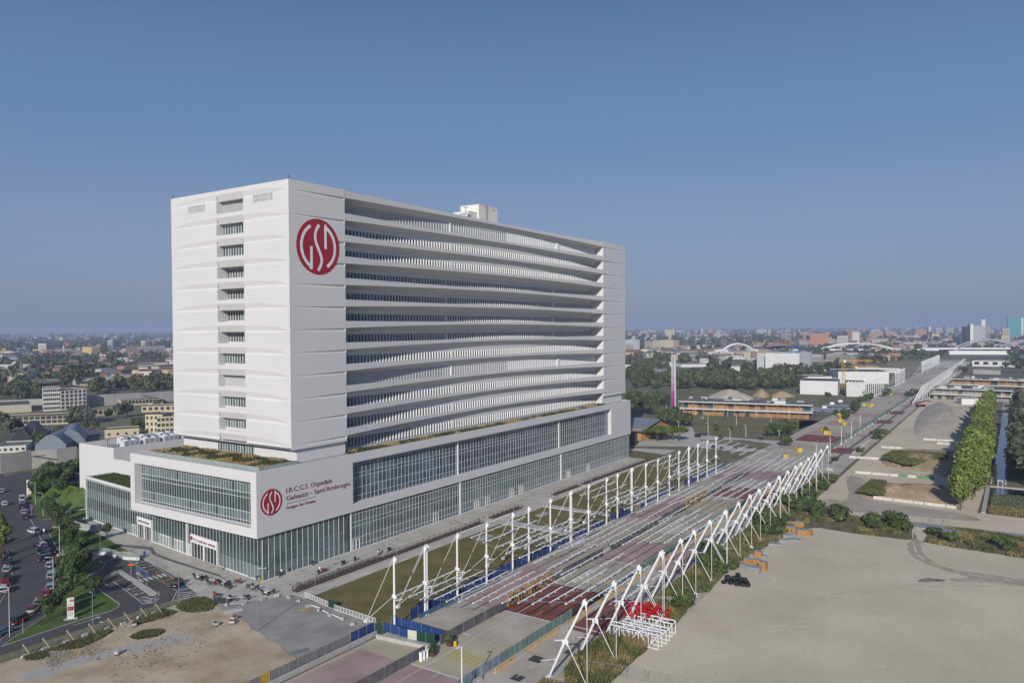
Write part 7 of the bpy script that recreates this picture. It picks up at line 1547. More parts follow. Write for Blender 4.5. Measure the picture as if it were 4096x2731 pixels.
# purple pylon tower
p = g(*kI(772,1045)); h_ = hgt(p,*kI(765,440)); t = thing('banner_pylon','tall slim tower fading from white to magenta in front of the pavilion','tower',(p.x,p.y,0),-.35); t.scale = (.62,.62,1)
cols = [(.36,.02,.20),(.38,.04,.25),(.42,.10,.32),(.45,.24,.42),(.50,.38,.50),(.52,.47,.54),(.55,.54,.57),(.5,.52,.53)]
for k, c_ in enumerate(cols): obj('panel', MB().box(-3.0,-1.1,h_*k/8,.2,1.1,h_*(k+.985)/8), M(f'pylon_panel_{k}', c_, .6), t)
obj('fin', MB().box(.2,-1.4,0,1.1,1.4,h_*.99), WHITE2, t); obj('fin', MB().box(1.3,-1.2,0,2.4,1.2,h_*.97), M('pylon_grey_fin', (.45,.46,.5), .5), t)
text('CASA', t, (-2.4,-1.15,h_*.97), (pi/2,pi/2,0), 2.2, DKSTEEL)
# timber pavilions
def pavilion(label, a, b, h, depth, mark=None, floors=2, nb=17, mt=TIMB, roofstuff=True):
    p, q = g(*a), g(*b); L_ = (q-p).length; t = thing('timber_pavilion', label, 'pavilion', (p.x,p.y,0), atan2(q.y-p.y,q.x-p.x)); fh = h/floors; rr = random.Random(len(label))
    for f in range(floors):
        obj('deck', MB().box(-2,-3.2,(f+1)*fh-.45,L_+2,depth,(f+1)*fh), WHITE2 if f < floors-1 else M('pavilion_roof', (.17,.165,.155), .9, .15, .3), t)
        for i in range(nb):
            x0, x1 = L_*i/nb, L_*(i+.94)/nb; k = rr.random(); z0 = f*fh
            m_ = mt if k < .68 else (DARK if k < .84 else GLASSM)
            obj('bay', MB().box(x0,0 if m_ is not DARK else 2,z0,x1,.4 if m_ is not DARK else 2.4,z0+fh-.5), m_, t)
            if i % 2 == 0: obj('post', MB().bar((x0,-2.6,z0),(x0+.8,-2.6,z0+fh-.4),.25), M('timber_post', (.50,.36,.20), .8), t)
        obj('railing', MB().box(-1.5,-3.1,f*fh+.9,L_+1.5,-3.05,f*fh+1.0).box(-1.5,-3.1,f*fh+.45,L_+1.5,-3.07,f*fh+.5), WHITE2, t) if f else None
    obj('roof_edge', MB().box(-2.2,-3.5,h-.1,L_+2.2,-3.2,h+.35), WHITE2, t); obj('core', MB().box(.5,.6,0,L_-.5,depth-.5,h-.5), M('core_brown', (.16,.10,.06), .8), t)
    if roofstuff:
        for i in range(22):
            x = rr.uniform(0,L_-6); y = rr.uniform(2,depth-5); obj('roof_unit', MB().box(x,y,h,x+rr.uniform(1.5,7),y+rr.uniform(1,4),h+rr.uniform(.4,2)), rr.choice([METR,ACW,GREYW,DKSTEEL]), t)
    if mark: text(mark, t, (L_*.90,-.05,fh+1.0), (pi/2,0,0), 2.6, WHITE)
    return t
pavilion('long two storey timber pavilion with white decks marked C1', kI(870,1062), kI(2190,1112), 8.7, 26, 'C1', nb=24)
pavilion('timber pavilion marked F2 behind the poplars on the right', kJ(1600,800), kJ(2500,835), 9.5, 24, 'F2', nb=22)
pavilion('white decked pavilion in front of the big gravel heap', kJ(1410,900), kJ(2200,935), 8.5, 30, None, nb=18, mt=M('pale_bay', (.30,.29,.27), .7))
# white expo pavilion with curved shell and buildings around
bpx('exhibition_hall','tall white pavilion with pitted curved facade','building',kI(1640,640),kI(2080,655),kI(1640,425),46,M('pitted_white', (.70,.70,.68), .8, col2=(.50,.51,.52), sc=.35, lo=.25, hi=.42),roof=METR)
bpx('exhibition_hall','white folded end wall of the curved pavilion','building',kI(2085,660),kI(2195,640),kI(2085,430),40,M('white_wall_b', (.66,.66,.65), .8),roof=METR)
p = g(*kI(1995,650)); t = thing('glass_strip','tall blue glass strip on the white pavilion','glass strip',(p.x-1.5,p.y-3,0),-.98); obj('glass', MB().box(-2.2,-.6,8,2.2,.6,hgt(p,*kI(1995,390))), M('strip_blue', (.16,.36,.48), .3), t)
p = g(*kI(1612,625)); t = thing('fire_stair','zigzag fire stair on the left end of the white pavilion','stair',(p.x,p.y,0),-.98)
for k in range(5): obj('flight', MB().bar((-4 if k%2 else 4,0,k*4.6),(4 if k%2 else -4,0,(k+1)*4.6),2,.5), METR, t)
def shell(label, a, b, top, h0, rise_, depth, mt):
    p, q = g(*a), g(*b); L_ = (q-p).length; t = thing('curved_roof', label, 'roof', (p.x,p.y,0), atan2(q.y-p.y,q.x-p.x)); mb = MB(); mb.grid(lambda u, v: (L_*u, depth*v, h0+rise_*sin(pi*min(1,u*1.0))+2*sin(pi*v)), 20, 4); mb.grid(lambda u, v: (L_*u, depth*v, h0+rise_*sin(pi*u)+2*sin(pi*v)-.8), 20, 4); obj('shell', mb, mt, t)
shell('dark sweeping curved roof behind the white pavilion', kI(1620,560), kI(2150,575), 0, 24, 5, 60, M('dark_shell', (.10,.115,.15), .4))
# arches: steel bridges
def arch(label, cx_px, yb, half_px, yt, lean, mt, w=2.6, group=None, deck=True):
    p, q = g(cx_px-half_px, yb), g(cx_px+half_px, yb); L_ = (q-p).length; mid = (p+q)/2; h = hgt(mid, cx_px, yt); t = thing('arch_bridge', label, 'bridge', (p.x,p.y,0), atan2(q.y-p.y,q.x-p.x), group); z0 = 5
    for s, off in ((-1,0),(1,22)):
        mb = MB(); n = 26; pts = [Vector((L_*i/n, off+s*(-lean)*sin(pi*i/n), z0+(h-z0)*(1-(2*i/n-1)**2))) for i in range(n+1)]
        for a_, b_ in zip(pts, pts[1:]): mb.bar(a_, b_, w, w*.8)
        obj('arch', mb, mt, t)
        hb = MB()
        for i in range(4, n-3, 2): hb.bar(pts[i], (pts[i].x, off*.9+2, 10), .3)
        obj('hanger', hb, mt, t)
    if deck: obj('deck', MB().box(-60,-1,9,L_+60,24,12), WHITE2, t)
    return t
WARC = M('arch_white', (.62,.63,.65), .6)
arch('wide white double arch bridge beyond the far meadow', kJ(630,0)[0], kJ(0,445)[1], 185, kJ(0,322)[1], -4, WARC); arch('grey steel double arch at the end of the boulevard', kJ(2010,0)[0], kJ(0,430)[1], 150, kJ(0,282)[1], -5, M('arch_grey', (.36,.37,.40), .6), deck=True); arch('right hand steel arch cut by the picture edge', kJ(2480,0)[0], kJ(0,425)[1], 150, kJ(0,285)[1], -5, MATS['arch_grey'], deck=False)
arch('pale arch rising above the tents left of the white pavilion', kI(1450,0)[0], kI(0,455)[1], 75, kI(0,325)[1], -3, WARC)
bpx('flyover','long white viaduct edge in front of the arches','viaduct',kJ(-40,445),kJ(1190,440),kJ(0,415),16,WHITE2); bpx('flyover','white viaduct edge on the right before the woods','viaduct',kJ(1570,438),kJ(2500,440),kJ(1570,403),16,WHITE2)
# tents, white sheds
t0 = g(*kI(1320,520)); t = thing('peaked_tent','white tent with four pointed peaks','tent',(t0.x,t0.y,0),-.98); tl = (g(*kI(1530,520))-t0).length; hT = hgt(t0,*kI(1320,460))
for k in range(4):
    x0, x1 = tl*k/4, tl*(k+1)/4; mb = MB(); c_ = ((x0+x1)/2, 8, hT)
    pts = [(x0,0,hT*.5),(x1,0,hT*.5),(x1,16,hT*.5),(x0,16,hT*.5)]
    for i in range(4): a_, b_ = Vector(pts[i]), Vector(pts[(i+1)%4]); m_ = (Vector(c_)+(a_+b_)/2)/2-Vector((0,0,1.4)); mb.face([a_, b_, m_]); mb.face([a_, m_, c_]); mb.face([m_, b_, c_])
    obj('canvas', mb, WHITE, t)
obj('wall', MB().box(0,1,0,tl,15,hT*.5), M('tent_dark', (.10,.07,.06), .8), t)
for lb, a, b, top, d, mt, kw in [('low white hall right of the peaked tent','1530,540','1600,545','1530,480',30,WHITE,{}),('white low shed with stepped roof among the trees','585,565','765,560','585,525',30,WHITE,{}),('long white flat building left of the tents','850,570','1180,565','850,545',30,WHITE,{}),('white shed in front of the tents','1280,605','1510,612','1280,562',26,WHITE,{}),('white wall block beside the tree of steel','1165,545','1300,540','1165,488',26,WHITE,{}),('wavy grey roofed school building among the trees','320,650','680,655','320,620',40,CREAMB,dict(roof=METR,gable=3)),('white box at the edge of the hospital tower','270,620','322,618','270,550',20,PLAST,{}),('white row of terraced units behind the trees','830,400','1075,395','830,355',30,WHITE,dict(rows=3,cols=20)),('scaffold like open frame building with sign on the roof','1320,345','1490,343','1320,282',40,M('frame_beige',(.34,.30,.22),.8),dict(rows=4,cols=4,ww=14,wh=4)),('beige villa like block behind the curved roof','1705,375','1830,372','1705,320',40,CREAMB,dict(rows=3,cols=7,stuffwin=True)),('red brick slab tower behind the curved roof','1893,378','1985,376','1893,292',30,BRK,dict(rows=8,cols=2,ww=8,wh=2,wmt=M('balcony_dark',(.08,.06,.05),.8))),('large cream apartment slab with many balconies','550,405','765,402','560,298',50,M('slab_cream',(.56,.50,.38),.85),dict(rows=9,cols=12,balc=False)),('cream end tower of the large apartment slab','770,405','828,402','770,290',40,STONE,{}),('white clad office with glass front left of the slab','355,400','415,398','355,285',30,M('office_blue_white',(.50,.56,.62),.6),{}),('pale apartment block at the hospital edge','270,405','345,403','270,335',40,STONE,dict(rows=5,cols=6)),('brick orange house block near the hospital edge','385,370','495,368','385,325',40,ORB,dict(rows=3,cols=5)),('row of terracotta roofed houses','270,440','560,436','270,415',40,STONE,dict(roof=TERR,gable=5))]:
    f = lambda s: kI(*[float(v) for v in s.split(',')]); bpx('building', lb, 'building', f(a), f(b), f(top), d, mt, **kw)
for lb, a, b, top in (('blue stadium style banner wall left','1195,385','1290,383','1195,348'),('blue stadium style banner wall right','1350,385','1535,383','1350,345')):
    f = lambda s: kI(*[float(v) for v in s.split(',')]); bpx('banner_wall', lb, 'banner', f(a), f(b), f(top), 3, M('banner_blue', (.05,.15,.42), .6))
p = g(*kI(1405,345)); t = thing('roof_sign','white FASSINA sign on the open frame building','sign',(p.x,p.y,hgt(p,*kI(1405,300))),-.98); text('FASSINA', t, (0,0,0), (pi/2,0,0), 9, WHITE)
p = g(*kI(1200,545)); h_ = hgt(p,*kI(1200,445)); t = thing('steel_tree','brown lattice tree sculpture with flaring crown','sculpture',(p.x,p.y,0)); 
lt = MB()
for k in range(16): a = k*pi/8; lt.path([(4*cos(a),4*sin(a),0),(3.2*cos(a+.8),3.2*sin(a+.8),h_*.45),(3.4*cos(a+1.5),3.4*sin(a+1.5),h_*.85)],.35,4); lt.path([(4*cos(a),4*sin(a),0),(3.2*cos(a-.8),3.2*sin(a-.8),h_*.45),(3.4*cos(a-1.5),3.4*sin(a-1.5),h_*.85)],.35,4)
obj('trunk', lt, M('corten_brown', (.26,.15,.07), .8), t); cr_ = MB()
for k in range(28): a = k*2*pi/28; cr_.path([(3.4*cos(a),3.4*sin(a),h_*.85),(8*cos(a),8*sin(a),h_*.98),(13*cos(a+.2),13*sin(a+.2),h_*1.02)],.3,4)
obj('crown', cr_, M('crown_grey', (.22,.2,.19), .7), t)
# construction site between meadow and white hall
for lb, a, b, top, d, mt, kw in [('low white hall with panelled facade beside the cranes','10,850','405,862','10,715',40,WHITE,dict(rows=2,cols=9,ww=2,wh=3,wmt=PLAST)),('white roof units behind the panelled hall','90,720','345,720','90,672',30,WHITE,{}),('rounded white fabric hall left of the masts','410,740','940,745','410,620',50,M('fabric_white',(.66,.66,.64),.8),{}),('diamond patterned white drum building','495,875','690,880','495,732',34,M('fabric_white2',(.60,.60,.59),.8),{}),('long dark and white two storey school behind the cranes','100,610','1060,640','100,560',30,M('school_grey',(.16,.165,.18),.7),dict(rows=2,cols=22,ww=5,wh=2.6,wmt=WHITE)),('dark plant boxes on the school roof','330,560','420,560','330,530',20,DKSTEEL,{}),('second dark plant box on the school roof','690,565','795,566','690,535',20,DKSTEEL,{}),('white arched market hall at the right','1810,560','2500,575','1810,505',40,WHITE,dict(rows=1,cols=7,ww=6,wh=4,wmt=DARK)),('grey low hall with white roof frames at the right','1820,640','2120,650','1820,598',30,GREYW,{}),('dark glazed hall at the right edge','2110,650','2500,660','2110,600',30,M('dark_hall',(.08,.085,.09),.6),dict(rows=1,cols=12,ww=3,wh=3)),('long dark flat roof at the right','1800,505','2500,520','1800,482',50,DKSTEEL,{}),('white curb wall in front of the big gravel heap','1700,960','1935,965','1700,905',14,WHITE,{}),('small black and yellow kiosk','115,1110','160,1112','115,1060',5,DKSTEEL,{})]:
    f = lambda s: kJ(*[float(v) for v in s.split(',')]); bpx('building', lb, 'building', f(a), f(b), f(top), d, mt, **kw)
dm = M('lozenge_white', (.72,.72,.71), .7)
p, q = g(*kJ(497,872)), g(*kJ(690,878)); t = thing('lozenge_cladding','diamond relief panels on the white drum building','cladding',(p.x,p.y-.6,0),atan2(q.y-p.y,q.x-p.x)); L_ = (q-p).length
for j in range(4):
    for i in range(5): x = L_*(i+.5+(j%2)*.5)/5.5; z = 4+j*3.6; obj('panel', MB().face([(x-L_/11,0,z),(x,-.7,z-1.8),(x+L_/11,0,z),(x,-.7,z+1.8)]), dm, t)
CRY = M('crane_yellow', (.55,.33,.05), .6)
def crane(px, yb, yt, jib_l, jib_r, lb):
    p = g(px, yb); h = hgt(p, px, yt); t = thing('tower_crane', lb, 'crane', (p.x,p.y,0), -.98); m_ = MB(); w = 1.1
    for a in ((-w,-w),(w,-w),(w,w),(-w,w)): m_.bar((*a,0),(*a,h),.22)
    z = 0; k = 0
    while z < h-2.2: s = 1 if k % 2 else -1; m_.bar((-w*s,-w,z),(w*s,-w,z+2.2),.2); m_.bar((-w,-w*s,z),(-w,w*s,z+2.2),.2); z += 2.2; k += 1
    obj('mast', m_, CRY, t); j = MB().bar((-jib_l,0,h),(jib_r,0,h),.45).bar((-jib_l,0,h+1.4),(jib_r*.9,0,h+1.2),.3)
    for i in range(int((jib_l+jib_r)/2.5)): x = -jib_l+i*2.5; j.bar((x,0,h),(x+1.25,0,h+1.3),.16); j.bar((x+1.25,0,h+1.3),(x+2.5,0,h),.16)
    obj('jib', j, CRY, t); obj('apex', MB().bar((0,0,h),(-1,0,h+6),.5).bar((-1,0,h+6),(jib_r*.6,0,h+1.3),.12).bar((-1,0,h+6),(-jib_l,0,h+1.3),.12), CRY, t); obj('cab', MB().box(-1,-2.4,h-1,1,-1.1,h+1), WHITE2, t)
crane(kJ(466,0)[0], kJ(0,820)[1], kJ(0,508)[1], 4, 26, 'tall yellow tower crane above the white hall'); crane(kJ(588,0)[0], kJ(0,740)[1], kJ(0,572)[1], 4, 24, 'second yellow crane behind the fabric hall')
# mobile platform, rubble, basketball boards, planters on the far boulevard
p = g(*kJ(1270,985)); t = thing('boom_lift','red articulated boom lift parked at the gravel heap','machine',(p.x,p.y,0),-.8); obj('chassis', MB().box(-3,-1.2,.8,3,1.2,1.9), PAINT['maroon'], t); obj('boom', MB().bar((-4,0,2.4),(5.5,0,4.6),.7).bar((5.5,0,4.6),(8,0,3.4),.5), PAINT['maroon'], t)
for x in (-2.2,2.2):
    for y in (-1.2,1.2): obj('wheel', MB().tube((x,y-.2,.75),(x,y+.2,.75),.75,.75,12), TYRE, t)
for i, (x, yb) in enumerate([(265,1040),(345,1000),(432,975)]):
    p = g(*kJ(x,yb)); t = thing('basketball_board', f'basketball backboard on a post, {nth(i)} from the left', 'basketball board', (p.x,p.y,0), -1.2); obj('post', MB().tube((0,0,0),(0,0,3.4),.15), BLS, t); obj('board', MB().box(-1.4,-.4,2.6,1.4,-.3,4.4), WHITE, t)
struct('court', MB().sheet(WP(kJ(150,985),kJ(470,995),kJ(440,1050),kJ(130,1030)), .04), M('court_grey', (.30,.32,.34), .8))
struct('court', MB().sheet(WP(kJ(300,955),kJ(560,960),kJ(540,985),kJ(250,980)), .04), MATS['court_grey'])
for i, (x, y) in enumerate([(685,975),(740,985),(760,975),(427,1080),(437,1110),(430,1145),(480,1175),(245,1240),(282,1270),(312,1270),(5,1455),(965,860),(1245,840)]):
    p = g(*kJ(x,y)); t = thing('yellow_planter', f'yellow cube planter on the far boulevard, {nth(i)} in the list from the trees', 'planter', (p.x,p.y,.03), i, 'yellow planters on the boulevard'); obj('box', MB().box(-1,-1,0,1,1,2.0), YEL, t); obj('soil', MB().box(-.9,-.9,2.0,.9,.9,2.05), BARK, t)
for i, a in enumerate(((2075,275),(1940,340))): p = g(*kF(*a)); t = thing('yellow_planter', f"yellow cube planter {'left' if i else 'right'} of the hump markings behind the tubes", 'planter', (p.x,p.y,.03), .3, 'yellow planters on the boulevard'); obj('box', MB().box(-1,-1,0,1,1,1.7), YEL, t); obj('soil', MB().box(-.9,-.9,1.7,.9,.9,1.75), BARK, t)
for i, (x, yb, yt) in enumerate([(640,1230,1100),(550,1310,1155),(443,1380,1218),(325,1500,1285),(180,1590,1365)]): p = g(*kJ(x,yb)); lamp_post(p.x,p.y,8.6,f'white lamp post on the far boulevard, {nth(i)} from the far end',.14,.9,pi,WHITE2,'white lamp posts on the far boulevard')
for i, (x, yb, yt) in enumerate([(1425,1180,1065),(1788,1200,1085),(1525,1305,1178),(1130,1275,1155),(822,1258,1135),(1128,1158,1050),(1635,1105,1030),(1335,1088,1010),(1000,1070,975),(1978,1118,1020),(2010,1245,1170),(1873,1315,1232),(1360,1340,1212),(697,1030,962)]):
    p = g(*kI(x,yb)); lamp_post(p.x,p.y,hgt(p,*kI(x,yt)),f'white lamp post on the meadow by the timber pavilion, {nth(i)} in order of survey',.12,.7,2,WHITE2,'lamp posts around the timber pavilion')
# fields, canal, ponds
FIELD = M('dry_meadow', (.20,.16,.08), .95, col2=(.30,.24,.13), sc=.02, sc2=.3, var=.12); GMEAD = M('green_meadow', (.13,.135,.05), .95, col2=(.21,.19,.09), sc=.04, sc2=.5, var=.15)
sheet('meadow', WP(kI(930,1075),kI(2190,1125),kI(2340,1135),kI(2080,1215),kI(1500,1180),kI(1130,1150),kI(900,1100)), GMEAD, .0)
sheet('meadow', WP(kI(1000,1190),kI(1700,1215),kI(2060,1225),kI(2120,1235),kI(1980,1330),kI(1500,1300),kI(960,1250)), GMEAD, .0)
sheet('meadow', WP(kI(1000,1330),kI(1500,1320),kI(1850,1370),kI(1820,1405),kI(1400,1390),kI(1010,1350)), GMEAD, .0)
sheet('road', WP(kI(790,1205),kI(960,1195),kI(1000,1270),kI(1500,1315),kI(1960,1345),kI(1850,1380),kI(1500,1330),kI(1010,1325),kI(1330,1385),kI(1700,1440),kI(1500,1455),kI(900,1400),kI(330,1395),kI(300,1375),kI(440,1345)), PAVE, .006)
sheet('meadow', WP(kJ(110,500),kJ(1310,508),kJ(1300,600),kJ(1100,635),kJ(1060,625),kJ(120,545)), FIELD, .0)
sheet('meadow', WP(kJ(0,1130),kJ(250,1120),kJ(160,1190),kJ(0,1250)), GMEAD, .0)
sheet('grass_ground', WP(kJ(730,1300),kJ(880,1290),kJ(890,1310),kJ(800,1325)), GMEAD, .05); sheet('grass_ground', WP(kJ(820,1250),kJ(850,1215),kJ(930,1220),kJ(970,1265),kJ(900,1275)), GMEAD, .05)
WAT = M('water', (.02,.035,.04), .06, .1, .2, spec=.9)
sheet('canal', [(215,-136.6),(215,-140.5),(620,-139.2),(620,-135.4)], WAT, .03); struct('canal_bank', MB().box(215,-136.6,-.2,620,-136.1,.5).box(215,-141,-.2,620,-140.5,.5).prism([(161.5,-135.0),(207.5,-135.0),(207.5,-136.2),(161.5,-136.2)],0,.35).prism([(207.5,-135),(209.5,-135),(209.5,-156),(207.5,-156)],0,.35), CONC)
sheet('pond', [(162.5,-136.3),(207.4,-136.3),(207.4,-175),(160,-175)], M('pond_water', (.012,.028,.018), .08, .1, .2, spec=.9), .035); scatter_tufts('reeds', lambda rr: (rr.uniform(162.5,168), rr.uniform(-170,-137)), 9000, STRAW, .5, 1.5, .12, 90); scatter_tufts('reeds', lambda rr: (rr.uniform(168,192), rr.uniform(-150,-137.5)), 9000, LFG, .3, 1.0, .14, 91)
p = g(*kN(2105,520)); t = thing('sluice_gate','white sluice gate with rails at the head of the pond','sluice',(p.x,p.y,0),-pi/2); obj('frame', MB().box(-.8,-.2,0,.8,.2,.3).box(-.8,-.2,.3,-.65,.2,2.4).box(.65,-.2,.3,.8,.2,2.4).box(-.8,-.2,2.4,.8,.2,2.6), WHITE2, t); obj('railing', MB().box(-7,0,.9,-1,.05,1.0).box(1,0,.9,5,.05,1.0).box(-7,0,.3,-1,.05,.9), RUST, t)
# poplar row and willows on the right
k = 0; x = 163
while x < 480:
    for dy in (0, -3.2) if 175 < x < 300 else (0,):
        tree('poplar', x+R.uniform(-1,1), -129.2+dy+R.uniform(-.7,.7), R.uniform(.86,1.05)*(1.0 if x > 190 else .82), f'tall bright green poplar of the row beside the gravel yard, {nth(k)} from the near end', 'poplar row beside the canal'); k += 1
    x += 5.6 if x < 300 else 7
k = 0; x = 214
while x < 470:
    tree('willow', x+R.uniform(-2,2), -148+R.uniform(-2,2), R.uniform(1.1,1.4), f'grey-green willow on the far bank of the canal, {nth(k)} from the near end', 'willows along the canal'); k += 1
    tree('willow', x+4+R.uniform(-2,2), -157+R.uniform(-2,2), R.uniform(1.2,1.5), f'grey-green willow on the far bank of the canal, {nth(k)} from the near end', 'willows along the canal'); k += 1
    x += 9
# ---------------------------------------------------------------- woods and tree belts
belts = [(kW,[(905,900),(1000,800),(1500,740),(1820,730),(1820,830),(1400,845)],60,'dark tree behind the far prison wall'),(kW,[(-60,960),(-60,800),(250,790),(450,850),(450,905)],34,'dark tree at the left edge behind the prison'),(kI,[(275,700),(280,590),(520,560),(700,600),(740,690),(760,800),(540,800),(330,790)],70,'dark tree in the wood by the magenta tower'),(kI,[(810,690),(1000,680),(1550,690),(2080,700),(2100,730),(2050,790),(1600,810),(1100,800),(820,800)],150,'dark tree in the wood below the white pavilion'),(kI,[(275,560),(300,450),(560,430),(740,480),(750,560)],46,'tree in the park behind the tower'),(kI,[(830,540),(850,460),(1150,450),(1190,520),(1180,545)],40,'tree behind the low white sheds'),(kJ,[(120,480),(200,450),(1300,445),(1570,450),(1330,505),(700,495)],60,'tree of the belt under the arch bridge')]
cnt_ = 0
JW_ = MB()
def join_tree(kd, x, y, s):
    me = tr.choice(TREES[kd])[0]; k = len(JW_.v); a = tr.uniform(0,6.28); c, q = cos(a), sin(a); z_ = s*tr.uniform(.85,1.15)
    JW_.v += [(x+(v.co.x*c-v.co.y*q)*s, y+(v.co.x*q+v.co.y*c)*s, v.co.z*z_-.05) for v in me.vertices]; JW_.f += [tuple(i+k for i in p.vertices) for p in me.polygons]
for k_, pl, n, lb in belts:
    P_ = [tuple(g(*k_(*p))[:2]) for p in pl]; x0,x1,y0,y1 = min(p[0] for p in P_),max(p[0] for p in P_),min(p[1] for p in P_),max(p[1] for p in P_); c_ = 0; tries = 0; rr = random.Random(n)
    while c_ < n and tries < 9000:
        tries += 1; x, y = rr.uniform(x0,x1), rr.uniform(y0,y1)
        if not inpoly(x, y, P_): continue
        kd = 'broad' if rr.random() < .55 else ('broadmid' if rr.random() < .7 else 'willow'); dist = hypot(x-CAM.x,y-CAM.y)
        if dist > 700: kd = rr.choice(['far','farmid','far'])
        if c_ < (24 if n in (60,34,70) else 0): tree(kd, x, y, rr.uniform(.8,1.3), f'{lb}, {nth(c_)} of those that stand out', lb+'s', -.05)
        else: join_tree(kd if dist > 700 or rr.random() < .5 else kd, x, y, rr.uniform(.8,1.4))
        c_ += 1; cnt_ += 1
for i, (a, s, kd) in enumerate([((750,770),2.4,'broad'),((1450,1240),1.0,'broad'),((1510,1235),1.1,'broadmid'),((1420,1220),.9,'broad'),((780,1140),1.3,'willow'),((860,1150),1.4,'willow'),((930,1160),1.3,'willow'),((740,1180),.9,'bright'),((1250,1100),1.1,'willow'),((1330,1090),1.2,'willow'),((1130,1110),.9,'broadmid'),((60,1300),1.3,'willow'),((20,1260),1.4,'willow'),((110,1280),1.1,'willow'),((200,1230),.9,'broad'),((1640,1010),.9,'willow'),((1000,1225),.8,'broadmid'),((900,1225),.7,'broadmid'),((600,1290),.8,'broadmid'),((650,1300),.8,'broadmid'),((400,1400),1.0,'broadmid'),((820,1310),.6,'broadmid')]):
    p = g(*kW(*a)); tree(kd if kd != 'bright' else 'broadmid', p.x, p.y, s*(.72 if i else 1), ('huge round dark tree in front of the long warehouse' if i == 0 else f'tree standing in the prison compound, {nth(i-1)} surveyed'), None if i == 0 else 'trees in the prison compound')
for i, (a, s) in enumerate([((1860,1300),1.1),((1930,1290),1.2),((1990,1295),1.1),((1800,1290),.9),((1760,1300),.7),((1220,1240),.5),((1370,1230),.4),((1270,1340),.45),((1930,1400),.9),((1960,1395),.7),((2380,900),.8)]):
    p = g(*kI(*a)); tree('broadmid', p.x, p.y, s*.72, f'round tree on the meadow beside the boulevard, {nth(i)} from the left', 'trees on the far meadow')
for i, (a, s) in enumerate([((580,1060),1.1),((600,1040),1.2),((480,1110),1.0),((500,1120),.9),((385,1075),.7),((640,960),1.0),((700,940),1.0),((740,930),1.0),((900,880),1.1),((930,870),1.0),((1190,880),1.1),((1220,870),1.0),((1130,890),.9),((1660,640),1.5),((1700,620),1.5),((1620,650),1.2),((1740,640),1.3),((285,1250),.5),((250,690),1.2),((310,690),1.2),((70,690),1.0),((1370,900),.8)]):
    p = g(*kJ(*a)); tree('broadmid', p.x, p.y, s*.62, f'dark tree along the distant boulevard, {nth(i)} of those surveyed', 'trees along the distant boulevard')
o = obj('woods', JW_, leafmat('wood_leaf', (.058,.070,.030), (.105,.118,.050), .4, 0, .03)); o['kind'] = 'stuff'
# far woods as one mass
def woods(name, n, seed, dens):
    rr = random.Random(seed); mb = MB(); base = TREES['far'][0][0]; bv = [v.co.copy() for v in base.vertices]; bf = [tuple(p.vertices) for p in base.polygons]; bf = bf[:90]; nv = max(max(f) for f in bf)+1
    import array
    V_, F_ = [], []
    for _ in range(n):
        while True:
            d = rr.uniform(*dens[0:2]); a = rr.uniform(-.66,.62)
            x = CAM.x+d*cos(YAW+a); y = CAM.y+d*sin(YAW+a)
            if abs(y+62) < 70 and x < 1700: continue
            v = sin(x*.0043+seed)+sin(y*.0051+2*seed)+.8*sin(x*.011-y*.009)
            if v > dens[2]: break
        if -20 < x < 560 and -165 < y < 60: continue
        s = rr.uniform(.8,1.6)*dens[3]; zz = rr.uniform(.85,1.2); c, q = cos(d), sin(d); k = len(V_)
        V_ += [(x+(v_.x*c-v_.y*q)*s, y+(v_.x*q+v_.y*c)*s, v_.z*s*zz-.5) for v_ in bv[:nv]]; F_ += [tuple(i+k for i in f) for f in bf]
    mb.v, mb.f = V_, F_
    o = obj(name, mb, M('distant_foliage', (.052,.062,.030), .9, col2=(.095,.105,.050), sc=.02, island=.5)); o['kind'] = 'stuff'
woods('woods', 1500, 1, (900,2600,-.1,1.1)); woods('woods', 2200, 2, (2400,6500,-.1,1.7)); woods('woods', 900, 3, (6000,11000,-.3,2.6))
# distant city: nearest houses as things, the rest one mass
rr = random.Random(77); cols_ = [('cream',(.50,.43,.32)),('white',(.58,.56,.52)),('terracotta',(.34,.18,.11)),('grey',(.34,.34,.34)),('ochre',(.45,.33,.18)),('pale grey',(.46,.45,.43))]
cm_ = [M('city_'+n, c, .85, .1, .01, rnd=.1, island=.15) for n, c in cols_]
roofs = [TERR, METR, ROOFD]; unit = [MB().box(-.5,-.5,0,.5,.5,1).mesh('wall', m_) for m_ in cm_]; rfm = [MB().box(-.52,-.52,0,.52,.52,.06).mesh('roof', m_) for m_ in roofs]
def wm_(): 
    mb = MB()
    for j in range(4): mb.box(-.45,-.51,.14+j*.22,.45,-.5,.24+j*.22); mb.box(-.51,-.45,.14+j*.22,-.5,.45,.24+j*.22)
    return mb.mesh('window', M('city_window', (.16,.16,.17), .5))
HS = []
wmx = wm_(); far = [MB() for _ in cm_]; farr = [MB() for _ in roofs]; n_ind = 0; N = 0; farw = MB()
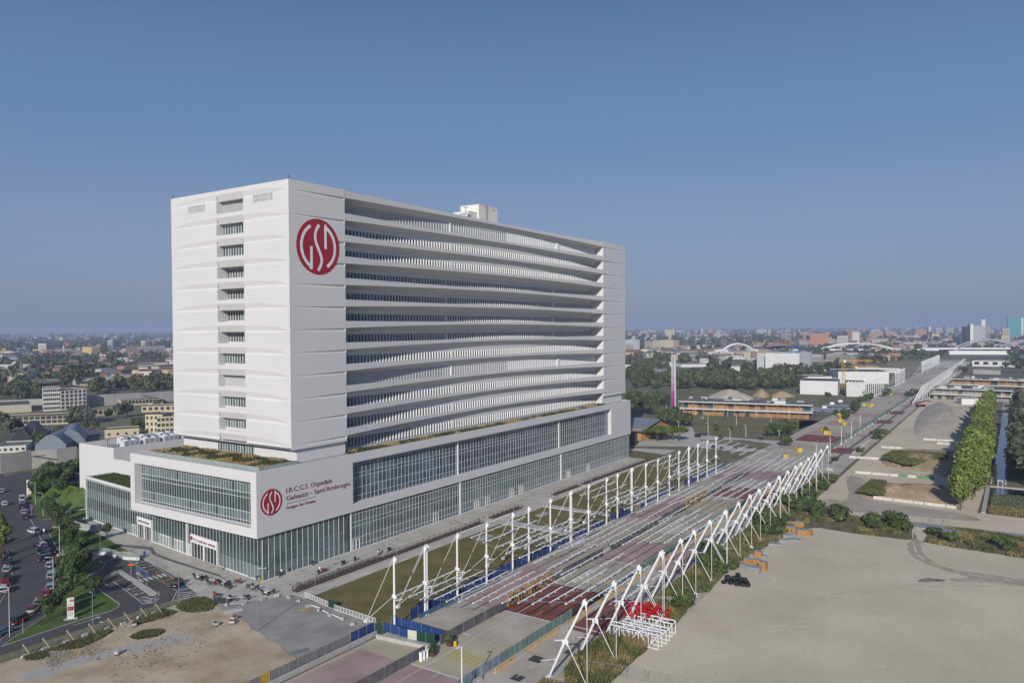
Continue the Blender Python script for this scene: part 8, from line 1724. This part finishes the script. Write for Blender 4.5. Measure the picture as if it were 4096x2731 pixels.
while N < 5200:
    d = 850*(13.5 ** rr.random()); a = rr.uniform(-.63,.60); x = CAM.x+d*cos(YAW+a); y = CAM.y+d*sin(YAW+a); N += 1
    if (abs(y+62) < 90 and x < 1900) or (x < 1150 and y < 420 and y > -260): continue
    if a > .3 and d < 1000: continue
    v = sin(x*.0021+1)+sin(y*.0027+2)+.7*sin(x*.006-y*.004)
    if v < -.9 and d < 6000: continue
    tall = rr.random() < (.05 if d < 4000 else .09); w = rr.uniform(14,46); dp = rr.uniform(12,26); h = rr.uniform(7,17) if not tall else rr.uniform(24,50)
    if a > .25: h *= .62
    if d < 1800: h = min(h, 12)
    ang = rr.choice([.2,.2+pi/2,-.3,.6]); ci = rr.choice([0,1,1,2,2,3,4,5,5]); ri = rr.choice([0,0,1,2]) if not tall else 1
    if n_ind < 250 and d < 3600:
        t = thing('house', '', 'building', (x,y,-.05), ang, f'distant {cols_[ci][0]} buildings'); n_ind += 1
        HS.append((a < .1, f"{cols_[ci][0]} {'tower' if tall else 'building'} with {('red','grey','dark')[ri]} roof far off", -a, t))
        for me, nm, z in ((unit[ci],'wall',0),(rfm[ri],'roof',h),(wmx,'window',0)): o = link(nm, me, t, (0,0,z)); o.scale = (w,dp,h if nm != 'roof' else 12)
    else:
        c, s = cos(ang), sin(ang)
        def rot(px, py): return (x+px*c-py*s, y+px*s+py*c)
        far[ci].prism([rot(-w/2,-dp/2),rot(w/2,-dp/2),rot(w/2,dp/2),rot(-w/2,dp/2)],0,h); farr[ri].prism([rot(-w/2,-dp/2),rot(w/2,-dp/2),rot(w/2,dp/2),rot(-w/2,dp/2)],h,h+.8)
        if d < 7000:
            for j in range(1, int(h/3.2)): farw.prism([rot(-w/2*.93,-dp/2-.15),rot(w/2*.93,-dp/2-.15),rot(w/2*.93,-dp/2),rot(-w/2*.93,-dp/2)],j*3.2-.7,j*3.2+.6); farw.prism([rot(-w/2-.15,-dp/2*.9),rot(-w/2,-dp/2*.9),rot(-w/2,dp/2*.9),rot(-w/2-.15,dp/2*.9)],j*3.2-.7,j*3.2+.6)
from itertools import groupby
for key, grp in groupby(sorted(HS, key=lambda h: (h[0], h[1], h[2])), key=lambda h: (h[0], h[1])):
    for i, h in enumerate(grp): h[3]['label'] = f"{h[1]}, {nth(i)} of those {'right' if h[0] else 'left'} of the hospital"
for mb, mt in list(zip(far, cm_))+list(zip(farr, roofs)): o = obj('distant_city', mb, mt); o['kind'] = 'stuff'
o = obj('distant_city', farw, M('city_window', (.16,.16,.17), .5)); o['kind'] = 'stuff'
# landmarks of the right skyline: (label, x0, x1, ytop, ybase) in survey J
def land(lb, x0, x1, yt, yb, mt, rows=0, cols=0, k=kJ, depth=None, **kw):
    p, q = g(*k(x0,yb)), g(*k(x1,yb)); L_ = (q-p).length; return bpx('tower_block', lb, 'building', k(x0,yb), k(x1,yb), k(x0,yt), depth or L_*.8, mt, rows=rows, cols=cols, stuffwin=True, **kw)
TH = M('hotel_white', (.68,.68,.67), .8)
t = land('turquoise glass hotel tower at the right edge of the skyline',2180,2322,52,275,GLT,0,0,depth=30); land('white lift shaft beside the turquoise hotel tower',2324,2345,56,275,TH,depth=24)
p = g(*kJ(2215,275)); q = g(*kJ(2285,275)); hz = hgt(p,*kJ(2215,50)); s = thing('roof_sign','dark rooftop sign with the white word VOCO on the turquoise tower','sign',(p.x,p.y,hz),atan2(q.y-p.y,q.x-p.x)); L_ = (q-p).length; obj('board', MB().box(0,0,L_*.2,L_,.6,L_*.52), DKSTEEL, s); obj('strut', MB().box(L_*.1,0,0,L_*.14,.5,L_*.2).box(L_*.86,0,0,L_*.9,.5,L_*.2), DKSTEEL, s)
tt = text('VOCO', s, (L_*.06,-.3,L_*.25), (pi/2,0,0), L_*.3, WHITE); tt.scale = (L_*.88/max(v.co.x for v in tt.data.vertices),1,1)
land('white slab tower with a narrow blank front on the right',1790,1822,122,385,TH,depth=20); land('dark green glass tower behind the white slab',1738,1786,148,385,M('dark_green_glass',(.03,.05,.045),.3),depth=24); land('white tower with ribbed floors beside the slab',1825,1905,140,355,TH,22,1,ww=60,wh=1.6,wmt=M('rib_grey',(.25,.26,.27),.7),depth=24); land('dark striped tower right of the ribbed one',1908,1948,170,320,DKSTEEL,1,4,ww=3,wh=60,wmt=TH,depth=20)
for i, (x0, x1, yt, yb) in enumerate([(1432,1498,156,255),(1547,1618,155,240),(1672,1736,154,240)]): land(f'cream octagonal apartment tower, {("left","middle","right")[i]} one of three',x0,x1,yt,yb,STONE,18,8)
land('dark tower with white side on the right skyline',1314,1380,150,235,DKSTEEL,0,0); land('white face of the dark skyline tower',1355,1380,147,236,TH,depth=10); land('slender pale tower far on the skyline',1210,1240,140,188,TH)
for lb, a in (('brick red tower pair, left one',(614,652,138,222)),('brick red tower pair, dark right one',(670,705,155,222)),('broad brick apartment tower with white balconies',(790,880,195,270)),('second broad brick apartment tower',(905,1010,193,270)),('third broad brick apartment tower',(1033,1130,195,235)),('brick tower at the left of the arches',(8,103,203,285)),('brick tower further right behind the woods',(238,332,203,275)),):
    land(lb, *a, BRK, 12, 6, wmt=WHB)
for i, (x0, x1, yt, yb, mt) in enumerate([(992,1085,240,290,STONE),(1088,1180,243,292,CREAMB),(1180,1262,248,300,STONE),(1262,1380,235,290,ORB),(568,700,265,320,CREAMB),(700,860,270,318,STONE),(755,840,177,240,WHB),(926,975,168,195,GREYW),(2096,2175,210,262,WHB),(1378,1535,292,345,BLG),(120,290,275,300,WHB),(300,450,282,325,ORB),(398,425,172,196,WHB),(435,462,172,196,WHB),(475,500,172,196,WHB),(1590,1735,262,305,WHB)]): land(f'mid-rise block in the right skyline row, {nth(i)} of those surveyed', x0, x1, yt, yb, mt, 5, 8)
for i, (x0, x1, yt, yb, mt) in enumerate([(413,492,188,245,STONE),(768,860,185,232,WHB),(1133,1160,180,212,WHB),(1220,1246,178,210,WHB),(1432,1466,190,222,WHB),(1480,1535,188,222,WHB),(1637,1705,174,228,TH),(1712,1770,174,228,TH),(2092,2180,203,283,BRK),(2318,2352,203,275,BRK),(725,790,245,280,CREAMB),(1170,1340,236,262,ORB),(1360,1640,228,260,BRK),(1640,1830,235,262,ORB),(1800,2080,222,262,BRK),(935,978,176,200,WHB),(855,875,166,200,GREYW),(516,570,190,225,WHB),(1810,1950,185,225,GREYW),(995,1055,235,262,CREAMB),(268,306,248,295,BRK)]): land(f'pale block on the centre skyline beyond the woods, {nth(i)} of those surveyed', x0, x1, yt, yb, mt, 6, 9, k=kI)
p = g(*kJ(728,225)); t = thing('tower_crane','thin crane silhouette on the distant skyline','crane',(p.x,p.y,0),-.9); h_ = hgt(p,*kJ(728,135)); obj('mast', MB().bar((0,0,0),(0,0,h_),4), GREYM, t); obj('jib', MB().bar((-25,0,h_),(120,0,h_+6),3), GREYM, t)
# ---------------------------------------------------------------- air
hb = MB().box(-2900,-8800,-1.2,15800,15800,112)
hz_ = obj('haze', hb, None); hz_['kind'] = 'stuff'
hm = bpy.data.materials.new('haze_air'); hm.use_nodes = True; n_ = hm.node_tree; n_.nodes.clear(); pv = n_.nodes.new('ShaderNodeVolumePrincipled'); om = n_.nodes.new('ShaderNodeOutputMaterial'); n_.links.new(pv.outputs[0], om.inputs['Volume'])
pv.inputs['Color'].default_value = (.62,.74,1,1); pv.inputs['Density'].default_value = 1.6e-4; pv.inputs['Anisotropy'].default_value = .0
hz_.data.materials.append(hm)
